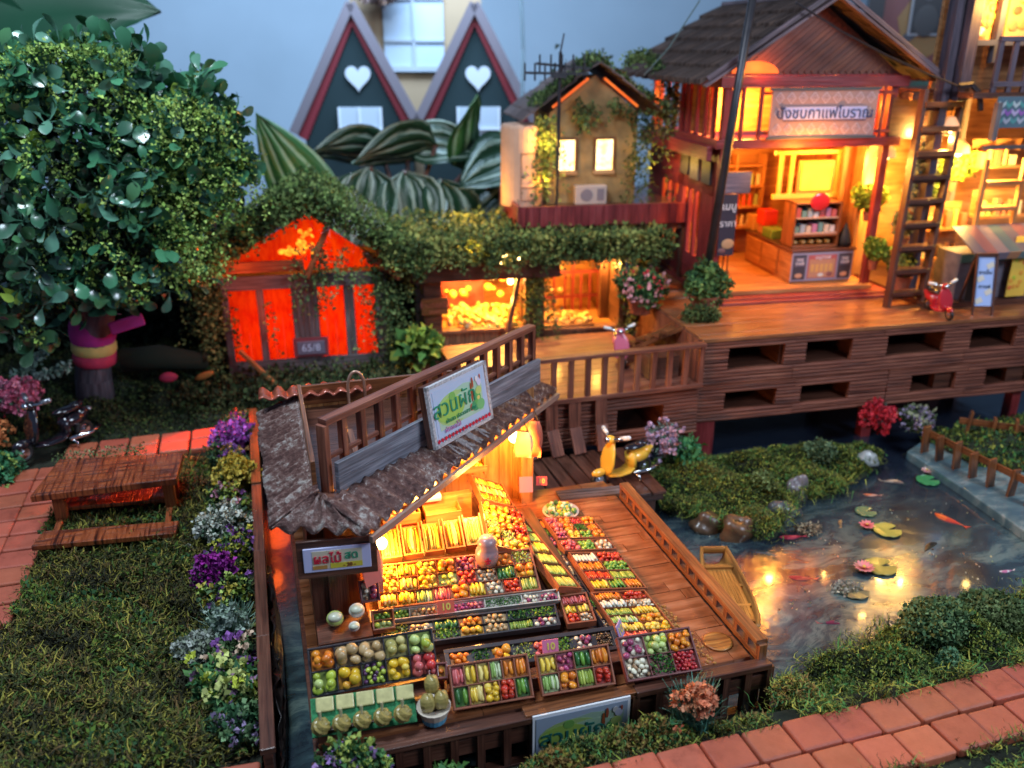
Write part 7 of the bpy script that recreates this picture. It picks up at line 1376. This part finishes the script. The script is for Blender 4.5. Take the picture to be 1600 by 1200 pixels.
shrub('grey green moss plume at the right of the islet', (5.45, 6.95, .30), .14, [(.06, .12, .05), (.10, .17, .08), (.14, .22, .10)], [(.14, .22, .10)], 20, .04, 2200, .05, grp='flowers of the islet')
shrub('pink and orange coral flowers behind the black scooter', (-2.55, 9.35, .92), .20, [(.05, .14, .08), (.1, .2, .12)], [(.95, .22, .36), (.95, .36, .50)], 190, .06, 900, grp='flowers at the left edge')
shrub('orange coral flowers at the left edge of the picture', (-2.80, 9.0, .66), .20, [(.04, .12, .05)], [(.85, .30, .10)], 110, .06, 500, grp='flowers at the left edge')
shrub('dark green frond bush under the black scooter at the left edge', (-2.62, 8.45, .50), .24, [(.02, .12, .05), (.04, .2, .08)], [(.3, .45, .1)], 24, .04, 1800, .07, grp='flowers at the left edge')
for (x, y, z, dx, dy, dz, lb) in [(-2.75, 10.0, .85, .8, .1, .65, 'upper frosted grey green sprig under the tree'), (-2.55, 9.65, .95, .8, .1, .2, 'lower frosted mint sprig behind the black scooter')]:
    P_ = np.array([[x+dx*q*.6+R.gauss(0, .02), y+dy*q*.6+R.gauss(0, .02), z+dz*q*.6+R.gauss(0, .02)] for q in NR.random(240)]); t = thing('frosted_sprig', lb, 'sprig', (x, y, z)); leaves('foliage', P_, .06, pal(P_, [(.22, .34, .26), (.36, .46, .40)], 5), M['flower'], t, .2, .5)

# ================================================================ tree with plastic leaves
tr = thing('tree', 'big rounded tree of glossy plastic leaves draped with light green moss', 'tree', (-1.9, 9.9, .38))
b = MB(); b.tube([(-1.95, 9.95, .38), (-1.92, 9.95, .85), (-1.80, 9.8, 1.4), (-1.5, 9.6, 2.1), (-1.2, 9.4, 3.0)], [.22, .19, .17, .13, .05], 14); b.tube([(-1.75, 9.75, 1.5), (-2.1, 9.5, 2.2), (-2.3, 9.3, 3.0)], [.1, .08, .03], 8); b.tube([(-1.5, 9.6, 2.1), (-.9, 9.4, 2.7), (-.4, 9.2, 3.3)], [.09, .06, .02], 8)
b.build('trunk', wood('lilac grey bark', (.04, .03, .04), (.11, .09, .11), (.2, .17, .2), .8, 0, 20, 1), tr, world=True, smooth=True)
def crown_pts(n, shell=.0):
    out = []
    blobs = [((-1.55, 9.3, 2.95), (1.0, .75, 1.2)), ((-2.2, 9.2, 2.6), (.8, .7, 1.05)), ((-.80, 9.35, 3.22), (.60, .5, .68)), ((-1.3, 9.2, 2.45), (.7, .5, .55)), ((-1.5, 9.4, 3.75), (.85, .6, .62)), ((-.42, 9.35, 3.35), (.34, .3, .60))]
    while len(out) < n:
        c, r = R.choice(blobs); d = Vector((R.gauss(0, 1), R.gauss(0, 1)-.35, R.gauss(0, 1)+.1)).normalized(); k = R.uniform(shell, 1)**.5
        out.append((Vector(c)+Vector((d.x*r[0], d.y*r[1], d.z*r[2]))*k, d))
    return out
V = []; F = []; CC = []
def spoon(base, d, L_, w, col):
    side = d.cross(Vector((R.gauss(0, 1), R.gauss(0, 1), R.gauss(0, 1)))).normalized(); nn = side.cross(d); i0 = len(V)
    prof = [(0, .06), (.25, .09), (.45, .45), (.65, .86), (.82, .95), (.94, .62), (1.0, .1)]
    for t, ww in prof:
        cur = nn*(.12*L_*math.sin(PI*t)-.10*L_*t*t)
        V.append(base+d*L_*t-side*w*ww*.5+cur+nn*.10*w*ww); V.append(base+d*L_*t+cur); V.append(base+d*L_*t+side*w*ww*.5+cur+nn*.10*w*ww)
    for k in range(len(prof)-1):
        a = i0+k*3; F.append((a, a+1, a+4, a+3)); F.append((a+1, a+2, a+5, a+4)); CC.extend([col, col])
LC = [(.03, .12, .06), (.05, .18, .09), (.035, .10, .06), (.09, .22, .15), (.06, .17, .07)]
for p, d in crown_pts(430, .60):
    if p.z < 1.9 and p.x > -2.1: continue
    k = R.randint(5, 9); ax = (d+Vector((R.gauss(0, .4), R.gauss(0, .4), R.gauss(0, .4)))).normalized(); base_c = R.choice(LC) if R.random() > .05 else (.22, .32, .04)
    x = ax.orthogonal().normalized(); y = ax.cross(x)
    for j in range(k):
        a = 2*PI*j/k+R.uniform(-.3, .3); el = R.uniform(.1, .9); dd = (x*math.cos(a)+y*math.sin(a)+ax*el).normalized(); g = R.uniform(.8, 1.25); L_ = R.uniform(.13, .30); spoon(p+ax*R.uniform(-.08, .08), dd, L_, L_*R.uniform(.42, .58), tuple(q*g for q in base_c))
for (x, y, z) in [(-1.02, 9.2, 4.30), (-.85, 9.2, 4.22), (-.35, 9.2, 4.0), (-2.15, 9.1, 4.0), (-.1, 9.2, 3.5), (-.62, 9.0, 2.1), (-.9, 9.0, 2.0), (-1.5, 8.9, 2.05), (-2.1, 8.9, 1.75), (-1.85, 8.9, 1.9), (-.7, 9.0, 2.2)]:
    for j in range(7): dd = Vector((R.gauss(0, 1), R.gauss(0, .7), R.gauss(0, 1)+(.6 if z > 3 else -.3))).normalized(); spoon(Vector((x, y, z)), dd, R.uniform(.2, .28), .11, R.choice(LC))
V = np.array([tuple(v) for v in V]); o = npmesh('leaf_cover', V, np.array(F), np.array(CC), M['leaf'], tr, smooth=True)
o.name = 'crown'
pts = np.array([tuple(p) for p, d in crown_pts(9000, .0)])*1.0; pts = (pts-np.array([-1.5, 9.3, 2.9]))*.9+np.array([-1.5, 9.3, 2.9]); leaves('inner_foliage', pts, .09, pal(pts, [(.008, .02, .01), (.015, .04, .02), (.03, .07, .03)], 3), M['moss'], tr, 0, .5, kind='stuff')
# light moss veils draped over the crown
P_ = []
for p, d in crown_pts(260, .9):
    if R.random() < .75 or p.z > 3.3:
        L_ = R.uniform(.25, .85); q = p.copy()+d*.06; vx = R.uniform(-.25, .25)
        for k in range(int(L_*90)): q = q+Vector((vx*.02+R.gauss(0, .008), R.gauss(0, .008), -L_/(L_*90))); P_.append((q.x+R.gauss(0, .022), q.y+R.gauss(0, .02), q.z+R.gauss(0, .012)))
for k in range(3600): a = R.random(); x = R.uniform(-2.2, -.95); P_.append((x+R.gauss(0, .03), 9.05+R.uniform(-.2, .4), 4.28-.22*(x+1.5)**2*1.3-R.random()**2*.5+R.gauss(0, .02)))
for k in range(2600): q = R.random(); P_.append((-.70+.16*R.gauss(0, 1)-.05*q+.10*math.sin(q*9), 8.85+R.gauss(0, .06), 3.85-q*1.75))
for k in range(900): q = R.random(); P_.append((-.30+.10*R.gauss(0, 1), 8.95+R.gauss(0, .06), 3.75-q*1.1))
P_ = np.array(P_); P_ = P_[(P_[:, 2] > 1.95) | (P_[:, 0] < -2.05)]; leaves('moss_veil', P_, .038, pal(P_, [(.08, .17, .03), (.17, .30, .05), (.28, .42, .08), (.36, .50, .12)], 4), M['moss'], tr, 0, .7, kind='stuff')
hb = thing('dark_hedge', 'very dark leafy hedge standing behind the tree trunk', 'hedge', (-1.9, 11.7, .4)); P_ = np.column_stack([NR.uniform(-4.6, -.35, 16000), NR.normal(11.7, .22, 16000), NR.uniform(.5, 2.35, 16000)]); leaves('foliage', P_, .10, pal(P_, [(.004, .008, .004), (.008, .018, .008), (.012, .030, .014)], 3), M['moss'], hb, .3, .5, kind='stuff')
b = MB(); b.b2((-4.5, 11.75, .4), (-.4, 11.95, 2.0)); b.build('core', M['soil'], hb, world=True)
# cloth ribbons tied round the trunk
def ribbon(c, r, z0, z1, col, label, rx=0):
    b = MB(); b.lathe((0, 0, 0), [(r*.96, 0), (r*1.06, (z1-z0)*.3), (r*1.05, (z1-z0)*.7), (r*.97, z1-z0)], 20); o = b.build('ribbon', plain('ribbon '+label[:8], col, .75, 0, 0, .12, 12), smooth=True); o.location = (c[0], c[1], z0); o.rotation_euler = (rx, .10, 0); tag(o, label, 'ribbon', 'ribbons tied round the trunk')
ribbon((-1.86, 9.9), .22, 1.02, 1.16, (.55, .04, .10), 'red cloth ribbon, lowest on the tree trunk'); ribbon((-1.85, 9.88), .22, 1.15, 1.29, (.66, .52, .16), 'yellow cloth ribbon round the tree trunk between red and magenta'); ribbon((-1.84, 9.86), .225, 1.28, 1.52, (.45, .03, .28), 'magenta cloth ribbon highest on the tree trunk')
b = MB(); b.box((.0, 0, 0), (.35, .04, .14), (.0, -.2, .2)); o = b.build('ribbon_tail', plain('magenta tail', (.42, .03, .26), .75), bevel=.02); o.location = (-1.42, 9.5, 1.55); tag(o, 'magenta ribbon tail sticking out right of the trunk', 'ribbon')
b = MB(); b.tube([(-1.6, 9.9, 1.02), (-1.2, 9.9, 1.02), (-.7, 9.95, .9)], [.13, .14, .09], 14); tag(b.build('cloth_roll', plain('near black green cloth', (.008, .018, .009), .9), smooth=True), 'dark green cloth roll lying under the tree beside the trunk', 'cloth')
b = MB(); b.ball((-1.12, 9.7, .84), (.10, .05, .06), 12, 8); tag(b.build('cloth_knot', plain('crimson knot', (.4, .03, .08), .8), smooth=True), 'crimson cloth knot under the dark green roll', 'cloth'); b = MB(); b.ball((-.74, 9.7, .82), (.11, .04, .04), 12, 8, rot=(0, -.3, 0)); tag(b.build('cloth_knot', plain('orange knot', (.4, .16, .03), .8), smooth=True), 'orange cloth end right of the crimson knot', 'cloth')
